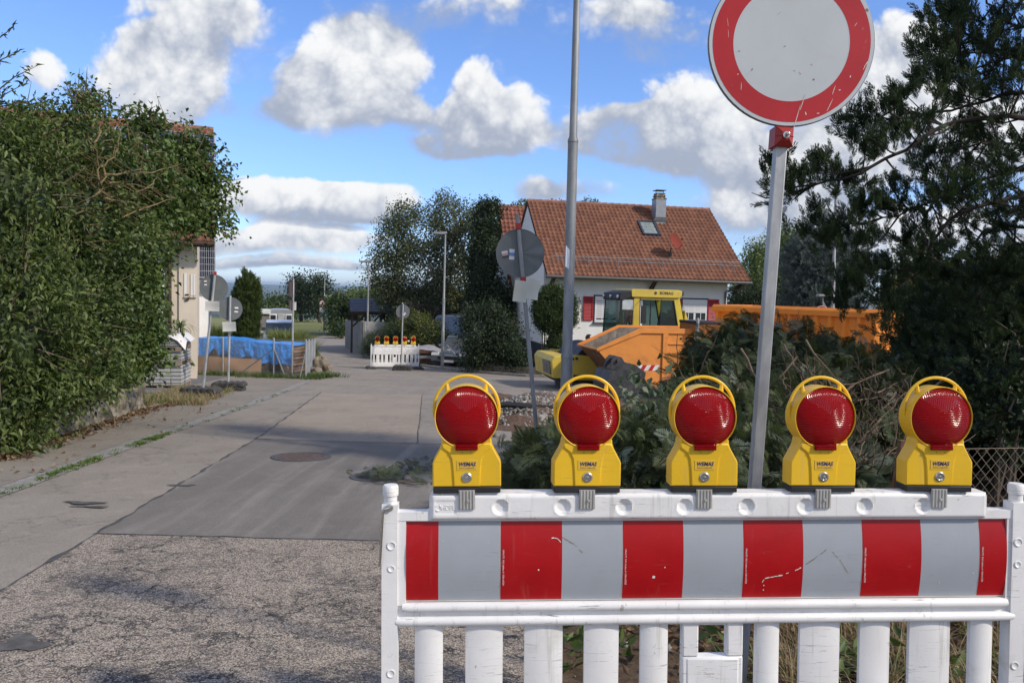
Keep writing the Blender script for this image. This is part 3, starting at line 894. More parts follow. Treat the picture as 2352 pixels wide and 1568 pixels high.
# ================================================================== warning lamps
def make_lamp(M, label, group):
    t = thing('warning_lamp', label, 'warning lamp', M=M, group=group)
    h = MB()
    ol = [(-.111, .0)] + [(-.111, .077), (-.1085, .084), (-.086, .125), (-.081, .140), (-.0805, .150)]
    ring = arc(0, .2266, .1035, 222, -42, 30)
    poly = ol + [(x, z) for x, z in ring] + [(-x, z) for x, z in ol[::-1]]
    h.prism(poly, -.034, .034)
    # raised middle of the body, front and back
    mid = [(-.043, .001), (-.046, .06), (-.050, .092), (-.060, .112), (-.080, .127), (-.079, .141), (.079, .141), (.080, .127), (.060, .112), (.050, .092), (.046, .06), (.043, .001)]
    h.prism(mid, -.0385, .0385)
    hb = h.build('housing', M_YEL, t, bevel=.004, seg=2)
    r = MB()
    RY = Matrix.Translation((0, 0, .2266)) @ Matrix.Rotation(R(90), 4, 'X')
    r.lathe([(.1035, -.039), (.1035, .039), (.1020, .041), (.0998, .039), (.0995, .030)], 56, M=RY, cap=False)
    r.lathe([(.0995, -.030), (.0998, -.039), (.1020, -.041), (.1035, -.039)], 56, M=RY, cap=False)
    r.build('lens_ring', M_YEL, t)
    for sg in (1, -1):
        ln = MB()
        Rm = Matrix.Translation((0, 0, .2266)) @ Matrix.Rotation(R(90 * sg), 4, 'X')
        prof = [(.0994, .036)] + [(.0988 * math.sin(a), .037 + .060 * (math.cos(a) - math.cos(1.02)) / 1.0) for a in np.linspace(1.02, .02, 14)]
        k = .0988 / (.0988 * math.sin(1.02))
        prof = [prof[0]] + [(p[0] * k * .985, p[1]) for p in prof[1:]]
        ln.lathe(prof, 56, M=Rm, cap=False)
        rf = MB()
        rf.lathe([(.0985, .034), (.080, .022), (.055, .010), (.030, .004), (.016, .003), (.001, .003)], 40, M=Rm, cap=False)
        rf.build('reflector', M_REFL, t, smooth=70)
        MB().lathe([(.012, .003), (.013, .016), (.010, .024), (.001, .028)], 14, M=Rm, cap=False).build('bulb', M_BULB, t, smooth=70)
        lo = ln.build('lens', M_LENS, t, smooth=80)
        tb = MB().bb(-.036, .036, -.0475 if sg > 0 else .0405, -.0405 if sg > 0 else .0475, .1205, .140)
        tb.tube([(-.035, -.0475 * sg, .1265), (.035, -.0475 * sg, .1265)], .0042, 10)
        tb.build('lens_tab', M_LENS, lo, bevel=.001)
    g = MB()
    hp = [(.1065 * math.cos(R(a)), 0, .247 + .1105 * math.sin(R(a))) for a in range(-12, 193, 6)]
    g.tube(hp, .0053, 10)
    for a in (52, 128):
        c, s = math.cos(R(a)), math.sin(R(a))
        g.tube([(.1005 * c, 0, .2266 + .1005 * s), (.105 * c, 0, .247 + .108 * s)], [.009, .0055], 8)
    g.build('carrying_handle', M_YEL, t)
    b = MB(); b.bb(-.109, .109, -.036, .036, -.0205, -.0005)
    b.build('base', M_BLK, t, bevel=.003)
    for sg in (1, -1):
        lab = MB().bb(-.0325, .0325, -.0397 if sg > 0 else .0387, -.0387 if sg > 0 else .0397, .055, .087)
        lab = lab.build('label_plate', M_LABEL, t, bevel=.0003)
        fm = Matrix.Translation((0, -.0400 * sg, .074)) @ (FRONT if sg > 0 else Matrix.Rotation(R(180), 4, 'Z') @ FRONT)
        text('lettering', 'WEMAS', .0175, fm, M_NAVY, lab, .0002, .25, .0006, .92)
        fm2 = Matrix.Translation((0, -.0400 * sg, .0625)) @ (FRONT if sg > 0 else Matrix.Rotation(R(180), 4, 'Z') @ FRONT)
        text('lettering', 'Bestens aufgestellt', .0066, fm2, M_GREYINK, lab, .0002)
        for px in (-.0135, .0135):
            MB().lathe([(.002, 0), (.0012, .001)], 8, M=Matrix.Translation((px, -.0385 * sg, .112)) @ Matrix.Rotation(R(90 * sg), 4, 'X')).build('rivet', M_GREYINK, t)
    l = MB().lathe([(.0165, 0), (.0165, .0015), (.0135, .004), (.0105, .004), (.009, .0015), (.005, .0015), (.004, .0045), (.0008, .005)], 24, M=Matrix.Translation((0, -.0385, .031)) @ Matrix.Rotation(R(90), 4, 'X'))
    l.build('lock', M_STEEL, t)
    k = MB()
    k.bb(-.026, .026, -.039, -.0352, -.0725, -.010)
    for i in range(5):
        x = -.021 + i * .0105
        k.tube([(x, -.0392, -.071), (x, -.0392, -.012)], .0026, 8)
    k.lathe([(.0045, 0), (.0045, .003), (.002, .0035)], 12, M=Matrix.Translation((.004, -.0415, -.045)) @ Matrix.Rotation(R(90), 4, 'X'))
    k.bb(-.026, .026, -.0352, .0352, -.024, -.0206)
    k.bb(-.026, .026, .0352, .039, -.0725, -.010)
    k.build('mounting_clip', M_CLIP, t)
    return t


M_REFL = mat('pale reflector', (.88, .87, .86), .45, .0, var=.03)
M_BULB = mat('bulb glass', (.95, .93, .9), .12, .9)
M_LABEL = mat('yellow label', (.74, .47, .05), .5, var=.03)
LAMPX = (1073, 1351.5, 1624.5, 1899.5, 2170)
LZ = PZ + .257 + .1045 + .0212
GL = 'red lensed warning lamps on the near barrier'
names5 = ['red lens yellow warning lamp above the moulded HDPE mark, leftmost on the near barrier',
          'red lens yellow warning lamp standing right before the grey lamp post foot on near barrier',
          'red lens yellow warning lamp in the middle of the near barrier before the brush pile',
          'red lens yellow warning lamp just right of the tall sign pole on the near barrier',
          'red lens yellow warning lamp beside the chain link fence, rightmost on the near barrier']
lamp0 = None
FMu = FM0 @ Matrix.Translation((0, 0, -PZ))
for i, px in enumerate(LAMPX):
    lo_, hi_ = -.1, 2.2
    for _ in range(40):
        md = (lo_ + hi_) / 2
        if proj(FMu @ Vector((md, -.055, LZ + .2266)))[0] > px: hi_ = md
        else: lo_ = md
    u = md
    M = FMu @ Matrix.Translation((u, 0, LZ)) @ Matrix.Rotation(R((-.6, .5, -.3, .4, .2)[i]), 4, 'Y') @ Matrix.Rotation(R((0, 2.0, -1.5, 1.0, -2.5)[i]), 4, 'Z')
    if lamp0 is None:
        lamp0 = make_lamp(M, names5[0], GL)
    else:
        c = copy_tree(lamp0); c.matrix_basis = M; c['label'] = names5[i]

# far barrier and its lamps: seen from behind
A, B = at(851, 848, 34.0), at(961, 849, 34.6)
ax2 = (A - B).normalized()
fb = copy_tree(barrier)
zf = hy((A.y + B.y) / 2) + .03
FB = frame((B.x, B.y, zf), (ax2.x, ax2.y, 0), (0, 0, 1))
FB = FB @ Matrix.Translation((.06, 0, 0))
fb.matrix_basis = FB
fb['label'] = 'white plastic barrier fence closing the side street far down the road'
far_lab = ['leftmost', 'second from left', 'middle', 'behind the sign pole', 'rightmost']
for i in range(5):
    u = 2.0 - (865, 885, 906, 927, 947)[i] / 1.0 * 0 - (.22 + .397 * i)
    c = copy_tree(lamp0)
    c.matrix_basis = FB @ Matrix.Translation((u, 0, LZ))
    c['label'] = 'small red and yellow warning lamp on the far barrier, ' + far_lab[i]
    c['group'] = 'warning lamps on the far barrier'


# ================================================================== signs, poles and paper
def make_sign(name, label, base, top, zc, faces_camera, group=None, square=False, clamps=True, stickers=(), yaw=0., bend=0., plates=0, rad=.3, offx=0., clamp_mat=None, pr=.03, polemat=None):
    """round no entry for vehicles sign; base and top are the ends of its pole"""
    base, top = Vector(base), Vector(top)
    up = (top - base); L = up.length
    M = frame(base, (math.cos(yaw), math.sin(yaw), 0), up)
    # keep the z axis exactly along the pole
    z = up.normalized(); x = Vector((math.cos(yaw), math.sin(yaw), 0)); x = (x - z * x.dot(z)).normalized(); y = z.cross(x)
    M = Matrix((x, y, z)).transposed().to_4x4(); M.translation = base
    t = thing(name, label, 'traffic sign', M=M, group=group)
    s = -1 if faces_camera else 1          # the painted side looks to s * y
    p = MB()
    if square: p.bb(-.021, .021, -.021, .021, .0, L)
    else: p.lathe([(pr, 0), (pr, L), (pr * .6, L + .004)], 16)
    p.build('pole', polemat or M_GALV, t, bevel=.004 if square else 0)
    yo = s * (.021 if square else pr) + s * .012
    def Pm(off): return Matrix.Translation((offx, yo + s * off, zc)) @ Matrix.Rotation(R(90 if s < 0 else -90), 4, 'X')
    d = MB().lathe([(rad * .02, 0), (rad * .985, 0), (rad, -.004), (rad, .008), (rad * .99, .0095)], 72, M=Pm(0), cap=False)
    if bend:
        for i, v in enumerate(d.v):
            if v[0] * (1 if not faces_camera else -1) > .16: d.v[i] = (v[0], v[1] - bend * (v[0] - .16) * .5 * (1 + math.sin(v[2] * 30)), v[2])
    d.build('sign_back', M_BACK, t)
    fcs = MB().lathe([(rad * .99, .0096), (.0005, .0096)], 72, 0, Pm(0), cap=False)
    fcs.lathe([(rad * .948, .0102), (rad * .70, .0102)], 72, 1, Pm(0), cap=False)
    if faces_camera:
        def sc(x, z, l, w, an, m):
            c, sn = math.cos(R(an)), math.sin(R(an))
            q = [(a * l * c - b * w * sn, a * l * sn + b * w * c) for a, b in ((-.5, -.3), (0, -.6), (.5, -.15), (.5, .15), (0, .5), (-.5, .3))]
            fcs.add([(offx + x + a, yo + s * .0108, zc + z + b) for a, b in q], [(0, 1, 2, 3, 4, 5)], m)
        for x, z, l, w, an in ((.04, -.262, .085, .0022, 78), (.055, -.215, .05, .0022, 76), (.155, -.215, .05, .002, 68), (.165, -.16, .035, .002, 75), (.275, -.06, .03, .003, 60), (.268, -.075, .02, .002, 66),
                               (-.17, -.165, .028, .002, 92), (.22, -.11, .008, .004, 80), (.186, -.16, .008, .003, 10), (-.185, -.123, .006, .003, 40), (.07, -.25, .012, .004, 110), (.115, -.247, .01, .003, 10), (-.235, .06, .03, .001, 100), (-.23, .02, .03, .001, 97), (.225, .075, .016, .0016, 60), (-.145, -.115, .03, .001, 57)):
            sc(x, z, l, w, an, 2)
        for x, z, l, w, an in ((-.023, -.015, .007, .003, 20), (.078, -.075, .007, .002, -40), (.09, -.127, .006, .006, 70), (-.135, -.103, .008, .004, 80), (-.186, -.04, .006, .004, 50), (-.052, .10, .022, .001, 42), (.018, -.1, .006, .0025, 10), (.037, -.105, .005, .002, 100), (.04, -.11, .004, .003, 60), (.06, -.19, .02, .001, 70), (.262, .128, .012, .008, -50)):
            sc(x, z, l, w, an, 3)
    fcs.build('sign_face', [M_SIGN_W, M_SIGN_R, M_CHIPPED, M_GREYINK], t, smooth=60)
    cm = clamp_mat or M_CLAMP
    if clamps:
        for zz in (zc - rad * 1.02 - .028, zc + rad * 1.02 + .02):
            c = MB(); w = .033
            c.bb(-w, w, -w - .004, w + .004, zz - .036, zz + .036)
            if faces_camera and zz < zc:
                c.add([(-w, -w - .004, zz - .036), (w, -w - .004, zz - .036), (w, -w - .004, zz + .036), (-w, -w - .004, zz + .036), (-.014, -w - .022, zz - .016), (.014, -w - .022, zz - .016), (.014, -w - .022, zz + .016), (-.014, -w - .022, zz + .016)], [(4, 5, 6, 7), (0, 1, 5, 4), (1, 2, 6, 5), (2, 3, 7, 6), (3, 0, 4, 7)])
                for a, b in ((-1, -1), (1, -1), (1, 1), (-1, 1), (0, -1), (1, 0), (-1, 0)):
                    c.tube([(a * w, -w - .005, zz + b * .036), (a * .012, -w - .024, zz + b * .012)], .0025, 6)
            cc = c.build('clamp', cm, t, bevel=.002)
            if faces_camera and zz < zc:
                MB().lathe([(.012, 0), (.012, .008), (.007, .009), (.006, .03), (.001, .032)], 12, M=Matrix.Translation((0, -w - .022, zz)) @ Matrix.Rotation(R(90), 4, 'X')).build('bolt', M_STEEL, cc)
    for (x, z, w, h, an, cols) in stickers:
        q = MB()
        k = len(cols)
        for i, _ in enumerate(cols):
            q.bb(-w / 2, w / 2, -.0009, .0, -h / 2 + h * i / k, -h / 2 + h * (i + 1) / k, i)
        q.build('sticker', cols, t, smooth=0, M=Matrix.Translation((x + offx, yo - .0045 * s - .0005, zc + z)) @ Matrix.Rotation(R(an), 4, 'Y'))
    return t


def paper(label, px, py, d, w, h, tilt_=0., yaw=0., bend=.02):
    p = at(px, py, d)
    M = Matrix.Translation(p) @ Matrix.Rotation(R(yaw), 4, 'Z') @ Matrix.Rotation(R(tilt_), 4, 'Y')
    m = MB()
    def fn(u, v): return ((u - .5) * w, bend * (math.sin(u * 3.1) + .35 * math.sin(v * 5)) - bend, (v - .5) * h)
    m.grid(fn, 8, 8)
    m.grid(lambda u, v: tuple(a + b for a, b in zip(fn(u, v), (0, .0012, 0))), 8, 8, flip=True)
    o = m.build('paper_sheet', M_PAPER, M=M)
    return tag(o, label, 'paper', group='paper notices fixed to sign poles')


def base_plates(sign, px, py, d, n=2, yaw=0.):
    p = foot(px, py, d)
    B0 = sign.matrix_basis.inverted() @ Matrix.Translation(p + Vector((0, 0, .01))) @ Matrix.Rotation(yaw, 4, 'Z')
    for i in range(n):
        z = .115 * i
        b = MB(); sh_ = .03 * (i % 2)
        b.prism([(-.40 + sh_, z), (.40 + sh_, z), (.40 + sh_, z + .06), (.36 + sh_, z + .10), (-.36 + sh_, z + .10), (-.40 + sh_, z + .06)], -.2, .2)
        for x in (-.30, -.15, 0, .15, .30):
            b.bb(x - .045 + sh_, x + .045 + sh_, -.215, .215, z + .02, z + .113)
        b.build('base_plate', M_RECYC, sign, bevel=.012, M=B0)


M_STK_W = mat('white sticker', (.7, .7, .72), .5); M_STK_B = mat('blue sticker', (.12, .25, .55), .5); M_STK_K = mat('dark sticker', (.08, .06, .06), .5); M_STK_P = mat('pinkish sticker', (.55, .35, .30), .5)
# near sign, facing the camera
nb = at(1694, 1640, 2.98); nb = Vector((nb.x, nb.y, gz(nb.x, nb.y))); ntp = at(1795, 296, 2.86)
# slide the foot along the pole's own line
dirn = (ntp - at(1733, 1115, 2.935)).normalized()
nbase = ntp - dirn * ((ntp.z - gz(ntp.x, ntp.y)) / dirn.z)
ctr = at(1812, 104, 2.83)
zc_ = (ctr - nbase).dot(dirn)
make_sign('traffic_sign', 'round white sign with red ring on a tall square pole behind the near barrier', nbase, nbase + dirn * (zc_ + .2), zc_, True, square=True, yaw=R(-1), offx=(ctr - nbase - dirn * zc_).x, clamps=True)
# back views
s2b = foot(1241, 1000, 9.5); s2t = at(1188, 494, 9.5)
SG = make_sign('traffic_sign', 'back of a dented grey round sign on a leaning pole beside the near lamp post', s2b, s2t, (at(1195, 581, 9.5) - s2b).length, False, 'grey sign backs seen down the road', yaw=R(8), bend=.12, offx=.0, pr=.026,
          stickers=((-.19, .0, .075, .085, -6, (M_STK_K, M_STK_P, M_STK_W)), (-.105, -.005, .065, .13, 8, (M_STK_W, M_STK_B, M_STK_W))), polemat=M_GALVD)
paper('white paper sheet bent left of the leaning pole under the dented sign back', 1195, 669, 9.42, .17, .26, 6, 12)
paper('white paper sheet right of the leaning pole under the dented sign back', 1223, 664, 9.44, .17, .25, 8, 34)
s3b, s3t = at(466, 898, 17.2), at(494, 625, 17.2)
SG = make_sign('traffic_sign', 'back of a grey round sign with red clamps on a leaning pole near the pallets', s3b, s3t, (at(490, 661, 17.2) - s3b).length, False, 'grey sign backs seen down the road', yaw=R(14), pr=.03, stickers=((-.18, .09, .06, .11, -8, (M_STK_W, M_STK_K, M_STK_W)),))
base_plates(SG, 459, 912, 17.2, 2, R(-6))
paper('white paper sheet hanging under the sign back with red clamps', 488, 703, 17.1, .30, .22, 1, 8)
s4b, s4t = at(524, 893, 19.6), at(529, 679, 19.6)
SG = make_sign('traffic_sign', 'back of a dark grey round sign on an upright pole in front of the cypress', s4b, s4t, (at(529, 709, 19.6) - s4b).length, False, 'grey sign backs seen down the road', yaw=R(14), clamps=False, pr=.03, stickers=((.15, -.02, .09, .14, 2, (M_STK_W, M_STK_K, M_STK_W)),))
base_plates(SG, 524, 904, 19.6, 2, R(4))
paper('white paper sheet on the upright pole in front of the cypress', 527, 750, 19.5, .33, .24, -3, 4)
s5b, s5t = at(921, 848, 33.2), at(926, 697, 33.2)
SG = make_sign('traffic_sign', 'back of a grey round sign standing right before the far barrier', s5b, s5t, (at(925, 715, 33.2) - s5b).length, False, 'grey sign backs seen down the road', clamps=False, pr=.03, stickers=((.07, -.11, .07, .14, 35, (M_STK_W,)),))
base_plates(SG, 923, 853, 33.2, 2)


# ================================================================== lamp posts
def lamp_post(label, px, ybase, d, ytop, lean=(0, 0), head=None, r0=.065, steps=((1.3, .8), (3.7, .72)), group='galvanised street lamp posts', H=None):
    b = foot(px, ybase, d)
    tp = at(lean[0] or px, ytop, d)
    L = H or (tp - b).length
    up = (tp - b).normalized()
    x = Vector((1, 0, 0)); x = (x - up * x.dot(up)).normalized(); y = up.cross(x)
    M = Matrix((x, y, up)).transposed().to_4x4(); M.translation = b
    t = thing('street_lamp', label, 'street lamp', M=M, group=group)
    prof = [(r0, -.05)]; r = r0
    for z, k in steps:
        prof += [(r, z), (r * 1.06, z + .004), (r * 1.06, z + .03), (r * k, z + .07)]; r *= k
    prof += [(r * .8, L)]
    MB().lathe(prof, 20).build('pole', M_GALVD, t)
    if head:
        h = MB()
        h.prism([(-.62 * head, -.02), (-.60 * head, .02), (-.05, .075), (.07, .07), (.07, .0), (-.05, -.045)] if head > 0 else [(-.62 * head, -.02), (-.60 * head, .02), (.05, .075), (-.07, .07), (-.07, .0), (.05, -.045)], -.11, .11, M=Matrix.Translation((0, 0, L - .03)))
        hd = h.build('lamp_head', M_LHEAD, t, bevel=.01)
        MB().bb(min(-.5 * head, -.15 * head), max(-.5 * head, -.15 * head), -.08, .08, L - .081, L - .074).build('lamp_glass', M_FROST, hd)
    return t


M_LHEAD = mat('grey lamp head', (.33, .34, .34), .5, .2)
M_FROST = mat('frosted lamp glass', (.55, .56, .56), .3)
nlp = lamp_post('tall galvanised lamp post rising out of frame beside the dented sign back', 1301, 900, 8.6, -140, (1329, 0), .9, r0=.0655, steps=((1.32, .86), (3.72, .78)))
sn = MB(); sn.bb(-.0025, .0025, -.50, -.07, 2.30, 2.52)
sn.build('street_name_plate', mat('blue white plate', (.55, .62, .75), .4), nlp, M=Matrix.Rotation(R(-9), 4, 'Z'))
lamp_post('street lamp post rising right behind the far barrier', 1016, 838, 35.0, 535, (1023, 0), 1.0, r0=.075, steps=((1.7, .82), (3.2, .8)))
lamp_post('street lamp post standing before the carport fence', 843, 805, 44.3, 600, (847, 0), .9, r0=.065)
fl_ = lamp_post('distant street lamp post carrying road signs at the end of the road', 744, 766, 76, 626, (746, 0), 1.6, r0=.08)
lamp_post('street lamp post showing above the orange container', 1911, 830, 27, 440, (1920, 0), None, r0=.085, steps=((2.6, .78), (4.4, .8)))
M_WP = mat('white painted plate', (.68, .68, .66), .5)
q = MB(); q.lathe([(.34, 0), (.34, .02), (.001, .02)], 28, 1, Matrix.Translation((-.15, -.12, 2.9)) @ Matrix.Rotation(R(90), 4, 'X')); q.lathe([(.26, 0), (.26, .024), (.001, .024)], 28, 0, Matrix.Translation((-.15, -.12, 2.9)) @ Matrix.Rotation(R(90), 4, 'X'))
q.bb(-.22, -.08, -.16, -.148, 2.75, 3.05, 2)
q.build('round_sign', [M_WP, M_SIGN_R, M_STK_K], fl_)
MB().bb(-.42, .12, -.13, -.11, 2.05, 2.5).build('plate_sign', M_WP, fl_)
MB().bb(.02, .75, -.12, -.10, 3.5, 3.75).build('street_name_plate', M_WP, fl_)
# thin sign post at the garden corner
b = foot(671, 868, 26); tp = at(674, 640, 26)
x = Vector((1, 0, 0)); up = (tp - b).normalized(); x = (x - up * x.dot(up)).normalized()
M = Matrix((x, up.cross(x), up)).transposed().to_4x4(); M.translation = b
t = thing('sign_post', 'thin grey post with dark signs seen edge on at the garden fence corner', 'sign post', M=M)
L = (tp - b).length
MB().lathe([(.03, -.05), (.03, L)], 12).build('pole', M_GALV, t)
MB().bb(-.075, -.031, -.3, .3, L - .62, L - .12).build('sign_plate', M_STK_K, t)
MB().bb(-.075, -.031, -.25, .25, L - 1.05, L - .72).build('sign_plate', M_STK_K, t)
MB().bb(.031, .10, -.02, .02, L - 1.06, L - .78).build('sign_plate', M_WP, t)


# ================================================================== buildings
def tilemat(name, a, b_, moss):
    m = bpy.data.materials.new(name); m.use_nodes = True
    n = NT(m.node_tree); b = n.n['Principled BSDF']
    r = n.node('ShaderNodeAttribute', attribute_name='rnd').outputs['Fac']
    tco = n.node('ShaderNodeTexCoord').outputs['Object']
    c = n.mix(r, a, b_)
    c = n.mix(n.ramp(n.noise(tco, 1.3, 6, .65), .55, .75, 0, .6), c, moss)
    c = n.mix(n.ramp(n.noise(tco, 18, 4, .6), .5, .8, 0, .4), c, moss)
    n.put(b.inputs['Base Color'], c); b.inputs['Roughness'].default_value = .8
    return m


M_TILE = tilemat('clay tiles', (.155, .060, .034), (.24, .102, .058), (.09, .048, .034))
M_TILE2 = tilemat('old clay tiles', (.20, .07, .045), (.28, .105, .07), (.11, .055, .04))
M_RIDGE = mat('ridge tiles', (.27, .13, .09), .8, var=.25, vs=4)
M_PLAST = mat('white plaster', (.80, .80, .79), .85, var=.04, vs=3, bump=.35, bs=40, dirt=(.60, .60, .60), dirt_amt=.25, ds=1.2)
M_BEIGE = mat('beige plaster', (.62, .545, .44), .9, var=.04, vs=3, bump=.25, bs=45, dirt=(.52, .45, .36), dirt_amt=.25, ds=1.3)
M_PLINTH = mat('dark blue plinth', (.025, .03, .045), .8, var=.2)
M_BROWN = mat('dark brown timber', (.055, .03, .02), .7, var=.3, vs=8)
M_ZINC = mat('zinc', (.10, .097, .094), .55, .3, var=.15)
M_SHUT = mat('red shutter', (.36, .012, .018), .5, var=.1)
M_WFRAME = mat('white window frame', (.72, .73, .75), .4, var=.03)
M_DKFRAME = mat('dark frame paint', (.03, .035, .05), .5)
M_GLASS = mat('dark window glass', (.03, .04, .05), .06, spec=.9, var=.3, vs=2)
M_SLATE = mat('dark blue slate', (.10, .11, .15), .55, var=.2, vs=5)
M_PVC = mat('solar cell', (.012, .018, .055), .12, var=.3, vs=6, spec=.8)
M_ALU = mat('aluminium frame', (.55, .56, .58), .4, .6)
M_GREYW = mat('weathered grey boards', (.25, .245, .24), .85, var=.25, vs=4, stretch=(6, 6, .4))
M_GREYW2 = mat('pale grey boards', (.40, .40, .40), .85, var=.18, vs=4, stretch=(.5, .5, 8))
M_STONE = mat('rough sandstone', (.23, .19, .14), .9, var=.35, vs=4, bump=.7, bs=16, dirt=(.10, .095, .06), dirt_amt=.4, ds=4)
M_LICHEN = mat('pale sandstone', (.30, .265, .20), .95, var=.35, vs=5, bump=.8, bs=14, dirt=(.10, .09, .065), dirt_amt=.5, ds=3.5)


def tile_roof(name, p00, pu, pv, nu, nv, material, parent, lift=.025, sub=6, inv=None):
    """rows of pantiles: p00 eave corner, pu along the eave, pv up the slope (in the parent's space)"""
    p00, pu, pv = Vector(p00), Vector(pu), Vector(pv)
    n = pu.cross(pv).normalized()
    V = []; Fc = []; Rn = []
    for j in range(nv):
        a = j / nv; b = (j + 1.12) / nv
        for i in range(nu):
            o = len(V); rv = random.random() ** 1.2
            for (t, l) in ((a, lift + .045), (min(b, 1.0), .012)):
                for k in range(sub + 1):
                    f = k / sub
                    w = .045 * (math.cos(2 * math.pi * f) * .5 + .5) ** 1.6
                    V.append(tuple(p00 + pu * ((i + f) / nu) + pv * t + n * (l + w)))
            for k in range(sub):
                Fc.append((o + k, o + k + 1, o + sub + 2 + k, o + sub + 1 + k))
            # front lip of the tile
            o2 = len(V)
            for k in range(sub + 1):
                f = k / sub; w = .028 * (math.cos(2 * math.pi * f) * .5 + .5) ** 1.6
                V.append(tuple(p00 + pu * ((i + f) / nu) + pv * a + n * (w * .4 - .004)))
            for k in range(sub):
                Fc.append((o2 + k, o2 + k + 1, o + k + 1, o + k))
            Rn += [rv] * (len(V) - o)
    return rawmesh(name, np.array(V), np.array(Fc), 4, material, parent, np.array(Rn), smooth=False)


# ---- white house with the red shutters
HO, E1, E2 = Vector((1.40, 36, 0)), Vector((.9808, .196, 0)).normalized(), Vector((-.196, .9808, 0)).normalized()
HM = Matrix((E1, E2, Vector((0, 0, 1)))).transposed().to_4x4(); HM.translation = (HO.x, HO.y, hy(36))
ZB = hy(36)


def onface(px, py, M, v=0.):
    """local (u, z) where the sight line through a pixel meets the plane v = const of a building"""
    I = M.inverted(); o = I @ CAM; q = I @ at(px, py, 10) - o
    k = (v - o.y) / q.y
    p = o + q * k
    return p.x, p.z


house = thing('house', 'white house with red tiled roof and red shutters behind the yellow roller', 'house', M=HM)
ez, rz_, dp = 2.45 - ZB, 6.30 - ZB, 8.0
slope = (rz_ - ez) / 4.8
wtop = ez + slope * .8 - .12
LW = 9.2
w = MB()
w.bb(0, LW, 0, dp, 1.24, wtop)
w.prism([(0, wtop), (dp, wtop), (dp / 2, rz_ - .22)], 0, LW, M=Matrix(((0, 1, 0, 0), (1, 0, 0, 0), (0, 0, 1, 0), (0, 0, 0, 1))))
w.build('wall', M_PLAST, house, smooth=0)
MB().bb(-.03, LW + .03, -.03, dp + .03, -.6, 1.239).build('plinth', M_PLINTH, house, smooth=0)
UL, UR = -.05, 9.95
roof = tile_roof('roof', (UL, -.8, ez), (UR - UL, 0, 0), (0, 4.8, rz_ - ez), 46, 21, M_TILE, house)
tile_roof('roof', (UR, 8.8, ez), (UL - UR, 0, 0), (0, -4.8, rz_ - ez), 46, 21, M_TILE, house)
sof = MB()
for s in (0, 1):
    ya, yb = (-.8, 4.0) if not s else (8.8, 4.0)
    sof.add([(UL, ya, ez - .02), (UR, ya, ez - .02), (UR, yb, rz_ - .02), (UL, yb, rz_ - .02), (UL, ya, ez - .12), (UR, ya, ez - .12), (UR, yb, rz_ - .14), (UL, yb, rz_ - .14)], [(0, 1, 2, 3), (7, 6, 5, 4), (0, 4, 5, 1), (1, 5, 6, 2), (3, 7, 4, 0)])
sof.build('soffit', M_BROWN, house, smooth=0)
rg = MB(); n_ = 26
for i in range(n_):
    a = UL + (UR - UL) * i / n_; b = UL + (UR - UL) * (i + 1.06) / n_
    rg.tube([(a, 4.0, rz_ + .0), (b, 4.0, rz_ + .015)], [.10, .115], 10)
rg.build('ridge', M_RIDGE, roof)
gt = MB(); gt.tube([(UL - .05, -.88, ez - .05), (UR + .06, -.88, ez - .08)], .075, 12)
gt.build('gutter', M_ZINC, house)
dpz = MB(); dpz.tube([(UR - .25, -.88, ez - .1), (UR - .25, -.80, ez - .35), (LW + .02, -.07, wtop - 1.0), (LW - .12, -.07, wtop - 1.05), (LW - .12, -.07, .0)], .045, 10)
dpz.build('downpipe', M_ZINC, house)
for u in (.32, 5.25, LW + .35):
    MB().prism([(-.74, ez - .08), (-.60, ez - .08), (.0, wtop - 1.15), (-.0, wtop - .95)], u - .08, u + .08, M=Matrix(((0, 1, 0, 0), (1, 0, 0, 0), (0, 0, 1, 0), (0, 0, 0, 1)))).build('eave_brace', M_BROWN, house, smooth=0)
sg = MB()
def onroof(u, s, h=0.):
    """point u along, s metres up the front slope, h off it"""
    l = math.hypot(4.8, rz_ - ez); d = Vector((0, 4.8, rz_ - ez)) / l; n = Vector((0, -(rz_ - ez), 4.8)) / l
    p = Vector((u, -.8, ez)) + d * s + n * h
    return p
for h in (.12, .30):
    sg.tube([onroof(.35, 1.02 + h * .3, h), onroof(UR - .15, 1.02 + h * .3, h)], .016, 6)
for i in range(14):
    u = .6 + i * .735
    sg.tube([onroof(u, .92, .05), onroof(u, 1.05, .31)], .018, 6)
    sg.tube([onroof(u, .60, .05), onroof(u, 1.02, .06)], .016, 6)
for i in range(90):
    u = .4 + i * .108
    sg.tube([onroof(u, 1.06, .12), onroof(u, 1.11, .30)], .006, 4)
sg.build('snow_guard', M_GALVD, roof)
# roof window, chimney, dish
RM = Matrix((Vector((1, 0, 0)), Vector((0, 4.8, rz_ - ez)).normalized(), Vector((0, -(rz_ - ez), 4.8)).normalized())).transposed().to_4x4()
def roofM(u, s): m = RM.copy(); m.translation = onroof(u, s); return m
def roof_uv(px, py):
    I = HM.inverted(); o = I @ CAM; q = I @ at(px, py, 10) - o
    nn = Vector((0, -(rz_ - ez), 4.8)); k = nn.dot(Vector((0, -.8, ez)) - o) / nn.dot(q); p = o + q * k
    return p.x, (p - Vector((p.x, -.8, ez))).length
u, s_ = roof_uv(1489, 527)
f = MB()
for a in (-.42, .42): f.bb(a - .05, a + .05, -.62, .62, .03, .14)
for a in (-.57, .57): f.bb(-.37, .37, a - .05, a + .05, .03, .138)
f.bb(-.5, .5, -.85, -.62, .03, .05)
sk = f.build('roof_window', M_DKFRAME, house, smooth=0, M=roofM(u, s_))
MB().bb(-.36, .36, -.51, .51, .08, .10).build('window_pane', mat('roof window glass', (.22, .27, .27), .1, spec=.9), sk, smooth=0)
u, s_ = roof_uv(1513, 508)
pc = onroof(u, s_)
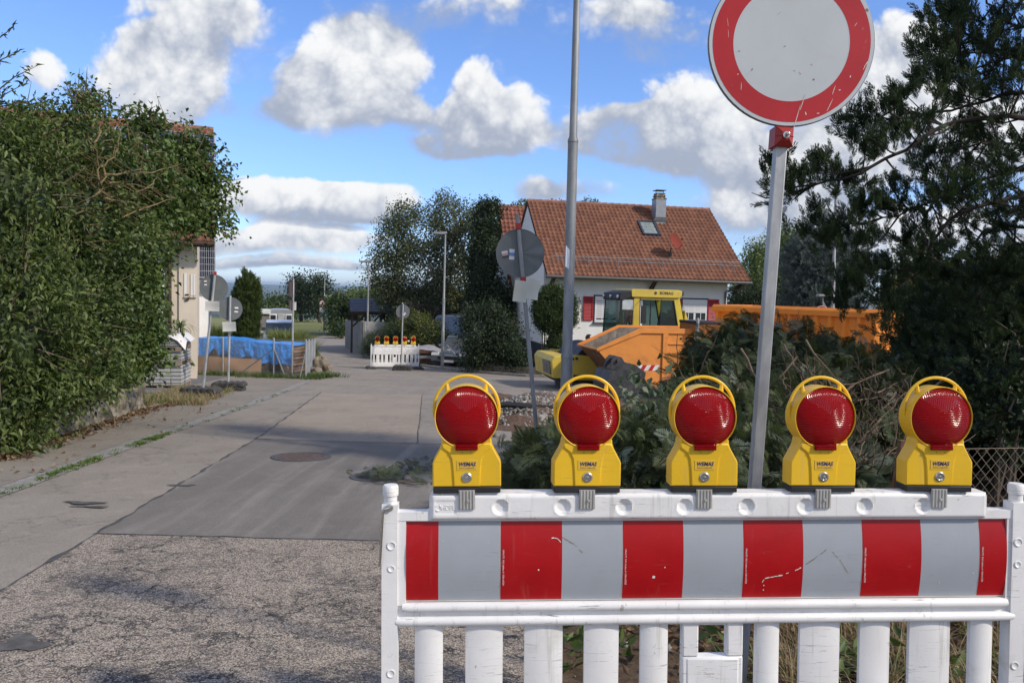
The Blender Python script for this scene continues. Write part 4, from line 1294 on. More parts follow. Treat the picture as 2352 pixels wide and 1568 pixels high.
c = MB(); c.bb(-.27, .27, -.25, .35, -.2, 1.10); c.build('chimney', mat('grey sheet metal', (.28, .30, .33), .5, .3, var=.1), house, smooth=0, M=Matrix.Translation(pc))
ch = [o for o in house.children if o.name.startswith('chimney')][0]
c = MB(); c.bb(-.29, .29, -.27, .37, 1.101, 1.16); c.bb(-.22, .22, -.2, .3, 1.161, 1.42); c.bb(-.25, .25, -.23, .33, 1.25, 1.29); c.build('chimney_head', M_LICHEN, ch, smooth=0)
c = MB()
for a in (-.2, .2): c.bb(a - .01, a + .01, 0, .04, 1.421, 1.55)
c.bb(-.27, .27, -.24, .34, 1.551, 1.575); c.build('chimney_cap', M_DSTEEL, ch, smooth=0)
MB().prism([(-.42, 0), (.42, 0), (.27, .2), (-.27, .2)], -.30, -.26, M=Matrix.Translation((0, 0, -.02))).build('flashing', M_ZINC, ch, smooth=0)
u, s_ = roof_uv(1539, 592)
dsh = MB(); dsh.tube([(0, 0, 0), (0, 0, .35), (0, -.06, .45)], .03, 8)
dsh.add([(-.14, .05, 0), (.14, .05, 0), (.0, -.05, .42)], [(0, 1, 2)])
dm = house_dish = dsh.build('dish_mount', M_ZINC, house, M=Matrix.Translation(onroof(u, s_, .03)))
tt = MB()
DM = Matrix.Translation((.12, -.14, .72)) @ Matrix.Rotation(R(28), 4, 'Z') @ Matrix.Rotation(R(66), 4, 'X') @ Matrix.Diagonal((.88, 1.0, 1, 1))
tt.lathe([(.001, -.0), (.15, .012), (.30, .05), (.42, .105), (.44, .115), (.42, .095), (.30, .04), (.15, .002), (.001, -.012)], 32, M=DM, cap=False)
tt.tube([DM @ Vector((0, -.40, .10)), DM @ Vector((0, -.30, .40)), DM @ Vector((0, -.05, .48))], .015, 6)
tt.lathe([(.04, 0), (.04, .12), (.02, .13)], 10, M=DM @ Matrix.Translation((0, -.06, .42)))
tt.build('dish', mat('red brown dish', (.21, .045, .03), .85, var=.08, spec=.2), dm)


def house_window(px0, py0, px1, py1, M, parent, v=0., blind=0., bars=False, sill=True):
    u0, z1 = onface(px0, py0, M, v); u1, z0 = onface(px1, py1, M, v)
    f = MB(); d = .10
    f.bb(u0 - .07, u0, v - .02, v + .02, z0 - .02, z1 + .07, 1); f.bb(u1, u1 + .07, v - .02, v + .02, z0 - .02, z1 + .07, 1); f.bb(u0, u1, v - .02, v + .02, z1, z1 + .069, 1)
    t = .075
    f.bb(u0, u0 + t, v - .035, v + .03, z0, z1 - .001); f.bb(u1 - t, u1, v - .035, v + .03, z0, z1 - .001); f.bb(u0 + t, u1 - t, v - .0345, v + .03, z1 - .2, z1 - .002); f.bb(u0 + t, u1 - t, v - .0345, v + .03, z0, z0 + .13)
    um = (u0 + u1) / 2
    f.bb(um - .05, um + .05, v - .033, v + .03, z0 + .13, z1 - .2)
    for uq in ((u0 + um) / 2 - .0, (u1 + um) / 2): f.bb(uq - .015, uq + .015, v - .03, v + .02, z0 + .13, z1 - .2)
    wf = f.build('window', [M_WFRAME, M_DKFRAME], parent, smooth=0)
    MB().bb(u0 + t, u1 - t, v - .012, v + .01, z0 + .13, z1 - .2).build('pane', M_GLASS, wf, smooth=0)
    if bars:
        b = MB()
        for i in range(9):
            zz = z0 + .2 + (z1 - z0 - .45) * i / 8.5
            b.bb(u0 + t, u1 - t, v - .026, v - .020, zz, zz + .075)
        b.build('blind', M_WFRAME, wf, smooth=0)
    if blind:
        b = MB(); zz = z1 - .2; k = int((z1 - z0) * blind / .045)
        for i in range(k):
            b.bb(u0 + t - .02, u1 - t + .02, v - .05, v - .036, zz - .042, zz); zz -= .045
        b.build('roller_shutter', M_WFRAME, wf, smooth=20, bevel=.006)
    if sill: MB().bb(u0 - .1, u1 + .1, v - .12, v + .0, z0 - .06, z0 - .021).build('sill', M_ZINC, wf, smooth=0)
    return wf


def shutter(px0, py0, px1, py1, M, parent):
    u0, z1 = onface(px0, py0, M, -.03); u1, z0 = onface(px1, py1, M, -.03)
    s = MB(); t = .06
    s.bb(u0, u0 + t, -.06, -.015, z0, z1); s.bb(u1 - t, u1, -.06, -.015, z0, z1); s.bb(u0 + t, u1 - t, -.0595, -.015, z1 - t, z1); s.bb(u0 + t, u1 - t, -.0595, -.015, z0, z0 + t)
    n = 16
    for i in range(n):
        zz = z0 + t + (z1 - z0 - 2 * t) * i / n; hh = (z1 - z0 - 2 * t) / n
        s.add([(u0 + t, -.05, zz), (u1 - t, -.05, zz), (u1 - t, -.02, zz + hh), (u0 + t, -.02, zz + hh)], [(0, 1, 2, 3)])
    for zz in (z0 + .2, z1 - .2): s.bb(u1 - .01, u1 + .05, -.065, -.05, zz - .02, zz + .02)
    s.build('shutter', M_SHUT, parent, smooth=0)


house_window(1367, 680, 1432, 741, HM, house, bars=True)
house_window(1568, 687, 1622, 741, HM, house, blind=.42)
for q in ((1340, 680, 1361, 736), (1437, 682, 1458, 738), (1545, 686, 1564, 741), (1626, 687, 1649, 742)):
    shutter(*q, HM, house)
MB().bb(LW + .001, LW + .06, .5, 1.1, 2.35, 3.0).build('side_window', M_GLASS, house, smooth=0)

# ---- second tiled house behind, its gable under ivy
A0 = foot(1178, 700, 43.5)
AM = Matrix((E1, E2, Vector((0, 0, 1)))).transposed().to_4x4(); AM.translation = A0
barn = thing('house', 'older red tiled house behind the white one with ivy over its gable', 'house', M=AM)
br = at(1142, 474, 47).z - A0.z; be = at(1186, 660, 43.5).z - A0.z
MB().bb(.2, 7, 0, 8, 0, be).prism([(0, be), (8, be), (4, br - .2)], .2, 7, M=Matrix(((0, 1, 0, 0), (1, 0, 0, 0), (0, 0, 1, 0), (0, 0, 0, 1)))).build('wall', M_PLAST, barn, smooth=0)
tile_roof('roof', (-.25, -.5, be - .4), (7.5, 0, 0), (0, 4.5, br - be + .4), 30, 19, M_TILE2, barn)
tile_roof('roof', (7.25, 8.5, be - .4), (-7.5, 0, 0), (0, -4.5, br - be + .4), 30, 12, M_TILE2, barn)
MB().tube([(-.3, 4, br + .02), (7.3, 4, br + .02)], .12, 10).build('ridge', M_RIDGE, barn)

# ---- beige house on the left with the number 5
LP = foot(453, 760, 24.0)
le1, le2 = Vector((.932, .363, 0)).normalized(), Vector((-.363, .932, 0)).normalized()
LM = Matrix((le1, le2, Vector((0, 0, 1)))).transposed().to_4x4(); LM.translation = LP
lh = thing('house', 'beige house number 5 with tiled roof and solar panels behind the left hedge', 'house', M=LM)
le = 2.92 - LP.z; lr = 7.06 - LP.z
w = MB(); w.bb(-9, -.02, 0, 8, -.4, le + .55)
w.prism([(0, le + .55), (8, le + .55), (4, lr - .2)], -9, -.02, M=Matrix(((0, 1, 0, 0), (1, 0, 0, 0), (0, 0, 1, 0), (0, 0, 0, 1))))
w.bb(-.52, .0, -.06, -.0005, -.4, le + .35)
w.build('wall', M_BEIGE, lh, smooth=0)
MB().bb(-9.02, -.9, -.05, -.001, -.4, le + .4).build('side_wall', M_PLAST, lh, smooth=0)
lroof = tile_roof('roof', (-9.3, -.6, le), (9.75, 0, 0), (0, 4.6, lr - le), 44, 20, M_TILE, lh)
tile_roof('roof', (.45, 8.6, le), (-9.75, 0, 0), (0, -4.6, lr - le), 30, 12, M_TILE, lh)
s = MB()
for ya, yb in ((-.6, 4.), (8.6, 4.)):
    s.add([(-9.3, ya, le - .02), (.45, ya, le - .02), (.45, yb, lr - .02), (-9.3, yb, lr - .02), (-9.3, ya, le - .16), (.45, ya, le - .16), (.45, yb, lr - .18), (-9.3, yb, lr - .18)], [(0, 1, 2, 3), (7, 6, 5, 4), (0, 4, 5, 1), (1, 5, 6, 2), (3, 7, 4, 0)])
s.build('soffit', M_BROWN, lh, smooth=0)
MB().tube([(-9.3, 4, lr + .03), (.47, 4, lr + .03)], .11, 10).build('ridge', M_RIDGE, lroof)
MB().tube([(-9.3, -.66, le - .04), (.5, -.66, le - .06)], .07, 10).build('gutter', M_BROWN, lh)
MB().tube([(-.78, -.66, le - .05), (-.78, -.12, le - .5), (-.78, -.12, -.3)], .06, 10).build('downpipe', M_BROWN, lh)
lmr = Matrix((Vector((1, 0, 0)), Vector((0, 4.6, lr - le)).normalized(), Vector((0, -(lr - le), 4.6)).normalized())).transposed().to_4x4()


def pv(M, w_, h_, nx, ny, parent, name='solar_panel'):
    m = MB(); m.bb(0, w_, 0, h_, 0, .03, 0)
    for i in range(nx + 1):
        x = w_ * i / nx; m.bb(x - (.02 if i in (0, nx) else .006), x + (.02 if i in (0, nx) else .006), 0, h_, .028, .034, 1)
    for j in range(ny + 1):
        y = h_ * j / ny; m.bb(0, w_, y - (.02 if j in (0, ny) else .007), y + (.02 if j in (0, ny) else .007), .0285, .0345, 1)
    return m.build(name, [M_PVC, M_ALU], parent, smooth=0, M=M)


for i in range(3):
    mm = lmr.copy(); mm.translation = Vector((-2.6 + i * 1.05, -.6, le)) + Vector((0, 4.6, lr - le)).normalized() * 4.1 + Vector((0, -(lr - le), 4.6)).normalized() * .08
    pv(mm, 1.0, 1.65, 6, 10, lh)
for px in (427, 441, 447.5):
    u, z1 = onface(px, 628 if px < 435 else 630, LM, -.06); _, z0 = onface(px, 678, LM, -.06)
    b = MB(); hw = .035 if px < 435 else .02
    b.bb(u - hw, u + hw, -.075, -.061, z0, z1, 0); b.bb(u - hw - .025, u - hw, -.082, -.061, z0, z1, 1); b.bb(u + hw, u + hw + .02, -.079, -.061, z0, z1, 1); b.bb(u - .05, u + .05, -.12, -.061, z0 - .07, z0 - .02, 1)
    b.build('slit_window', [M_WFRAME, M_BEIGE], lh, smooth=0)
u, z_ = onface(430, 684, LM, -.07)
text('house_number', '5', .30, Matrix.Translation((u, -.09, z_)) @ FRONT, M_BROWN, lh, .012, 0, .006)
# rear wing with hanging panels
w = MB(); w.bb(-4, .30, 6.2, 7.2, -.4, 3.6)
w.build('rear_wall', M_PLAST, lh, smooth=0)
u0, z1 = onface(454, 545, LM, 6.0); u1, z0 = onface(494, 638, LM, 6.0)
pm_ = Matrix(((1, 0, 0, u0), (0, 0, -1, 6.0), (0, 1, 0, z0), (0, 0, 0, 1)))
pv(pm_, u1 - u0, z1 - z0, 8, 6, lh)
b = MB(); b.bb(u0 - 1, u1 + .02, 6.05, 6.15, z1, z1 + .35); b.build('fascia', M_BROWN, lh, smooth=0)
b = MB(); b.bb(u0 - 1, u1, 6.03, 6.15, z0 - .55, z0 - .02); b.build('balcony_boards', M_GREYW, lh, smooth=0)
MB().bb(u0 - 1, u1 + .05, 5.6, 7.4, z1 + .36, z1 + .5).build('wing_roof', M_RUST, lh, smooth=0)

# ---- grey building half hidden behind the right hand trees
gp = foot(2300, 760, 46)
gb = thing('house', 'grey building with shallow roof glimpsed between the dark trees at right', 'house', gp, R(4))
MB().bb(-3.5, 6, 0, 7, -.4, 4.6).prism([(0, 4.6), (7, 4.6), (3.5, 6.2)], -3.5, 6, M=Matrix(((0, 1, 0, 0), (1, 0, 0, 0), (0, 0, 1, 0), (0, 0, 0, 1)))).build('wall', mat('grey render', (.22, .235, .26), .85, var=.06), gb, smooth=0)
MB().add([(-4, -.6, 4.4), (6.5, -.6, 4.9), (6.5, 3.5, 6.6), (-4, 3.5, 6.1), (-4, -.6, 4.25), (6.5, -.6, 4.75), (6.5, 3.5, 6.45), (-4, 3.5, 5.95)], [(0, 1, 2, 3), (4, 7, 6, 5), (0, 4, 5, 1), (1, 5, 6, 2), (2, 6, 7, 3), (3, 7, 4, 0)]).build('roof', M_ZINC, gb, smooth=0)
wf = MB().bb(-2.9, -1.2, -.03, .01, 2.6, 3.9).build('window', M_WFRAME, gb, smooth=0); MB().bb(-2.8, -1.3, -.035, .0, 2.7, 3.8).build('pane', M_GLASS, wf, smooth=0)
# ---- little shed right of the white house
gp = foot(1690, 760, 47)
sh2 = thing('garden_shed', 'small dark grey shed at the right end of the white house', 'shed', gp, R(11))
MB().bb(-.9, .8, 0, 3, -.3, 2.55).build('wall', mat('dark grey boards', (.06, .065, .07), .8, var=.2, stretch=(6, 6, .5)), sh2, smooth=0)
MB().prism([(-1.0, 2.95), (1.25, 2.35), (1.25, 2.45), (-1.0, 3.05)], -.3, 3.2).build('roof', M_ZINC, sh2, smooth=0)

# ---- carport with slate roof and grey board fence
cp_ = foot(856, 775, 47)
co = thing('carport', 'open carport with dark slate roof beyond the far barrier', 'carport', cp_, R(9))
za = at(855, 716, 47).z - cp_.z; zb = at(855, 686, 48.5).z - cp_.z
r_ = MB(); r_.add([(-1.35, -.2, za), (1.35, -.2, za), (1.2, 1.6, zb), (-1.5, 1.6, zb), (1.35, 3.4, za), (-1.35, 3.4, za)], [(0, 1, 2, 3), (3, 2, 4, 5), (0, 3, 5), (1, 4, 2)])
for i in range(9):
    t0 = i / 9
    a = Vector((-1.35, -.2, za)).lerp(Vector((-1.5, 1.6, zb)), t0); b = Vector((1.35, -.2, za)).lerp(Vector((1.2, 1.6, zb)), t0); n_ = Vector((0, -(zb - za), 1.8)).normalized()
    dd = Vector((-.15, 1.8, zb - za)) / 9
    r_.add([a + n_ * .025, b + n_ * .025, b + dd + n_ * .006, a + dd + n_ * .006, a, b], [(0, 1, 2, 3), (4, 5, 1, 0)])
r_.build('roof', M_SLATE, co, smooth=0)
MB().bb(-1.36, 1.36, -.24, -.18, za - .1, za + .03).bb(-1.3, 1.3, -.15, 3.3, za - .17, za - .105).build('fascia', M_BROWN, co, smooth=0)
for x in (-1.25, -.45, .45, 1.25):
    for y in (0, 3.2): MB().bb(x - .06, x + .06, y - .06, y + .06, -.2, za - .171).build('post', M_BROWN, co, smooth=0)
for a, b in (((-1.2, 0, za - .9), (-.5, 0, za - .2)), ((.4, 0, za - .2), (-.1, 0, za - .75))): MB().tube([a, b], .05, 4).build('brace', M_BROWN, co, smooth=0)
def board_fence(name, label, pa, pb, h, n, m, horiz=False, cat='fence'):
    pa, pb = Vector(pa), Vector(pb); d = pb - pa; L = Vector((d.x, d.y)).length
    x = Vector((d.x, d.y, 0)).normalized(); M = Matrix((x, Vector((-x.y, x.x, 0)), Vector((0, 0, 1)))).transposed().to_4x4(); M.translation = pa
    t = thing(name, label, cat, M=M); dz = d.z / L
    b = MB()
    for i in range(n):
        if horiz:
            b.prism([(0, h * i / n), (L, h * i / n + dz * L), (L, h * (i + .94) / n + dz * L), (0, h * (i + .94) / n)], -.015 - .002 * (i % 2), .015)
        else:
            a = L * i / n; w_ = L / n * .93; e = random.uniform(-.04, .04)
            b.bb(a, a + w_, -.012 - .012 * (i % 2), .012, a * dz - .1, h + a * dz + e)
    b.build('boards', m, t, smooth=0)
    for i in range(3):
        a = L * i / 2; MB().bb(a - .05, a + .05, .013, .11, a * dz - .2, h + a * dz + .03).build('post', M_GREYW, t, smooth=0)
    return t
fa, fb_, fc = foot(793, 780, 53), foot(833, 790, 45), foot(903, 790, 45.5)
board_fence('board_fence', 'weathered grey upright board fence running back along the road beside the carport', fa, fb_, at(812, 737, 48).z - foot(812, 780, 48).z, 26, M_GREYW)
board_fence('board_fence', 'pale grey horizontal board screen in front of the carport', fb_, fc, at(860, 738, 45).z - fb_.z, 11, M_GREYW2, True)
# timber gable of the barn in the birch shade
bp = foot(990, 800, 49.5)
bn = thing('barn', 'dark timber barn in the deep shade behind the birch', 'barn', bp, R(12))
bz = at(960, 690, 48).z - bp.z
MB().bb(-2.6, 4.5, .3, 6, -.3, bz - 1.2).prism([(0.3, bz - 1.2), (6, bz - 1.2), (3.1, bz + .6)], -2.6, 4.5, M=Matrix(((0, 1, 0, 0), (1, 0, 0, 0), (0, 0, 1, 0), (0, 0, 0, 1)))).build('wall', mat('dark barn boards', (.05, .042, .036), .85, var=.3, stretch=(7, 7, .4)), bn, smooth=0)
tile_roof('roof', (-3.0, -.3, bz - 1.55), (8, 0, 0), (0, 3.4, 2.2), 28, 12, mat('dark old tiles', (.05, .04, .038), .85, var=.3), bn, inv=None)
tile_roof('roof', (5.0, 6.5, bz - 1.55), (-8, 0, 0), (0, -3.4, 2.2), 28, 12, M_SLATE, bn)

# ================================================================== works machines and containers
def basis(px, py, d, rz):
    p = foot(px, py, d)
    return Matrix.Translation(p) @ Matrix.Rotation(rz, 4, 'Z')


M_MYEL = mat('yellow machine paint', (.66, .49, .07), .42, var=.05, vs=3, dirt=(.52, .38, .10), dirt_amt=.4, ds=2.5, dirt2=(.26, .19, .09), scuff=.5)
M_OLIVE = mat('olive yellow panel', (.66, .53, .05), .5, var=.08)  # olive yellow of the rear cab pillars
M_TGLASS = glassmat('tinted cab glass', (.55, .72, .70), .04, .42)
M_INT = mat('cab interior', (.02, .02, .022), .6, var=.3)
RMx = basis(1450, 880, 25.3, R(12))
ro = thing('road_roller', 'yellow single drum road roller with glazed cab behind the orange skip', 'road roller', M=RMx)
cab = MB()
yn, yf = -.78, .78
cab.prism([(-.40, 2.98), (1.20, 2.98), (1.28, 3.05), (1.28, 3.20), (1.18, 3.23), (-.38, 3.23), (-.42, 3.17)], yn - .05, yf + .05)
for y in (yn, yf - .08):
    cab.prism([(-.34, 1.5), (-.10, 1.5), (-.12, 2.98), (-.31, 2.98)], y, y + .08)
    cab.prism([(1.16, 1.55), (1.55, 1.55), (1.22, 2.98), (1.02, 2.98), (1.20, 2.1)], y, y + .08, 1)
    cab.bb(-.72, 1.56, y + .001, y + .079, 1.40, 1.55)
    cab.bb(-.09, 1.05, y + .005, y + .075, 2.90, 2.979)
cab.bb(-.75, 1.55, yn + .08, yf - .08, 1.30, 1.47)
cab.build('cab', [M_MYEL, M_OLIVE], ro, bevel=.012)
v_ = MB(); v_.prism([(-.80, 2.90), (-.78, 3.10), (-.42, 3.19), (-.42, 2.97), (-.74, 2.86)], yn - .03, yf + .03); 
MB().prism([(1.281, 3.03), (1.36, 3.06), (1.36, 3.20), (1.281, 3.20)], yn, yf).build('visor', M_BLK, ro, bevel=.015)
v_.build('visor', M_BLK, ro, bevel=.015)
for yy in (yn + .1, yf - .1, 0.):
    l_ = MB().lathe([(.06, 0), (.06, .05), (.045, .06)], 12, M=Matrix.Translation((-.79, yy, 2.98)) @ Matrix.Rotation(R(-90), 4, 'Y')); l_.build('work_light', M_STEEL, ro)
for y in (yn + .03, yf - .03):
    MB().prism([(-.78, 1.56), (-.35, 1.56), (-.32, 2.90), (-.72, 2.90)], y - .006, y + .006).build('window_glass', M_TGLASS, ro, smooth=0)
    MB().prism([(.62, 1.56), (1.14, 1.56), (1.19, 2.0), (1.02, 2.90), (.62, 2.90)], y - .006, y + .006).build('window_glass', M_TGLASS, ro, smooth=0)
MB().add([(-.80, yn + .03, 1.50), (-.80, yf - .03, 1.50), (-.73, yf - .03, 2.90), (-.73, yn + .03, 2.90)], [(0, 1, 2, 3)]).build('windscreen', M_TGLASS, ro, smooth=0)
MB().add([(1.36, yn + .08, 1.6), (1.36, yf - .08, 1.6), (1.12, yf - .08, 2.9), (1.12, yn + .08, 2.9)], [(0, 1, 2, 3)]).build('rear_window', M_TGLASS, ro, smooth=0)
fr = MB()
for y in (yn + .03, yf - .03):
    for a, b in (((-.79, 1.52), (-.73, 2.92)), ((-.73, 2.92), (-.30, 2.92)), ((.61, 1.56), (.61, 2.92)), ((1.15, 1.56), (1.21, 2.0)), ((1.21, 2.0), (1.03, 2.9)), ((-.09, 1.56), (-.11, 2.9)), ((.26, 1.56), (.26, 2.9))):
        fr.tube([(a[0], y - .01, a[1]), (b[0], y - .01, b[1])], .022, 6)
fr.tube([(-.80, yn + .03, 1.5), (-.80, yf - .03, 1.5)], .03, 6)
fr.build('window_frame', M_BLK, ro)
it = MB(); it.bb(.45, .95, -.28, .28, 1.47, 1.72); it.prism([(.85, 1.70), (1.0, 1.70), (1.12, 2.45), (1.0, 2.5)], -.26, .26); it.prism([(-.55, 1.47), (-.2, 1.47), (-.25, 2.05), (-.45, 2.0)], -.3, .3); it.tube([(.0, 0, 1.47), (-.15, 0, 2.15)], .04, 8); it.tube([(-.15 + .22 * math.cos(a) * .3, .22 * math.sin(a), 2.15 + .22 * math.cos(a)) for a in np.linspace(0, 6.28, 17)], .018, 6); it.tube([(.6, -.32, 1.95), (.35, -.32, 2.0)], .04, 6)
it.build('driver_seat', M_INT, ro, bevel=.03)
mi = MB(); mi.bb(-.17, .0, yn - .30, yn - .24, 2.16, 2.72); mi.tube([(-.1, yn, 2.90), (-.1, yn - .26, 2.86), (-.1, yn - .27, 2.6)], .016, 6)
mi.build('mirror', M_BLK, ro, bevel=.03)
MB().bb(-.68, -.22, yn + .02, yn + .04, 2.58, 2.90).build('sun_shade', mat('pale film', (.5, .55, .56), .4), ro, smooth=0)
text('lettering', 'BOMAG', .13, Matrix.Translation((.75, yn - .053, 3.12)) @ FRONT, M_STK_K, ro, .002, 0, .003)
e = MB().lathe([(.05, 0), (.05, .004), (.03, .004), (.03, .001)], 16, M=Matrix.Translation((.38, yn - .051, 3.12)) @ Matrix.Rotation(R(90), 4, 'X')); e.build('emblem', M_STK_K, ro)
hd = MB(); hd.prism([(1.50, 1.0), (3.3, 1.0), (3.35, 1.75), (2.9, 2.0), (1.62, 2.16), (1.46, 2.60), (1.40, 1.6)], -.72, .72)
hd = hd.build('engine_hood', M_MYEL, ro, bevel=.03)
gr_ = MB().prism([(1.95, 1.5), (2.85, 1.5), (2.75, 1.86), (1.98, 2.02)], -.735, .735); gr_.build('grille', M_BLK, hd, bevel=.004)
MB().bb(-.6, 3.0, -.55, .55, .62, 1.32).build('chassis', M_MYEL, ro, bevel=.03)
for y in (-1.0, .62):
    wl = MB(); RW = Matrix.Translation((1.7, y, .75)) @ Matrix.Rotation(R(-90), 4, 'X')
    wl.lathe([(.38, 0), (.62, -.02), (.74, .04), (.75, .19), (.74, .34), (.62, .40), (.38, .38)], 32, M=RW)
    for i in range(22):
        wl.box((.745 * math.cos(i * .2856), .745 * math.sin(i * .2856), .19), (.07, .07, .36), M=RW @ Matrix.Translation((0, 0, 0)))
    wo_ = wl.build('tyre', M_BLK, ro)
    MB().lathe([(.37, .05), (.37, .33), (.1, .30), (.1, .08)], 24, M=RW).build('rim', M_MYEL, wo_)
dr = MB().lathe([(.60, -1.02), (.75, -1.02), (.75, 1.02), (.60, 1.02), (.60, .9), (.1, .9)], 56, M=Matrix.Translation((-1.55, 0, .75)) @ Matrix.Rotation(R(90), 4, 'X')); dr.build('drum', M_DSTEEL, ro)
ff = MB()
for y in (-1.16, 1.06):
    ff.prism([(-2.55, .62), (-2.50, 1.17), (-1.05, 1.12), (-.55, .78), (-.50, .46), (-1.2, .36), (-2.3, .40)], y, y + .10)
ff.prism([(-2.95, .45), (-3.02, .98), (-2.92, 1.12), (-2.501, 1.14), (-2.551, .62), (-2.552, .45)], -1.14, 1.14)
ff.prism([(-.62, .50), (-.65, 1.0), (-.40, 1.05), (-.40, .5)], -1.05, 1.05)
fo = ff.build('drum_frame', M_MYEL, ro, bevel=.02)
MB().prism([(-3.0, .55), (-3.045, .95), (-3.02, .96), (-2.98, .55)], -.95, -.05).build('worn_plate', M_DIRTY, fo, smooth=0)
bl = MB()
for x, z in ((-2.36, 1.05), (-2.24, 1.06), (-2.42, .92), (-2.44, .78), (-2.46, .64)):
    bl.lathe([(.045, 0), (.045, .02), (.01, .022)], 8, M=Matrix.Translation((x, -1.16, z)) @ Matrix.Rotation(R(90), 4, 'X'))
bl.lathe([(.30, 0), (.30, .03), (.12, .05), (.1, .12), (.02, .13)], 20, M=Matrix.Translation((-.95, -1.16, .62)) @ Matrix.Rotation(R(90), 4, 'X'))
bl.bb(-2.32, -1.95, -1.175, -1.155, .46, .56)
bl.build('bolt_plate', M_BLK, fo)
sc_b = MB(); sc_b.prism([(-2.9, .44), (-2.4, .44), (-1.9, .12), (-2.1, .08), (-2.5, .2)], -1.0, 1.0); sc_b.bb(-2.85, -2.7, -1.05, -.9, .2, .44); sc_b.bb(-2.55, -2.4, -1.05, -.9, .12, .38)
sc_b.build('scraper', M_DSTEEL, fo, bevel=.01)
text('lettering', '55', .12, Matrix.Translation((-1.25, -1.172, .62)) @ FRONT, M_STK_K, fo, .002)

# ---- orange skip in front of the roller
p = at(1372, 802, 22.0)
gzs = gz(p.x, p.y)
SM = Matrix.Translation((p.x, p.y, gzs)) @ Matrix.Rotation(R(13), 4, 'Z')
sk = thing('skip_container', 'open orange skip with sloping front lip and dirty inside before the roller', 'skip', M=SM)
zl, zr = p.z - gzs, at(1472, 757, 22.3).z - gzs
Wd = 1.75
prof = [(0, zl), (1.28, zr), (3.75, zr), (3.75, .12), (.95, .12), (.48, zl - .52)]
b = MB()
for y0, y1 in ((0, .05), (Wd - .05, Wd)):
    b.prism(prof, y0, y1)
b.build('side_wall', M_ORANGE, sk, smooth=0)
b = MB(); b.prism([(0, zl), (.48, zl - .52), (.95, .12), (1.0, .12), (.53, zl - .53), (.05, zl - .01)], .0505, Wd - .0505); b.bb(1.0, 3.7, .0505, Wd - .0505, .121, .17); b.bb(3.70, 3.749, .0505, Wd - .0505, .171, zr - .001)
b.build('floor_plate', M_RUST, sk, smooth=0)
b = MB(); b.prism([(.06, zl - .02), (1.29, zr - .02), (3.69, zr - .02), (3.69, .2), (1.0, .2), (.55, zl - .5)], Wd - .056, Wd - .0505)
b.prism([(.06, zl - .02), (1.29, zr - .02), (3.69, zr - .02), (3.69, .2), (1.0, .2), (.55, zl - .5)], .0505, .056)
b.build('lining', M_DIRTY, sk, smooth=0)
b = MB()
for y0, y1 in ((-.045, -.0005), (Wd + .0005, Wd + .045)):
    b.prism([(-.02, zl - .06), (-.02, zl + .035), (1.27, zr + .05), (3.80, zr + .05), (3.80, zr - .10), (1.31, zr - .10)], y0, y1)
    b.bb(1.98, 2.14, y0, y1, .13, zr - .101); b.bb(3.6, 3.8, y0, y1, .13, zr - .101); b.bb(2.1405, 3.5995, y0 + .012, y1, zr - .42, zr - .36)
b.tube([(-.01, -.04, zl), (-.01, Wd + .04, zl)], .03, 8)
b.build('rim', M_ORANGE, sk, bevel=.008)
b = MB()
for i in range(6): b.lathe([(.035, 0), (.03, .005), (.001, .006)], 10, M=Matrix.Translation((2.55 + .17 * i, -.008, zr - .24)) @ Matrix.Rotation(R(90), 4, 'X'))
b.build('hole', M_BLK, sk)
b = MB(); wz = .42
for i in range(5):
    x0 = 1.05 + i * .13
    b.add([(x0, -.006, wz), (x0 + .13, -.006, wz), (x0 + .13 + .10, -.006, wz + .16), (x0 + .10, -.006, wz + .16)], [(0, 1, 2, 3)], i % 2)
zz = at(1490, 846, 22.2).z - gzs - .08
b.build('warning_stripe', [M_WP, M_SIGN_R], sk, smooth=0, M=Matrix.Translation((.12, 0, zz - wz)))

# ---- dark excavator bucket leaning before the skip
BMx = basis(1440, 905, 20.6, R(14))
zg = BMx.translation.z
bu = thing('excavator_bucket', 'dark steel excavator bucket with pin lugs lying before the orange skip', 'bucket', M=BMx)
def bx(px, py): return ((px - 1440) / F * 20.6, at(px, py, 20.6).z - zg)
shl = [bx(*q) for q in ((1394, 850), (1385, 880), (1392, 915), (1425, 935), (1500, 940), (1560, 925))]
ins = [(x + .0, z + .03) for x, z in [bx(*q) for q in ((1400, 852), (1396, 882), (1402, 908), (1430, 925), (1500, 930), (1560, 918))]]
MB().prism(shl + ins[::-1], -.1, .9).build('shell', M_DSTEEL, bu, smooth=0)
MB().prism([bx(*q) for q in ((1394, 850), (1385, 880), (1392, 915), (1425, 935), (1500, 940), (1560, 925), (1480, 872), (1462, 846))], .9, .94).prism([bx(*q) for q in ((1394, 850), (1385, 880), (1392, 915), (1425, 935), (1500, 940), (1560, 925), (1475, 880), (1440, 846))], -.14, -.1005).build('cheek', M_DSTEEL, bu, smooth=0)
lg = MB()
for y in (.12, .55):
    lg.prism([bx(*q) for q in ((1401, 848), (1404, 826), (1414, 817), (1428, 820), (1436, 832), (1462, 838), (1490, 858), (1486, 876), (1455, 866), (1425, 852))], y, y + .05)
lg.tube([(*bx(1418, 828)[:1], .05, bx(1418, 828)[1]), (bx(1418, 828)[0], .68, bx(1418, 828)[1])], .045, 12)
lg.tube([(bx(1474, 862)[0], .05, bx(1474, 862)[1]), (bx(1474, 862)[0], .68, bx(1474, 862)[1])], .045, 12)
lg.build('lug', M_DSTEEL, bu, bevel=.006)
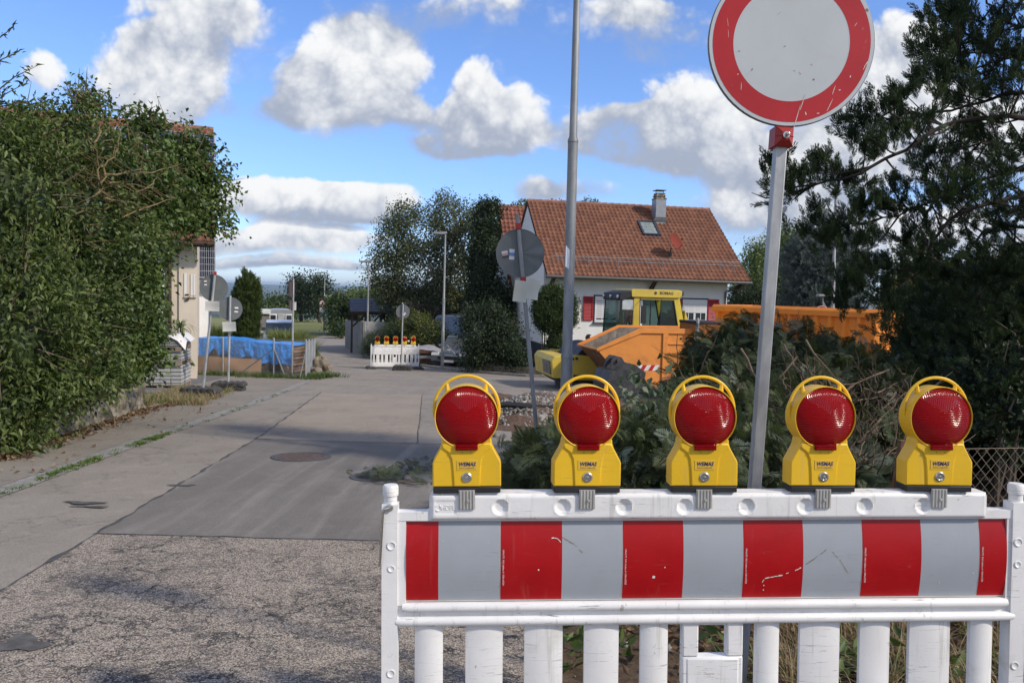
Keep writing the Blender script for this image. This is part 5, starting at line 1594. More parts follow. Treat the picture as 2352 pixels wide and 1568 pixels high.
# ---- grey curved loader bucket behind the skip lip
GMx = basis(1360, 900, 24.0, R(12))
zg = GMx.translation.z
gl = thing('loader_bucket', 'grey curved loader bucket seen over the skip lip beside the worker', 'bucket', M=GMx)
def bx2(px, py): return ((px - 1360) / F * 24.0, at(px, py, 24.0).z - zg)
MB().prism([bx2(*q) for q in ((1306, 832), (1330, 806), (1365, 791), (1420, 783), (1420, 787), (1366, 796), (1334, 811), (1310, 836))], 0, 1.6).build('shell', mat('grey worn steel', (.25, .26, .27), .5, .4, var=.2), gl)
MB().prism([bx2(*q) for q in ((1334, 812), (1366, 797), (1420, 788), (1430, 850), (1360, 845))], .3, 1.5).build('cheek', M_DSTEEL, gl, smooth=0)
for x in (.2, 1.1): MB().bb(x - .05, x + .05, .5, 1.2, -.05, bx2(1360, 830)[1]).build('support', M_DSTEEL, gl, smooth=0)

# ---- big orange roll off container
p0, p1 = at(1785, 708, 24.5), at(2018, 713, 22.0)
zt = (p0.z + p1.z) / 2
cx = Vector((p1.x - p0.x, p1.y - p0.y, 0)); Lc = cx.length; cx.normalize()
CM = Matrix((cx, Vector((-cx.y, cx.x, 0)), Vector((0, 0, 1)))).transposed().to_4x4(); CM.translation = (p0.x, p0.y, gz(p0.x, p0.y))
ct = thing('roll_off_container', 'long orange ribbed steel container rising behind the brush pile', 'container', M=CM)
Hc = zt - CM.translation.z; X0 = -2.4
b = MB(); b.bb(X0, Lc, .08, .13, .2, Hc - .02); b.bb(X0, Lc, 2.17, 2.22, .2, Hc - .02); b.bb(X0, X0 + .05, .1305, 2.1695, .2, Hc - .021); b.bb(Lc - .05, Lc, .1305, 2.1695, .2, Hc - .021); b.bb(X0, Lc, .05, 2.25, .1, .199)
b.build('body', M_ORANGE2, ct, smooth=0)
nrib = 13
for i in range(nrib):
    x = X0 + .02 + (Lc - X0 - .24) * i / (nrib - 1)
    MB().add([(x, .0795, .2), (x + .06, -.02, .2), (x + .16, -.02, .2), (x + .22, .0795, .2), (x, .0795, Hc - .2), (x + .06, -.02, Hc - .2), (x + .16, -.02, Hc - .2), (x + .22, .0795, Hc - .2)], [(0, 1, 5, 4), (1, 2, 6, 5), (2, 3, 7, 6), (4, 5, 6, 7), (3, 2, 1, 0)]).build('rib', M_ORANGE2, ct, smooth=0)
b = MB(); b.prism([(-.05, Hc - .2), (.131, Hc - .2), (.131, Hc + .03), (.02, Hc + .03), (-.05, Hc - .04)], X0 - .05, Lc + .03, M=Matrix(((0, 1, 0, 0), (1, 0, 0, 0), (0, 0, 1, 0), (0, 0, 0, 1))))
b.bb(X0 - .05, Lc + .03, 2.15, 2.27, Hc - .2, Hc + .03); b.bb(X0 - .06, X0 + .06, .132, 2.149, Hc - .2, Hc + .03); b.bb(Lc - .06, Lc + .06, .132, 2.149, Hc - .2, Hc + .03)
b.build('rim', M_ORANGE2, ct, bevel=.012)
# ---- dark orange box with black rim and standing pipe
KMx = basis(1620, 860, 22.6, R(10))
zg = KMx.translation.z
bxo = thing('steel_box', 'brownish orange steel box with black top edge next to the skip', 'steel box', M=KMx)
h_ = at(1620, 738, 22.6).z - zg
MB().bb(-.36, .42, 0, 1.2, .0, h_ - .08).build('body', mat('brown orange steel', (.36, .125, .02), .6, var=.15, vs=3, dirt=(.22, .09, .03), dirt_amt=.35), bxo, smooth=0)
MB().bb(-.38, .44, -.02, 1.22, h_ - .079, h_ + .0).build('rim', M_BLK, bxo, bevel=.01)
MB().tube([(-.33, -.06, 0), (-.33, -.06, h_ + .06), (-.33, -.06, h_ + .10)], [.05, .05, .03], 10).build('pipe', M_GALVD, bxo)


# ================================================================== cars and trailers
def car(name, label, M, paint, Lc=4.4, Wc=1.8, Hc=1.5, suv=False, cat='car'):
    """nose points to local -y"""
    t = thing(name, label, cat, M=M)
    YZ = Matrix(((0, 1, 0, 0), (1, 0, 0, 0), (0, 0, 1, 0), (0, 0, 0, 1)))
    h = Lc / 2; bl_ = .95 if suv else .85
    b = MB(); b.prism([(-h, .35), (-h - .02, .62), (-h + .12, bl_ - .18), (-h + 1.15, bl_ + .02), (h - .15, bl_ + .06), (h, .7), (h - .03, .32), (-h + .2, .25)], -Wc / 2, Wc / 2, M=YZ)
    b.prism([(-h + 1.75, Hc - .06), (-h + 2.1, Hc), (h - 1.0, Hc), (h - .5, Hc - .1), (h - .5, Hc - .16), (-h + 1.7, Hc - .14)], -Wc / 2 + .16, Wc / 2 - .16, M=YZ)
    bd = b.build('body', paint, t, bevel=.06, seg=3)
    MB().prism([(-h + 1.0, bl_ - .02), (-h + 1.78, Hc - .10), (h - .55, Hc - .10), (h - .12, bl_ - .02)], -Wc / 2 + .12, Wc / 2 - .12, M=YZ).build('window_glass', M_GLASS, t, bevel=.04)
    for s in (-1, 1):
        MB().prism([(-h - .03, .60), (-h + .02, .74), (-h + .42, .80), (-h + .40, .72)], s * Wc / 2 - .38 if s > 0 else s * Wc / 2 + .02, s * Wc / 2 - .02 if s > 0 else s * Wc / 2 + .38, M=YZ).build('headlight', M_HEAD, t, bevel=.02)
        MB().box((s * (Wc / 2 + .09), -h + 1.5, bl_ + .12), (.2, .1, .15)).build('mirror', paint, t, bevel=.03)
        for yq in (-h + .85, h - .8):
            wl = MB().lathe([(.2, -.1), (.31, -.1), (.33, -.06), (.33, .06), (.31, .1), (.2, .1)], 24, M=Matrix.Translation((s * (Wc / 2 - .08), yq, .33)) @ Matrix.Rotation(R(90), 4, 'Y')).build('wheel', M_BLK, t)
            MB().lathe([(.2, -.06), (.2, .06), (.05, .11), (.05, -.11)], 10, M=Matrix.Translation((s * (Wc / 2 - .06), yq, .33)) @ Matrix.Rotation(R(90), 4, 'Y')).build('rim', M_ALU, wl, smooth=0)
    MB().bb(-.55, .55, -h - .03, -h + .05, .42, .60).build('grille', M_BLK, t, bevel=.02)
    MB().bb(-.26, .26, -h - .045, -h - .02, .30, .41).build('number_plate', M_WP, t, smooth=0)
    return t


M_HEAD = mat('headlight', (.65, .68, .70), .1, .3, coat=.8)
M_SILV = mat('silver car paint', (.20, .23, .27), .3, .5, coat=.8, var=.03)
M_WCAR = mat('pale car paint', (.58, .62, .68), .3, .1, coat=.8, var=.03)
car('parked_car', 'silver grey car parked nose out beside the dark bushes past the far lamp post', basis(1066, 826, 38.5, R(-16)), M_SILV)
car('parked_car', 'white off road car parked in front of the silver trailer on the left', basis(640, 790, 50, R(17)), M_WCAR, 4.5, 1.85, 1.8, True)
# van with covered windscreen
vm = basis(1060, 820, 42.5, R(-20))
vn = thing('camper_van', 'white camper van with covered sloping windscreen behind the parked silver car', 'van', M=vm)
YZ = Matrix(((0, 1, 0, 0), (1, 0, 0, 0), (0, 0, 1, 0), (0, 0, 0, 1)))
MB().prism([(-2.6, .4), (-2.65, .95), (-2.2, 1.25), (-1.2, 2.45), (2.6, 2.5), (2.6, .4)], -1, 1, M=YZ).build('body', mat('white van paint', (.5, .52, .55), .35, coat=.6), vn, bevel=.08, seg=3)
MB().prism([(-2.22, 1.30), (-2.17, 1.26), (-1.22, 2.38), (-1.27, 2.44)], -.98, .98, M=YZ).build('windscreen', mat('bluish windscreen cover', (.12, .17, .23), .3, var=.15), vn, bevel=.02)
for s in (-1, 1):
    MB().box((s * 1.12, -1.9, 1.45), (.18, .12, .34)).build('mirror', M_BLK, vn, bevel=.03)
    for yq in (-1.7, 1.7): MB().lathe([(.05, -.12), (.34, -.12), (.34, .12), (.05, .12)], 20, M=Matrix.Translation((s * .88, yq, .34)) @ Matrix.Rotation(R(90), 4, 'Y')).build('wheel', M_BLK, vn)
    MB().bb(s * .75 - .2, s * .75 + .2, -2.68, -2.5, .72, .92).build('headlight', M_HEAD, vn, bevel=.02)
# silver trailer
tm = basis(645, 785, 56, R(18))
tr = thing('horse_trailer', 'silver round topped trailer with two front windows behind the white car', 'trailer', M=tm)
b = MB(); hh = 2.45
def trf(u, v):
    a = math.pi * u; x = -.92 * math.cos(a); ex = abs(math.cos(a)) ** .35 * (1 if math.cos(a) > 0 else -1)
    return (-.92 * ex, -.15 * math.sin(a) if v == 0 else 3.2, .5 + (hh - .5) * min(1, math.sin(a) ** .28 if math.sin(a) > 0 else 0))
b.grid(trf, 28, 1); b.add([trf(i / 28, 0) for i in range(29)], [tuple(range(28, -1, -1))]); b.add([trf(i / 28, 1) for i in range(29)], [tuple(range(29))])
b.build('body', mat('silver trailer skin', (.42, .43, .44), .35, .4, var=.06), tr, smooth=50)
for x in (-.55, .55):
    wf = MB().bb(x - .27, x + .27, -.19, -.1, 1.62, 2.14).build('window', M_WP, tr, bevel=.06); MB().bb(x - .2, x + .2, -.2, -.12, 1.69, 2.07).build('pane', M_GLASS, wf, bevel=.05)
MB().bb(-.24, .24, -.22, -.12, 1.4, 2.15).build('centre_panel', mat('bright panel', (.62, .63, .64), .3, .5), tr, bevel=.02)
for s in (-1, 1): MB().lathe([(.05, -.1), (.33, -.1), (.33, .1), (.05, .1)], 20, M=Matrix.Translation((s * .95, 1.6, .33)) @ Matrix.Rotation(R(90), 4, 'Y')).build('wheel', M_BLK, tr)
# flat roofed shed left of the trailer
gp = foot(592, 790, 54)
fs = thing('garden_shed', 'grey flat roofed shed with white edge between the cypress and the trailer', 'shed', gp, R(19))
MB().bb(-1.2, .75, 0, 2.5, -.3, 2.15).build('wall', mat('grey brown boards', (.19, .175, .16), .85, var=.2, stretch=(5, 5, .4)), fs, smooth=0)
MB().bb(-1.3, .85, -.15, 2.7, 2.151, 2.42).build('roof', M_WP, fs, smooth=0)
MB().bb(.25, .6, -.02, .01, .5, 1.2).build('door', M_BLK, fs, smooth=0)
# trailer with grey cover beside the far barrier
tm = basis(990, 828, 37, R(-4))
tr2 = thing('car_trailer', 'low trailer with sagging grey cover to the right of the far barrier', 'trailer', M=tm)
b = MB()
def cov(u, v):
    x = -.95 + 1.9 * u; y = -.3 + 1.6 * v
    return (x, y, .55 + .30 * math.sin(math.pi * u) ** .6 * (.6 + .4 * math.sin(5 * u + 2 * v)) + .05 * math.sin(11 * u + 5 * v) + .22 * math.sin(math.pi * v) - .12 * (u < .02 or u > .98))
b.grid(cov, 24, 16); b.build('cover', mat('grey cover sheet', (.30, .30, .32), .5, var=.12), tr2, smooth=60)
MB().bb(-.9, .9, -.2, 1.2, .38, .5).tube([(.9, .4, .44), (1.7, .2, .46), (1.9, .15, .5)], .05, 8).tube([(.55, -.3, .5), (.8, -.3, 1.05), (1.3, -.3, .5)], .03, 6).build('frame', M_GALVD, tr2)
for x in (-.1, .35): MB().lathe([(.04, -.08), (.22, -.08), (.22, .08), (.04, .08)], 18, M=Matrix.Translation((x + .45, -.3, .22)) @ Matrix.Rotation(R(90), 4, 'X')).build('wheel', M_BLK, tr2)
# red round sign and small lamp behind the container
tm = basis(1882, 800, 29, 0)
t = thing('traffic_sign', 'top of a red round sign showing above the orange container', 'traffic sign', M=tm)
zt_ = at(1882, 703, 29).z - tm.translation.z
MB().lathe([(.03, -.05), (.03, zt_ + .02)], 10).build('pole', M_GALVD, t)
MB().lathe([(.01, 0), (.30, 0), (.30, .01), (.01, .01)], 36, M=Matrix.Translation((0, -.05, zt_ - .30)) @ Matrix.Rotation(R(90), 4, 'X') ).build('sign_face', M_SIGN_R, t)
MB().lathe([(.302, -.002), (.318, -.002), (.318, .014), (.302, .014)], 36, M=Matrix.Translation((0, -.05, zt_ - .30)) @ Matrix.Rotation(R(90), 4, 'X'), cap=False).build('sign_rim', M_WP, t)
tm = basis(1887, 800, 30, 0)
t = thing('site_lamp', 'flat grey lamp head on a short stand above the red sign', 'lamp', M=tm)
zt_ = at(1887, 678, 30).z - tm.translation.z
MB().tube([(-.02, 0, 0), (-.02, 0, zt_ - .45), (-.06, 0, zt_ - .1)], .04, 8).tube([(.12, 0, zt_ - .5), (-.02, 0, zt_ - .3)], .025, 6).build('stand', M_GALVD, t)
MB().bb(-.28, .25, -.15, .15, zt_ - .06, zt_ + .04).build('lamp_head', M_LHEAD, t, bevel=.03)


# ================================================================== the worker behind the skip
def skinned(name, pts, edges, rad, material, parent, sub=2):
    me = bpy.data.meshes.new(name); me.from_pydata(pts, edges, []); me.materials.append(material)
    o = bpy.data.objects.new(name, me); COL.objects.link(o); o.parent = parent
    o.modifiers.new('skin', 'SKIN'); sk_ = me.skin_vertices[0].data
    for i, r in enumerate(rad):
        sk_[i].radius = (r, r) if not isinstance(r, tuple) else r; sk_[i].use_root = i == 0
    m = o.modifiers.new('sub', 'SUBSURF'); m.levels = m.render_levels = sub
    me.polygons.foreach_set('use_smooth', [True] * len(me.polygons))
    return o


M_SKIN = mat('skin', (.50, .27, .19), .55, var=.08); M_HAIR = mat('dark brown hair', (.05, .028, .018), .6, var=.3, vs=40); M_JACK = mat('dark work jacket', (.03, .035, .05), .8, var=.2); M_TROU = mat('grey work trousers', (.05, .05, .055), .85, var=.2)
hp_ = at(1351, 778, 25.0)
pg = Vector((hp_.x, hp_.y, gz(hp_.x, hp_.y)))
man = thing('person', 'dark haired worker facing right, only the head showing above the skip lip', 'person', pg)
k_ = (hp_.z - pg.z) / 1.62
def P(x, y, z): return (x * k_, y * k_, z * k_)
body_pts = [P(0, 0, .95), P(0, 0, 1.15), P(.01, 0, 1.38), P(.02, 0, 1.47), P(.025, 0, 1.54), P(.03, 0, 1.63), P(.025, 0, 1.70),
            P(0, .18, 1.40), P(.02, .24, 1.12), P(.14, .22, .90), P(.19, .21, .84), P(0, -.18, 1.40), P(.02, -.24, 1.12), P(.14, -.22, .90), P(.19, -.21, .84),
            P(0, .09, .88), P(.02, .10, .48), P(-.02, .10, .07), P(.16, .11, .04), P(0, -.09, .88), P(.02, -.10, .48), P(-.02, -.10, .07), P(.16, -.11, .04), P(.09, 0, 1.60), P(.115, 0, 1.615)]
ed = [(0, 1), (1, 2), (2, 3), (3, 4), (4, 5), (5, 6), (2, 7), (7, 8), (8, 9), (9, 10), (2, 11), (11, 12), (12, 13), (13, 14), (0, 15), (15, 16), (16, 17), (17, 18), (0, 19), (19, 20), (20, 21), (21, 22), (5, 23), (23, 24)]
rd = [.13, .12, .14, .058, .06, .092, .07, .062, .046, .032, .036, .062, .046, .032, .036, .085, .058, .04, .04, .085, .058, .04, .04, .055, .014]
for s in (1, -1):          # five fingers on each hand
    h0 = 10 if s > 0 else 14
    for j, (oy, l) in enumerate(((-.03, .065), (-.01, .075), (.012, .07), (.032, .055))):
        a = len(body_pts); body_pts += [P(.225, s * .21 + oy, .815), P(.225 + l * .6, s * .21 + oy, .79), P(.22 + l * .8, s * .21 + oy, .755)]; ed += [(h0, a), (a, a + 1), (a + 1, a + 2)]; rd += [.010, .009, .008]
    a = len(body_pts); body_pts += [P(.20, s * (.21 - .045), .85), P(.235, s * (.21 - .06), .83)]; ed += [(h0, a), (a, a + 1)]; rd += [.012, .010]
skinned('body', body_pts, ed, rd, M_SKIN, man)
skinned('jacket', [body_pts[i] for i in (0, 1, 2, 3, 7, 8, 9, 11, 12, 13)], [(0, 1), (1, 2), (2, 3), (2, 4), (4, 5), (5, 6), (2, 7), (7, 8), (8, 9)], [.155, .15, .165, .07, .08, .06, .045, .08, .06, .045], M_JACK, man)
skinned('trousers', [body_pts[i] for i in (0, 15, 16, 17, 19, 20, 21)], [(0, 1), (1, 2), (2, 3), (0, 4), (4, 5), (5, 6)], [.145, .10, .075, .062, .10, .075, .062], M_TROU, man)
hm = MB()
def hair(u, v):
    a = 2 * math.pi * u; f = math.pi / 2 * (1 - v * (1.28 if math.cos(a) < .3 else .55))
    r = .108 + .005 * math.sin(9 * a) * math.sin(7 * v)
    return P(.018 + r * math.cos(f) * math.cos(a) * 1.08, r * math.cos(f) * math.sin(a) * .92, 1.655 + r * math.sin(f) * 1.08)
hm.grid(hair, 32, 14); hm.build('hair', M_HAIR, man, smooth=80)
for s in (1, -1): MB().lathe([(.03, -.012), (.032, 0), (.02, .012), (.002, .008)], 14, M=Matrix.Translation(P(.02, s * .093, 1.62)) @ Matrix.Rotation(R(-90 * s), 4, 'X')).build('ear', M_SKIN, man)
for s in (1, -1): MB().lathe([(.001, -.013), (.009, -.009), (.013, 0), (.009, .009), (.001, .013)], 12, M=Matrix.Translation(P(.108, s * .035, 1.635))).build('eye', M_WP, man)
MB().bb(*(k_ * v for v in (.100, .112, -.028, .028, 1.562, 1.572))).build('mouth', mat('lips', (.35, .12, .10), .5), man, bevel=.004)
for s in (1, -1): MB().prism([P(-.08, 0, 0)[::2], P(.22, 0, 0)[::2], P(.22, 0, .05)[::2], P(.05, 0, .11)[::2], P(-.08, 0, .10)[::2]], s * .11 - .055, s * .11 + .055).build('shoe', M_BLK, man, bevel=.02)

# ================================================================== left garden
# stone wall under the hedge
wa, wb = gr(-60, 1072), gr(336, 940)
wd = Vector((wb.x - wa.x, wb.y - wa.y, 0)); WLn = wd.length; wd.normalize()
WM = Matrix((wd, Vector((-wd.y, wd.x, 0)), Vector((0, 0, 1)))).transposed().to_4x4(); WM.translation = wa
m_ = MB(); dzw = (wb.z - wa.z) / WLn
def wallf(u, v):
    x = WLn * u; z = .82 * v
    d = .045 * math.sin(x * 5.1 + 2 * math.sin(z * 6)) * math.sin(z * 9 + 1.7 * math.sin(x * 3)) + .03 * math.sin(x * 13 + z * 7) + rng.normal(0, .012)
    return (x, d - .02 + .10 * v, z + dzw * x - .05)
m_.grid(wallf, 150, 16)
m_.grid(lambda u, v: (WLn * u, .1 + .35 * v, .77 + dzw * WLn * u + rng.normal(0, .012)), 60, 3)
m_.grid(lambda u, v: (WLn + rng.normal(0, .012), .08 * v + .45 * u, .82 * v + dzw * WLn - .05), 5, 8)
tag(m_.build('stone_wall', M_LICHEN, smooth=50, M=WM), 'low rough stone wall under the left hedge along the pavement', 'wall')

# stack of paving stones on pallets
pp = foot(380, 888, 20.4)
M_PAL = mat('pallet wood', (.27, .22, .17), .85, var=.25, vs=5); M_PAVS = mat('concrete pavers', (.44, .435, .425), .85, var=.12, vs=6, bump=.25, bs=50)
Wp = .52
def pallet(label, z, grp='pallets of paving stones'):
    t = thing('pallet', label, 'pallet', pp + Vector((0, 0, z)), R(10), grp)
    b = MB()
    for y in (-.5, 0, .5):
        b.bb(-Wp, Wp, y - .05, y + .05, .0, .022)
        for x in (-Wp + .07, 0, Wp - .07): b.bb(x - .07, x + .07, y - .05, y + .05, .0225, .10)
    for i in range(5): b.bb(-Wp, Wp, -.52 + i * .24, -.40 + i * .24, .1005, .122)
    b.build('deck', M_PAL, t, smooth=0)
def pavers(label, z, rows, hrow, nx=4, ny=4, seed=0):
    t = thing('paver_stack', label, 'paving stones', pp + Vector((0, 0, z)), R(10), 'stacked grey paving stones')
    b = MB(); rr = random.Random(seed)
    for r in range(rows):
        for i in range(nx):
            for j in range(ny):
                w_ = 2 * Wp / nx; d_ = 1.04 / ny; e = rr.uniform(-.008, .008)
                b.bb(-Wp + i * w_ + .005 + e, -Wp + (i + 1) * w_ - .005 + e, -.52 + j * d_ + .005, -.52 + (j + 1) * d_ - .005, r * hrow + .003, (r + 1) * hrow - .003)
    b.build('pavers', M_PAVS, t, smooth=0, bevel=.006)
    for z_ in [hrow * (k + .5) for k in range(rows)]:
        q = MB(); q.bb(-Wp - .004, Wp + .004, -.525, -.521, z_ - .006, z_ + .006); q.bb(Wp + .001, Wp + .005, -.52, .52, z_ - .006, z_ + .006); q.build('strap', M_BLK, t, smooth=0)
pallet('wooden pallet at the very bottom of the paver pile', .0)
pavers('tallest block of grey paving stones, strapped, at the bottom of the pile', .123, 5, .098, seed=1)
pallet('wooden pallet in the middle of the paver pile', .62)
pavers('low block of paving stones between the two upper pallets', .744, 3, .08, seed=2)
pallet('wooden pallet right under the top layer of the pile', .99)
pavers('thin top layer of loose paving stones under the white sheet', 1.113, 3, .055, 3, 4, seed=3)
m_ = MB()
def wsheet(u, v):
    x = -.66 + 1.30 * u; y = -.56 + 1.1 * v
    z = 1.36 + .05 * math.sin(7 * u + 2) + .02 * math.sin(9 * v) + (-.15 * max(0, u - .85) / .15 if u > .85 else 0) - .10 * (max(0, .12 - v) / .12) * (1 + math.sin(8 * u))
    return (x - .12 * max(0, u - .9), y, z)
m_.grid(wsheet, 40, 20); m_.grid(lambda u, v: tuple(a - b for a, b in zip(wsheet(u, v), (0, 0, .006))), 40, 20, flip=True)
tag(m_.build('cover_sheet', mat('white cover sheet', (.66, .65, .63), .55, var=.06), smooth=60, M=Matrix.Translation(pp) @ Matrix.Rotation(R(10), 4, 'Z')), 'white sheet curling over the top of the paver pile', 'cover')
m_ = MB(); m_.bb(-.32, .12, -.3, .1, 1.47, 1.53); m_.bb(-.1, .28, -.25, .12, 1.435, 1.468)
tag(m_.build('stone_slab', M_LICHEN, bevel=.015, M=Matrix.Translation(pp) @ Matrix.Rotation(R(14), 4, 'Z')), 'grey stone slabs weighing down the white sheet on the paver pile', 'stone slab')


def yucca(label, px, py, d, L, n):
    p = foot(px, py, d); top = at(px, py, d); t = thing('yucca_plant', label, 'yucca', p)
    h = top.z - p.z
    MB().tube([(0, 0, -.05), (.02, 0, h)], .05, 8).build('stem', M_BROWN, t)
    V = []; Fc = []
    for i in range(n):
        a = random.uniform(0, 6.28); e = random.uniform(-.3, 1.3); l = L * random.uniform(.7, 1.1)
        for s_ in range(6):
            f = s_ / 5; r = l * f; el = e - .9 * f * f
            w = .022 * (1 - f) ** .6 + .001
            c = Vector((r * math.cos(a) * math.cos(el), r * math.sin(a) * math.cos(el), h + r * math.sin(el))); sd = Vector((-math.sin(a), math.cos(a), 0)) * w
            V += [c - sd, c + sd]
        o = i * 12; Fc += [(o + 2 * k, o + 2 * k + 1, o + 2 * k + 3, o + 2 * k + 2) for k in range(5)]
    rawmesh('foliage', np.array([tuple(v) for v in V]), np.array(Fc), 4, M_YUC, t, rng.uniform(0, 1, len(V)))


M_YUC = leafmat('yucca leaf', (.10, .15, .06), (.24, .27, .12), .2)
yucca('yucca plant growing behind the top of the paver pile', 415, 752, 22.5, .55, 60)
yucca('lower yucca plant beside the paver pile', 420, 828, 21.8, .42, 45)

# wood pile, tarpaulin and board
M_LOG = mat('split logs', (.22, .135, .075), .85, var=.4, vs=3)
tp0, tp1 = foot(440, 866, 28.2), foot(668, 868, 27.0)
td = Vector((tp1.x - tp0.x, tp1.y - tp0.y, 0)); TL = td.length; td.normalize()
TM = Matrix((td, Vector((-td.y, td.x, 0)), Vector((0, 0, 1)))).transposed().to_4x4(); TM.translation = tp0
TH = at(560, 778, 27.6).z - tp0.z
lp_ = thing('firewood_stack', 'stack of split firewood under the blue tarpaulin', 'firewood', M=TM)
lg = MB(); zz = .0
for r in range(9):
    for i in range(int(TL / .14)):
        rr_ = random.uniform(.05, .075); x = .12 + i * .14 + .07 * (r % 2)
        lg.lathe([(rr_, 0), (rr_ * .95, .9)], random.choice((5, 6, 7)), M=Matrix.Translation((x, .12 + random.uniform(-.05, .05), .08 + r * .115 + random.uniform(-.01, .01))) @ Matrix.Rotation(R(-90), 4, 'X') @ Matrix.Rotation(random.random() * 6, 4, 'Z'))
lg.build('logs', M_LOG, lp_, smooth=0)
m_ = MB()
def tarp(u, v):
    x = -.12 + (TL + .18) * u
    topz = TH - .10 + .08 * math.sin(math.pi * min(1, u * 1.5)) - .05 * max(0, u - .6) + .012 * math.sin(u * 23)
    drop = (.62 + .16 * math.sin(u * 17) + .09 * math.sin(u * 41 + 1)) if u < .62 else .70
    fold = .035 * math.sin(u * 34 + 3 * v) + .035 * abs(math.sin(u * 31 - 5 * v)) + .02 * abs(math.sin(u * 57 + 9 * v)) - .03
    if v < .5:
        y = 1.05 - 1.0 * v * 2; z = topz + .02 * math.sin(6 * v + u * 9)
    else:
        k = (v - .5) * 2; y = .05 - .07 * math.sin(k * 1.5) - fold * (.3 + k); z = topz - drop * k - .03 * math.sin(u * 47) * k
    return (x, y, z + .35 * fold * (v < .5))
m_.grid(tarp, 170, 48)
tarpm = mat('blue tarpaulin', (.012, .27, .86), .32, var=.10, vs=2.5, spec=.7)
n_ = NT(tarpm.node_tree); tb_ = n_.n['Principled BSDF']; tq = n_.node('ShaderNodeTexCoord').outputs['Object']
vq = n_.node('ShaderNodeTexVoronoi', feature='DISTANCE_TO_EDGE'); n_.put(vq.inputs['Vector'], n_.vec('ADD', tq, n_.vec('MULTIPLY', n_.noise(tq, 3, 4, .6, col=True), (.35, .35, .35)))); vq.inputs['Scale'].default_value = 4.5
vq2 = n_.node('ShaderNodeTexVoronoi'); n_.put(vq2.inputs['Vector'], n_.vec('MULTIPLY', tq, (1, 1, .45))); vq2.inputs['Scale'].default_value = 6
bq = n_.node('ShaderNodeBump'); bq.inputs['Strength'].default_value = 1.; bq.inputs['Distance'].default_value = .07
n_.put(bq.inputs['Height'], n_.math('ADD', n_.math('MINIMUM', vq.outputs[0], .25), n_.math('MULTIPLY', vq2.outputs['Distance'], .8))); n_.l.new(bq.outputs[0], tb_.inputs['Normal'])
tag(m_.build('tarpaulin', tarpm, smooth=70, M=TM), 'crumpled blue tarpaulin draped over the firewood stack', 'tarpaulin')
p0, p1 = foot(445, 861, 26.6), foot(598, 866, 26.4)
d_ = Vector((p1.x - p0.x, p1.y - p0.y, 0)); l_ = d_.length; d_.normalize()
bm_ = Matrix((d_, Vector((-d_.y, d_.x, 0)), Vector((0, 0, 1)))).transposed().to_4x4(); bm_.translation = p0 + Vector((0, 0, .04))
hb0 = at(445, 819, 26.6).z - p0.z; hb1 = at(598, 828, 26.4).z - p0.z
tag(MB().prism([(0, 0), (l_, -.05), (l_, hb1), (0, hb0)], 0, .025).build('chipboard', mat('weathered chipboard', (.42, .25, .135), .85, var=.12, vs=2, dirt=(.24, .14, .08), dirt_amt=.35, ds=1.6), smooth=0, M=bm_ @ Matrix.Rotation(R(-9), 4, 'X')), 'brown chipboard sheet leaning against the blue covered firewood', 'board')


def chainlink(name, label, pts, h, posts, cell=.06, wr=.0016, pr=.022, pm=None, wm=None, top=True, z0=.03):
    """pts: run of ground points; posts: fractions along the run"""
    t = thing(name, label, 'fence', pts[0]); org = Vector(pts[0])
    W_ = MB(); acc = 0
    for a, b in zip(pts[:-1], pts[1:]):
        a, b = Vector(a) - org, Vector(b) - org; L = (b - a).length; n = int(L / cell); hh = h
        for i in range(-int(hh / cell), n + 1):
            for s in (1, -1):
                x0, x1 = (i * cell, i * cell + hh) if s > 0 else (i * cell + hh, i * cell)
                za, zb = 0., hh
                lo, hi = min(x0, x1), max(x0, x1)
                t0, t1 = 0., 1.
                if s > 0:
                    if x0 < 0: t0 = -x0 / hh
                    if x1 > L: t1 = (L - x0) / hh
                else:
                    if x0 > L: t0 = (x0 - L) / hh
                    if x1 < 0: t1 = x0 / hh
                if t1 - t0 < .02: continue
                q = [a + (b - a) * ((x0 + (x1 - x0) * tt) / L) + Vector((0, 0, z0 + hh * tt)) for tt in (t0, t1)]
                W_.tube(q, wr, 3, cap=False)
        for zz in ((z0, z0 + hh / 2, z0 + hh) if top else (z0 + hh,)):
            W_.tube([a + Vector((0, 0, zz)), b + Vector((0, 0, zz))], wr * 1.6, 4, cap=False)
    W_.build('wire_mesh', wm or M_GALVD, t, smooth=0)
    for (i, f) in posts:
        q = Vector(pts[i]).lerp(Vector(pts[i + 1]), f) - org
        MB().lathe([(pr, -.1), (pr, h + .08), (pr * .5, h + .1)], 10, M=Matrix.Translation(q)).build('post', pm or M_GALVD, t)
    return t


g0, g1, g2, g3 = foot(436, 862, 26.6), foot(590, 866, 26.0), foot(702, 868, 25.4), foot(722, 848, 29.5)
cf = chainlink('chain_link_fence', 'grey chain link garden fence in front of the blue tarpaulin', [g0, g1, g2, g3], 1.22, [(0, .05), (0, .5), (1, .35), (1, 1.0), (2, .3), (2, .65), (2, 1.0)], .075, .0034, .028)
o_ = g0
MB().tube([foot(548, 864, 26.2) - o_ + Vector((0, 0, .05)), Vector(g1).lerp(g2, .35) - o_ + Vector((0, 0, .98))], .02, 6).build('brace', M_GALVD, cf)
MB().tube([foot(655, 868, 25.6) - o_ + Vector((0, 0, .05)), Vector(g1).lerp(g2, .35) - o_ + Vector((0, 0, .98))], .02, 6).build('brace', M_GALVD, cf)
MB().tube([foot(688, 868, 25.3) - o_ + Vector((0, 0, .0)), g2 - o_ + Vector((0, 0, .95))], .02, 6).build('brace', M_GALVD, cf)
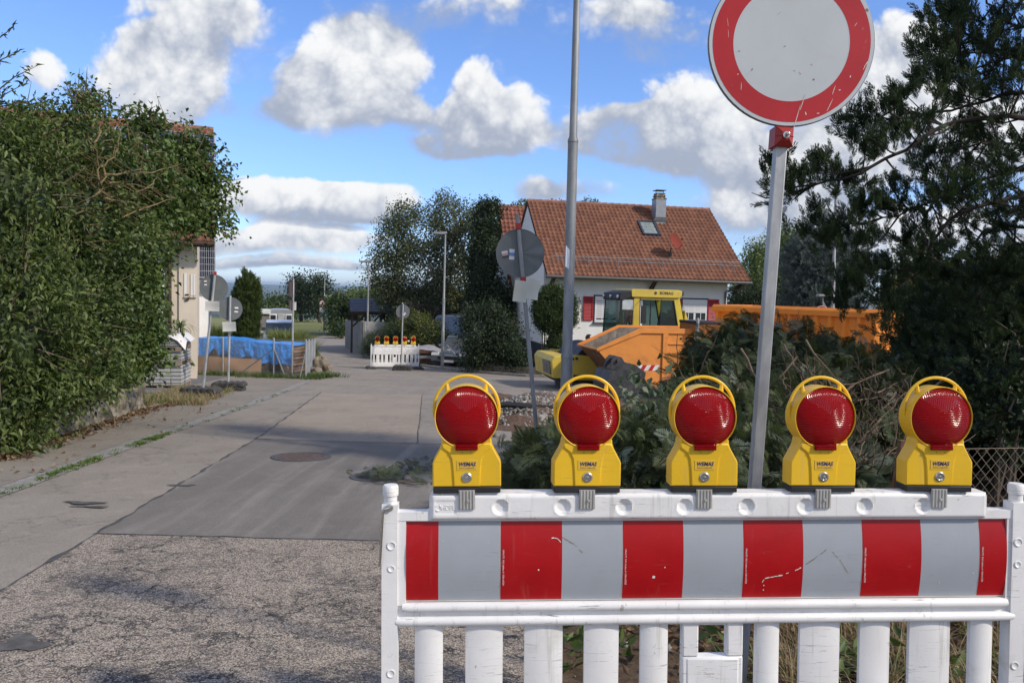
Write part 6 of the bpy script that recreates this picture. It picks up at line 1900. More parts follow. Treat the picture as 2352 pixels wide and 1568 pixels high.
# wire panel fence behind, along the far side of the garden
wf0, wf1 = foot(440, 850, 31.5), foot(722, 838, 31.5)
d_ = Vector((wf1.x - wf0.x, wf1.y - wf0.y, 0)); l_ = d_.length; d_.normalize()
wm_ = Matrix((d_, Vector((-d_.y, d_.x, 0)), Vector((0, 0, 1)))).transposed().to_4x4(); wm_.translation = wf0
wt = thing('wire_panel_fence', 'grey upright wire panel fence behind the blue tarpaulin', 'fence', M=wm_)
b = MB(); hh = at(600, 776, 31.5).z - wf0.z
for i in range(int(l_ / .07)): b.bb(i * .07 - .003, i * .07 + .003, -.003, .003, .05, hh)
for zz in (.1, hh * .5, hh - .04): b.bb(0, l_, .0035, .0095, zz - .004, zz + .004)
b.build('wire_panel', M_GALVD, wt, smooth=0)
for i in range(4): MB().bb(l_ * i / 3 - .03, l_ * i / 3 + .03, .011, .05, -.2, hh + .04).build('post', M_GALVD, wt, smooth=0)


def boulder(label, px, py, d, r, seed):
    p = foot(px, py, d); rr = np.random.default_rng(seed); ph = rr.uniform(0, 6, 6)
    m = MB()
    def fn(u, v):
        a = 2 * math.pi * u; f = math.pi * (v - .5)
        ca, sa, cf_, sf = math.cos(a), math.sin(a), math.cos(f), math.sin(f)
        q = (abs(ca * cf_) ** 5 + abs(sa * cf_) ** 5 + abs(sf) ** 5) ** -.2
        n = 1 + .09 * math.sin(3 * a + ph[0]) + .06 * math.sin(4 * f + ph[1]) + .05 * math.sin(7 * a + 5 * f + ph[2])
        return (r[0] * q * n * ca * cf_, r[1] * q * n * sa * cf_, r[2] * (.9 + q * n * sf))
    m.grid(fn, 36, 20)
    return tag(m.build('boulder', M_STONE, smooth=38, M=Matrix.Translation(p) @ Matrix.Rotation(rr.uniform(0, 3), 4, 'Z')), label, 'boulder')


boulder('tall brown sandstone boulder on the bend of the road', 737, 852, 28.6, (.27, .25, .33), 3)
boulder('low dark stone left of the tall sandstone boulder', 724, 857, 27.6, (.26, .22, .15), 4)
boulder('small pale stone right of the tall sandstone boulder', 752, 852, 28.0, (.14, .16, .20), 5)
boulder('flat stone edge at the foot of the sandstone boulder', 762, 858, 27.4, (.22, .18, .07), 6)

# ================================================================== vegetation
L_HEDGE = leafmat('hedge leaf', (.032, .056, .017), (.145, .20, .058), .35, .45, (.17, .20, .07), .93)
L_LILAC = leafmat('lilac leaf', (.036, .064, .019), (.155, .225, .066), .35, .42)
L_NARROW = leafmat('narrow leaf', (.04, .064, .018), (.155, .205, .06), .35, .45)
L_BIRCH = leafmat('birch leaf', (.055, .072, .032), (.17, .19, .095), .3, .5)
L_BUSH = leafmat('bush leaf', (.030, .055, .018), (.09, .13, .035), .35, .5)
L_DARK = leafmat('dark leaf', (.016, .030, .014), (.045, .07, .025), .25, .5)
L_CONIF = leafmat('cypress spray', (.016, .036, .018), (.055, .085, .032), .22, .6)
L_CONIF2 = leafmat('cut cypress spray', (.030, .050, .024), (.122, .148, .070), .25, .6, (.18, .215, .17), .93)
L_COLUMN = leafmat('columnar cypress', (.035, .065, .018), (.11, .155, .04), .25, .6)
L_SPRUCE = leafmat('blue spruce', (.055, .080, .078), (.18, .22, .215), .15, .6)
L_WILLOW = leafmat('willow leaf', (.06, .10, .03), (.17, .22, .07), .35, .5)
L_GRASS = leafmat('ornamental grass', (.12, .16, .045), (.32, .34, .12), .3, .6)
L_WEED = leafmat('weed leaf', (.05, .09, .025), (.16, .22, .07), .3, .5)
L_DRY = leafmat('dry grass', (.20, .15, .08), (.42, .34, .20), .25, .7)
L_LITTER = leafmat('dead leaves', (.07, .04, .022), (.24, .15, .085), .1, .8, (.40, .28, .14), .9)
M_BARK = mat('bark', (.085, .065, .048), .9, var=.35, vs=10, bump=.5, bs=30)
M_BIRCHB = mat('birch bark', (.50, .49, .46), .8, var=.2, vs=4, dirt=(.07, .06, .055), dirt_amt=.38, ds=5, stretch=(1, 1, 2.5))
M_TWIG = mat('grey brown twigs', (.17, .135, .095), .9, var=.3, vs=8)
M_LTWIG = mat('lichen covered twigs', (.24, .20, .10), .9, var=.35, vs=7)
M_STICK = mat('cut branch', (.135, .095, .065), .85, var=.35, vs=7)


def bush(name, label, cat, base, blobs, leafmat_, per, nl, rc, L, Wd, corem=None, stems=6, droop=.3, group=None, ck=.78, cull=.6, stemr=.03, outw=.5, jit=.7, shell=(.72, 1.05), twigs=0, twigm=None, stemmat=None, part='foliage', rootf=.55, rooty=0.):
    base = Vector(base); t = thing(name, label, cat, base, 0, group)
    bl = [(tuple(Vector(c) - base), r) for c, r in blobs]
    P_, O_, T_ = clumps(bl, per, nl, rc, shell)
    if len(bl) > 1: P_, O_, T_ = inside_cull(P_, O_, T_, bl, cull)
    zg_ = np.array([gz(x + base.x, y + base.y) - base.z for x, y in P_[:, :2]]) if len(P_) < 400000 else 0
    k = P_[:, 2] > zg_ + .01
    leaves(part, P_[k], O_[k], L, Wd, leafmat_, t, droop, jit, tone=T_[k], outw=outw)
    s = MB()
    for i in range(stems):
        c, r = bl[i % len(bl)]
        e = Vector(c) + Vector((random.uniform(-.5, .5) * r[0], random.uniform(-.5, .5) * r[1], random.uniform(-.2, .6) * r[2]))
        bx0, by0 = random.uniform(-.2, .2) + c[0] * rootf, random.uniform(.0, .2) + c[1] * rootf + rooty
        b0 = Vector((bx0, by0, -.1 + gz(base.x + bx0, base.y + by0) - base.z))
        mid = b0.lerp(e, .5) + Vector((random.uniform(-.1, .1), random.uniform(-.1, .1), .1))
        s.tube([b0, mid, e], [stemr, stemr * .7, stemr * .25], 7)
    if stems: s.build('stem', stemmat or M_BARK, t)
    if twigs:
        s = MB()
        for i in range(twigs):
            c, r = bl[random.randrange(len(bl))]
            d = Vector((random.gauss(0, 1), random.gauss(0, 1) - .5, random.gauss(0, 1))).normalized()
            a = Vector(c) + Vector((d.x * r[0], d.y * r[1], d.z * r[2])) * random.uniform(.2, .6)
            b = Vector(c) + Vector((d.x * r[0], d.y * r[1], d.z * r[2])) * random.uniform(.95, 1.12) + Vector((random.gauss(0, .15), random.gauss(0, .15), random.gauss(.05, .15)))
            m = a.lerp(b, .5) + Vector((random.gauss(0, .05), random.gauss(0, .05), random.gauss(0, .05)))
            s.tube([Vector(c), a, m, b], [.014, .011, .008, .002], 5)
        s.build('branches', twigm or M_TWIG, t)
    if corem: core('inner_twigs', [b for b in bl], corem, t, ck)
    return t


# ---- tall hedge on the left: three kinds of shrub
hb_ = gr(120, 1010)
bl = [blob(30, 470, 9.7, 120, 200, .8), blob(30, 760, 9.4, 140, 250, .8), blob(-20, 960, 9.0, 110, 110, .45), blob(0, 300, 9.9, 70, 50, .5)]
narrow = bush('narrow_leaved_shrub', 'tall shrub with narrow drooping leaves at the left edge of the hedge', 'shrub', foot(-30, 1000, 9.8), bl, L_NARROW, 19, 34, .11, .10, .038, L_NARROW, 6, .55, cull=.6, outw=.25, jit=.75, twigs=140, ck=.54, rooty=.8, shell=(.5, 1.18))
bl = [blob(180, 335, 11.6, 90, 85, .9), blob(160, 500, 11.2, 140, 150, 1.0), blob(150, 740, 10.9, 160, 170, .9), blob(110, 865, 10.4, 140, 85, .6), blob(200, 240, 12, 42, 40, .32), blob(70, 300, 11, 55, 40, .4), blob(20, 985, 9.5, 60, 50, .3)]
hedge = bush('hedge_shrub', 'dense mixed green hedge with bare lichen twigs in the middle of the left side', 'shrub', foot(150, 960, 11.6), bl, L_HEDGE, 17, 32, .105, .075, .046, L_HEDGE, 6, .35, cull=.6, twigs=330, twigm=M_LTWIG, ck=.54, rooty=.8, shell=(.5, 1.2))
bl = [blob(310, 412, 13.3, 103, 88, 1.1), blob(285, 560, 13.0, 95, 135, 1.0), blob(265, 710, 12.8, 85, 115, .9), blob(265, 810, 12.8, 80, 60, .7), blob(405, 385, 14.6, 62, 72, .7), blob(480, 430, 15, 42, 66, .5), blob(405, 480, 14.5, 62, 56, .6), blob(480, 505, 15, 38, 26, .35), blob(340, 290, 13.5, 36, 36, .35), blob(440, 330, 14.6, 34, 24, .3)]
lilac = bush('lilac_shrub', 'broad leaved lilac shrub reaching over the beige house at the right end of the hedge', 'shrub', foot(300, 900, 13.6), bl, L_LILAC, 21, 26, .125, .10, .066, L_LILAC, 0, .6, cull=.6, twigs=190, twigm=M_LTWIG, ck=.5, shell=(.5, 1.2))
bl = [blob(30, 890, 9.6, 110, 100, .35), blob(180, 850, 11.6, 110, 62, .35), blob(280, 825, 13.2, 65, 42, .4), blob(322, 720, 14.3, 36, 100, .45), blob(312, 800, 14.4, 36, 52, .4), blob(-20, 1020, 9.0, 70, 35, .25)]
ivy = bush('ivy', 'ivy hanging over the low stone wall under the hedge', 'ivy', foot(190, 930, 11.8), bl, leafmat('ivy leaf', (.05, .085, .025), (.15, .21, .065), .3, .35), 42, 18, .09, .075, .062, L_HEDGE, 0, .7, cull=.6, ck=.6)
# shoots standing out of the hedge top
def shoots(parent, specs, material, L, Wd):
    P_ = []; O_ = []; s = MB(); base = parent.matrix_basis.translation
    for (px, py, qx, qy, d, n) in specs:
        a, b = at(px, py, d) - base, at(qx, qy, d - .1) - base
        mid = a.lerp(b, .5) + Vector((0, 0, .06 * (b - a).length)); pts = [a, mid, b]
        s.tube(pts, [.010, .007, .002], 5)
        for i in range(n):
            f = (i + .5) / n
            p = (a.lerp(mid, f * 2) if f < .5 else mid.lerp(b, f * 2 - 1))
            P_.append(tuple(p + Vector((random.gauss(0, .012), random.gauss(0, .02), random.gauss(0, .012))))); O_.append(tuple((b - a).normalized() * .8 + Vector((random.gauss(0, .3), random.gauss(0, .3), random.gauss(0, .35)))))
    s.build('shoot', M_TWIG, parent)
    leaves('shoot_leaves', np.array(P_), unit(np.array(O_)), L, Wd, material, parent, .05, .35, outw=.8)
shoots(narrow, [(-40, 260, 62, 190, 8.7, 26), (-40, 170, 45, 118, 8.7, 22), (-30, 120, 32, 62, 8.7, 16), (-20, 300, 58, 262, 8.7, 22), (-20, 250, 95, 240, 9, 24), (-20, 220, 88, 150, 8.8, 22)], L_NARROW, .10, .020)
shoots(lilac, [(330, 300, 312, 238, 13.4, 10), (340, 300, 350, 236, 13.4, 12), (350, 300, 378, 262, 13.4, 12), (330, 290, 366, 250, 13.4, 10), (430, 330, 428, 285, 14.5, 8), (440, 330, 470, 292, 14.5, 10), (520, 380, 548, 385, 14.8, 9), (520, 430, 553, 440, 14.8, 9), (515, 500, 552, 540, 14.8, 12), (510, 470, 545, 500, 14.8, 10), (500, 350, 520, 330, 14.8, 8), (500, 530, 540, 548, 14.8, 9), (440, 560, 452, 600, 14.4, 8)], L_LILAC, .10, .062)
shoots(hedge, [(195, 230, 188, 182, 12, 9), (205, 230, 228, 205, 12, 10), (170, 240, 150, 190, 12, 9), (225, 240, 262, 230, 12, 9), (100, 260, 95, 225, 11, 8), (270, 270, 290, 240, 12.6, 8)], L_HEDGE, .085, .05)
# bare yellowish branches showing through the hedge
s = MB(); base = hedge.matrix_basis.translation
for (q0, q1) in (((235, 430), (222, 330)), ((232, 420), (262, 345)), ((225, 380), (205, 300)), ((240, 400), (330, 390)), ((250, 420), (350, 430)), ((240, 455), (340, 470)), ((230, 440), (160, 480)), ((265, 350), (280, 280)), ((300, 450), (380, 400)), ((215, 330), (235, 265)), ((150, 500), (260, 470)), ((110, 560), (230, 520)), ((300, 400), (410, 380)), ((280, 500), (400, 455))):
    a, b = at(*q0, 10.55 + max(0, q0[0] - 210) * .013) - base, at(*q1, 10.5 + max(0, q1[0] - 210) * .013) - base; pts = [a]
    for i in range(1, 6): pts.append(a.lerp(b, i / 5) + Vector((random.gauss(0, .03), random.gauss(0, .04), random.gauss(0, .03))))
    s.tube(pts, [.016, .014, .012, .009, .007, .004], 6)
for i in range(70):
    qx, qy = random.gauss(265, 85), random.gauss(420, 62); an = random.choice((random.gauss(.2, .4), random.gauss(1.3, .5), random.gauss(2.6, .5))); l_ = random.uniform(25, 85)
    a, b = at(qx, qy, 10.62 + random.uniform(-.1, .25) + max(0, qx - 210) * .013) - base, at(qx + l_ * math.cos(an), qy - l_ * math.sin(an), 10.6 + max(0, qx - 210) * .013) - base
    m1 = a.lerp(b, .5) + Vector((random.gauss(0, .03), random.gauss(0, .04), random.gauss(0, .03)))
    s.tube([a + Vector((0, .5, -.1)), a, m1, b], [.008, .007, .005, .002], 5)
s.build('bare_branch', mat('lichen branch', (.16, .12, .055), .9, var=.4, vs=8), hedge)

# ---- columnar cypress in the left garden, ornamental grasses, small shrubs
TV, TFc = [], []
def blade(p, d, L, w, n):
    d = Vector(d).normalized(); s_ = d.cross(Vector(n)).normalized() * w / 2; p = Vector(p); o = len(TV)
    TV.extend([tuple(p - s_ * .5), tuple(p + d * L * .55 - s_), tuple(p + d * L), tuple(p + d * L * .55 + s_)]); TFc.append((o, o + 1, o + 2, o + 3))
# flat fan spray
for i in range(11):
    f = i / 11
    for sg_ in (-1, 1):
        l = .42 * (1 - f) ** .8 + .10; bp = Vector((f, 0, .05 * math.sin(3 * f))); dr_ = Vector((.75, sg_ * .75, random.uniform(-.25, .25))).normalized()
        blade(bp, dr_, l, .03, (0, 0, 1))
        for q in (.35, .6, .82):
            for s2 in (-1, 1):
                d2 = (dr_ + Vector((.3, -sg_ * .0, 0)) + Vector((-dr_.y, dr_.x, 0)) * .75 * s2).normalized()
                blade(bp + dr_ * l * q, d2, l * .42, .030, (0, 0, 1))
blade((0, 0, 0), (1, 0, 0), 1.1, .03, (0, 0, 1))
SPRAY = (np.array(TV), np.array(TFc)); TV, TFc = [], []
# round feathery plume
for i in range(84):
    f = random.random() ** .8; a = random.uniform(0, 6.28); el = random.uniform(.25, .75)
    d = Vector((math.cos(el), math.sin(el) * math.cos(a), math.sin(el) * math.sin(a)))
    blade((f * .9, .03 * math.cos(a), .03 * math.sin(a)), d, 0.30 * (1.1 - f) + .08, .034, (random.gauss(0, 1), random.gauss(0, 1), random.gauss(0, 1)))
PLUME = (np.array(TV), np.array(TFc)); TV, TFc = [], []
for i in range(28):
    f = random.random(); a = random.uniform(0, 6.28); el = random.uniform(.5, 1.1)
    d = Vector((math.cos(el), math.sin(el) * math.cos(a), math.sin(el) * math.sin(a)))
    blade((f, 0, 0), d, .26, .05, (random.gauss(0, 1), random.gauss(0, 1), random.gauss(0, 1)))
NEEDLE = (np.array(TV), np.array(TFc))


def conifer(name, label, cat, base, blobs, tmpl, m, per, nl, rc, size, upw=.6, corem=None, ck=.75, group=None, trunk=None, shell=(.75, 1.04), part='crown', cull=.6):
    base = Vector(base); t = thing(name, label, cat, base, 0, group)
    bl = [(tuple(Vector(c) - base), r) for c, r in blobs]
    P_, O_, T_ = clumps(bl, per, nl, rc, shell)
    if len(bl) > 1: P_, O_, T_ = inside_cull(P_, O_, T_, bl, cull)
    zg_ = gz(base.x, base.y) - base.z; k = P_[:, 2] > zg_ + .02; P_, O_, T_ = P_[k], O_[k], T_[k]
    n = len(P_); a = unit(O_ * (1 - upw) + np.array([0, 0, upw]) + rng.normal(0, .32, (n, 3)))
    scatter(part, tmpl[0], tmpl[1], 4, P_, a, O_ + rng.normal(0, .4, (n, 3)), size * rng.uniform(.65, 1.25, n), m, t, T_)
    if trunk: MB().tube(*trunk).build('trunk', M_BARK, t)
    if corem: core('inner_twigs', bl, corem, t, ck)
    return t


cb_ = foot(566, 840, 33)
conifer('cypress', 'green columnar cypress standing behind the blue tarpaulin', 'cypress tree', cb_,
        [blob(566, 755, 33, 23, 80, .45), blob(552, 710, 33, 14, 52, .3), blob(577, 700, 33, 14, 52, .3), blob(563, 668, 33, 5, 40, .12), blob(586, 710, 33, 8, 60, .2), blob(548, 685, 33, 4, 36, .1), blob(576, 668, 33, 4, 36, .1), blob(590, 680, 33, 4, 34, .1), blob(566, 800, 33, 27, 50, .5)], PLUME, L_COLUMN, 46, 8, .05, .26, .88, L_COLUMN, .8, trunk=([(0, 0, -.1), (0, 0, 2.5)], [.09, .04], 8))


def grass_clump(name, label, px, py, d, r, h, n, m, kind=None, group=None, w=.012, lean=.5, cat='ornamental grass'):
    p = foot(px, py, d)
    V = []; q = 6
    rr = rng.uniform(0, 1, n) ** .5 * r * .6; a = rng.uniform(0, 6.28, n); a2 = a + rng.normal(0, .5, n); hh = h * rng.uniform(.55, 1.1, n); ln = lean * rng.uniform(.2, 1.2, n) * h
    for i in range(q):
        f = i / (q - 1)
        x = rr * np.cos(a) + np.cos(a2) * ln * f ** 2; y = rr * np.sin(a) + np.sin(a2) * ln * f ** 2; z = hh * (f - .25 * f ** 3 * lean)
        ww = w * (1 - f) ** .5 + .001
        V.append(np.stack([np.stack([x - np.sin(a2) * ww, y + np.cos(a2) * ww, z], 1), np.stack([x + np.sin(a2) * ww, y - np.cos(a2) * ww, z], 1)], 1))
    V = np.concatenate(V, 1).reshape(n, 2 * q, 3)
    Fc = np.concatenate([(np.arange(n) * 2 * q)[:, None] + np.array([2 * k, 2 * k + 1, 2 * k + 3, 2 * k + 2]) for k in range(q - 1)])
    o = rawmesh(name, V.reshape(-1, 3), Fc, 4, m, None, np.repeat(rng.uniform(0, 1, n), 2 * q))
    o.location = p
    return tag(o, label, cat, group)


grass_clump('ornamental_grass', 'yellow green ornamental grass left of the cypress behind the tarpaulin', 505, 836, 34, .9, 1.95, 1500, L_GRASS, w=.014)
grass_clump('ornamental_grass', 'wide ornamental grass clump between the white car and the road', 660, 830, 36, 1.15, 1.75, 2200, L_GRASS, w=.014)
grass_clump('ornamental_grass', 'small grass tuft at the right end of the grass clumps by the fence corner', 704, 830, 35, .5, 1.3, 600, L_GRASS, w=.012)


# ---- trees
def tree(name, label, base, trunk, blobs, m, per, nl, rc, L, Wd, bark=None, corem=None, droop=.3, group=None, cat='tree', limbs=10, tr=.15, ck=.6, shell=(.45, 1.05), cull=.35):
    base = Vector(base); t = thing(name, label, cat, base, 0, group)
    bl = [(tuple(Vector(c) - base), r) for c, r in blobs]
    P_, O_, T_ = clumps(bl, per, nl, rc, shell)
    if len(bl) > 1: P_, O_, T_ = inside_cull(P_, O_, T_, bl, cull)
    leaves('crown', P_, O_, L, Wd, m, t, droop, .8, tone=T_)
    s = MB(); cz = [Vector(c) for c, r in bl]
    for tk in trunk:
        s.tube([Vector(q) for q in tk], [tr * (1 - .65 * i / max(1, len(tk) - 1)) for i in range(len(tk))], 9)
    for i in range(limbs):
        c, r = bl[i % len(bl)]; st = Vector(trunk[i % len(trunk)][-1]).lerp(Vector(trunk[i % len(trunk)][-2]), random.random() * .6)
        e = Vector(c) + Vector((random.uniform(-.7, .7) * r[0], random.uniform(-.7, .7) * r[1], random.uniform(-.3, .7) * r[2]))
        s.tube([st, st.lerp(e, .5) + Vector((0, 0, .15)), e], [tr * .4, tr * .25, tr * .06], 6)
    s.build('trunk', bark or M_BARK, t)
    if corem: core('inner_twigs', bl, corem, t, ck)
    return t


bb_ = foot(1045, 826, 46)
def rel(px, py, d): return tuple(at(px, py, d) - bb_)
tree('birch_tree', 'large birch with white trunks and grey green crown behind the far barrier', bb_,
     [[(0, 0, -.1), rel(1035, 760, 46), rel(1010, 690, 46), rel(985, 600, 46)], [(.2, .1, -.1), rel(1046, 750, 46.2), rel(1030, 690, 46.4), rel(1040, 580, 46.5), rel(1050, 520, 46.5)], [(.3, .4, -.1), rel(1062, 740, 47), rel(1068, 660, 47), rel(1060, 560, 47)]],
     [blob(960, 540, 46, 85, 75, 2.2), blob(1035, 510, 46, 62, 62, 1.8), blob(1080, 560, 46.5, 60, 95, 2), blob(905, 560, 46, 58, 65, 1.6), blob(885, 625, 46, 50, 60, 1.4), blob(970, 625, 46, 90, 75, 2.2), blob(1050, 640, 47, 70, 75, 2), blob(935, 690, 46, 70, 42, 1.4), blob(895, 670, 46, 45, 45, 1.2), blob(1000, 700, 46.5, 80, 45, 1.6), blob(1070, 700, 47, 50, 50, 1.6), blob(1020, 455, 46, 22, 22, .6), blob(1115, 510, 47, 35, 45, 1.2), blob(930, 490, 46, 40, 28, 1)],
     L_BIRCH, 10, 11, .22, .15, .085, M_BIRCHB, None, .5, limbs=26, tr=.13)
iv = foot(1140, 800, 43)
bush('ivy', 'dark ivy column covering the gable of the older tiled house', 'ivy', iv, [blob(1108, 640, 42.6, 34, 130, .9), blob(1114, 530, 43, 25, 70, .7), blob(1126, 476, 43.5, 26, 15, .6), blob(1146, 715, 42, 34, 70, .9), blob(1110, 770, 42, 42, 60, 1.0)], L_DARK, 18, 16, .18, .14, .11, L_DARK, 0, .5, ck=.7)
bush('ivy', 'pale ivy creeping over the ridge right of the lamp post', 'ivy', at(1340, 470, 41), [blob(1355, 464, 40.6, 17, 9, .4), blob(1300, 468, 41, 40, 5, .3), blob(1200, 466, 41.5, 30, 4, .3)], L_HEDGE, 26, 12, .07, .09, .07, None, 0, .4)
bush('garden_bush', 'dark bush between the silver car and the dented sign back', 'bush', foot(1125, 850, 33), [blob(1100, 770, 33, 45, 62, 1.0), blob(1165, 795, 33, 44, 60, .9), blob(1088, 820, 33, 30, 34, .8), blob(1195, 835, 32.6, 26, 28, .5), blob(1120, 715, 33.2, 34, 24, .6), blob(1150, 745, 33, 36, 30, .6), blob(1075, 740, 33.3, 22, 34, .5)], L_DARK, 15, 18, .15, .11, .06, L_DARK, 7, .4, twigs=60, ck=.6, shell=(.5, 1.2))
bush('garden_bush', 'upright needle leaved shrub on two stems against the white house wall', 'bush', foot(1272, 815, 33.8), [blob(1268, 720, 33.8, 42, 48, .8), blob(1250, 705, 33.8, 24, 38, .5), blob(1295, 715, 33.9, 32, 50, .6), blob(1275, 680, 33.8, 30, 24, .5), blob(1280, 790, 33.8, 22, 22, .4)], L_BUSH, 60, 26, .09, .10, .034, L_BUSH, 8, -.5, stemr=.035, outw=.2, ck=.6)
bush('garden_bush', 'yellowish rose bush with white flowers behind the far barrier', 'bush', foot(990, 822, 40), [blob(985, 765, 40, 42, 34, .9), blob(955, 745, 40.5, 36, 30, .9), blob(1008, 785, 39.5, 24, 24, .6)], leafmat('rose leaf', (.06, .085, .025), (.18, .20, .055), .35), 20, 15, .13, .10, .06, L_BUSH, 5, .2, ck=.65)
rb = foot(955, 770, 39.4); rbt = [o for o in bpy.data.objects if o.name.startswith('garden_bush')][-1]
s = MB()
for px, py in ((932, 786), (951, 781), (1001, 796), (938, 784), (996, 792), (1010, 784)):
    q = at(px, py, 39.2) - rbt.matrix_basis.translation
    s.lathe([(.01, -.05), (.06, -.02), (.07, .03), (.04, .06), (.005, .05)], 9, M=Matrix.Translation(q))
s.build('flowers', mat('white rose', (.7, .62, .55), .6), rbt)
bush('garden_bush', 'wispy grey green shrub in front of the pale board screen', 'bush', foot(880, 822, 42), [blob(880, 790, 42, 42, 28, .8), blob(905, 770, 42, 30, 32, .7), blob(852, 800, 42, 24, 18, .5)], leafmat('wispy leaf', (.05, .085, .045), (.14, .18, .09), .3), 30, 18, .12, .12, .02, L_BUSH, 8, .1, ck=.55)
bush('garden_bush', 'dark leafy shrub behind the round sign at the far barrier', 'bush', foot(930, 800, 43.5), [blob(945, 740, 43.5, 45, 55, 1.0), blob(920, 745, 43, 28, 34, .6), blob(985, 725, 44, 50, 40, 1.0)], L_DARK, 20, 13, .15, .12, .07, M_BARK, 4, .4)
pfx = foot(965, 822, 39); pf1 = foot(1035, 826, 39)
board_fence('picket_fence', 'low reddish brown picket fence right of the far barrier', pfx, pf1, .85, 14, M_RUST)

# far trees on the left of the road
for (lab, pb, blobs_, m, per, L) in (
        ('loose orchard tree with pale trunk beside the distant lamp post', (735, 752, 112), [blob(725, 680, 112, 26, 50, 2.6), blob(740, 655, 112, 16, 24, 1.5)], L_DARK, 3.2, .38),
        ('round topped orchard tree left of the distant lamp post', (692, 748, 116), [blob(690, 680, 116, 24, 48, 2.6), blob(682, 655, 116, 16, 22, 1.5)], L_DARK, 3.2, .38),
        ('low rounded tree far behind the silver trailer', (640, 745, 150), [blob(632, 706, 150, 26, 24, 3.5), blob(655, 712, 150, 20, 20, 3)], L_BUSH, 1.8, .6),
        ('dense tree on the right of the far road bend', (785, 770, 72), [blob(778, 725, 72, 27, 46, 2), blob(770, 690, 74, 20, 16, 1.5), blob(808, 720, 73, 24, 50, 2)], L_BUSH, 6, .26),
        ('yellow green tree rising behind the carport roof', (850, 760, 70), [blob(845, 690, 70, 36, 30, 2.2), blob(885, 690, 70, 30, 28, 2), blob(815, 695, 74, 26, 24, 2)], L_WILLOW, 5, .25),
        ('low shrub under the dense tree at the far bend', (785, 775, 66), [blob(783, 752, 66, 14, 18, .9)], L_BUSH, 9, .2)):
    b0 = foot(*pb); bl0 = [tuple(Vector(c) - b0) for c, r in blobs_]
    tree('tree', lab, b0, [[(0, 0, -.2), (bl0[0][0] * .5, bl0[0][1] * .5, bl0[0][2] * .55), bl0[0]]], blobs_, m, per, 12, L * 1.5, L, L * .6, None, m if 'orchard' not in lab else None, .3, limbs=8, tr=.28 if pb[2] > 80 else .2, ck=.72, group='far trees along the road')
# hedge row far left, edge of the meadow
bush('hedge_row', 'low yellow green hedge behind the flat roofed shed', 'hedge', foot(640, 735, 90), [blob(620, 722, 90, 20, 12, 1.5), blob(652, 722, 90, 22, 11, 1.5), blob(590, 722, 90, 20, 12, 1.5)], L_WILLOW, 6, 12, .3, .25, .15, M_BARK, 3, .2)

# trees behind the orange container
for (lab, pb, blobs_, m, per, L) in (
        ('feathery light green tree right of the white house roof', (1740, 760, 52), [blob(1735, 640, 52, 42, 62, 2), blob(1712, 670, 52, 30, 50, 1.6), blob(1745, 590, 53, 34, 34, 1.6)], L_WILLOW, 7, .22),
        ('tall pale willow behind the blue spruce', (1800, 760, 56), [blob(1800, 580, 56, 44, 50, 2.2), blob(1835, 560, 56, 34, 34, 1.8), blob(1790, 650, 56, 50, 60, 2)], L_WILLOW, 7, .24),
        ('dark green bush row behind the orange container', (1780, 770, 44), [blob(1720, 690, 44, 50, 34, 1.6), blob(1800, 690, 44, 50, 36, 1.6)], L_DARK, 9, .2),
        ('olive green shrub glimpsed through the big cypress branches', (2110, 760, 34), [blob(2095, 620, 34, 60, 55, 1.6), blob(2150, 660, 34, 50, 60, 1.6), blob(2070, 690, 33, 60, 50, 1.4)], leafmat('olive leaf', (.07, .08, .02), (.22, .22, .06), .3), 12, .15)):
    b0 = foot(*pb); bl0 = [tuple(Vector(c) - b0) for c, r in blobs_]
    tree('tree', lab, b0, [[(0, 0, -.2), (bl0[0][0] * .6, bl0[0][1] * .6, bl0[0][2] * .5), bl0[0]]], blobs_, m, per, 13, L * 1.4, L, L * .5, None, None, .6, limbs=10, tr=.2, group='trees behind the orange container', shell=(.3, 1.05), cull=.2)
conifer('spruce', 'blue grey spruce behind the street lamp over the orange container', 'spruce tree', foot(1890, 770, 38), [blob(1890, 560, 38, 45, 60, .9), blob(1885, 630, 38, 70, 60, 1.3), blob(1890, 690, 38, 85, 40, 1.6), blob(1850, 600, 38, 40, 50, 1), blob(1935, 610, 38, 45, 60, 1)], NEEDLE, L_SPRUCE, 13, 6, .16, .42, .15, L_DARK, .6, trunk=([(0, 0, -.2), (0, 0, 3), (0, 0, 6.5)], [.18, .12, .03], 8))


# ---- the big cypress at the right, trunk just outside the picture
tb = Vector((5.35, 7.3, gz(5.35, 7.3)))
bigt = thing('cypress', 'big dark cypress with long bare limbs overhanging from the right edge', 'cypress tree', tb)
LIMBS = [([(2440, 400), (2352, 385), (2201, 437), (2062, 493), (1924, 535)], 7.0, .035), ([(2450, 230), (2352, 267), (2167, 292), (2028, 372), (1906, 417), (1790, 452)], 6.7, .045),
         ([(2450, 150), (2352, 208), (2236, 243), (2097, 264), (1975, 290)], 7.1, .035), ([(2430, 420), (2352, 455), (2181, 507), (2118, 605), (2060, 665)], 6.8, .04),
         ([(2430, 60), (2300, 120), (2210, 60), (2160, -40)], 7.0, .035), ([(2440, 0), (2352, 60), (2280, 20), (2250, -60)], 7.2, .03), ([(2440, 300), (2330, 330), (2250, 330), (2150, 350)], 7.4, .03),
         ([(2440, 480), (2300, 520), (2220, 580), (2150, 620)], 7.5, .03), ([(2440, 110), (2350, 130), (2260, 160), (2150, 130)], 6.8, .03), ([(2430, 540), (2330, 560), (2280, 620), (2240, 700)], 7.2, .03)]
s = MB()
s.tube([(0, 0, -.2), (.02, .02, 2), (-.05, 0, 4.5), (0, .1, 8.5)], [.24, .19, .14, .03], 12)
P_, O_, D_, T_ = [], [], [], []
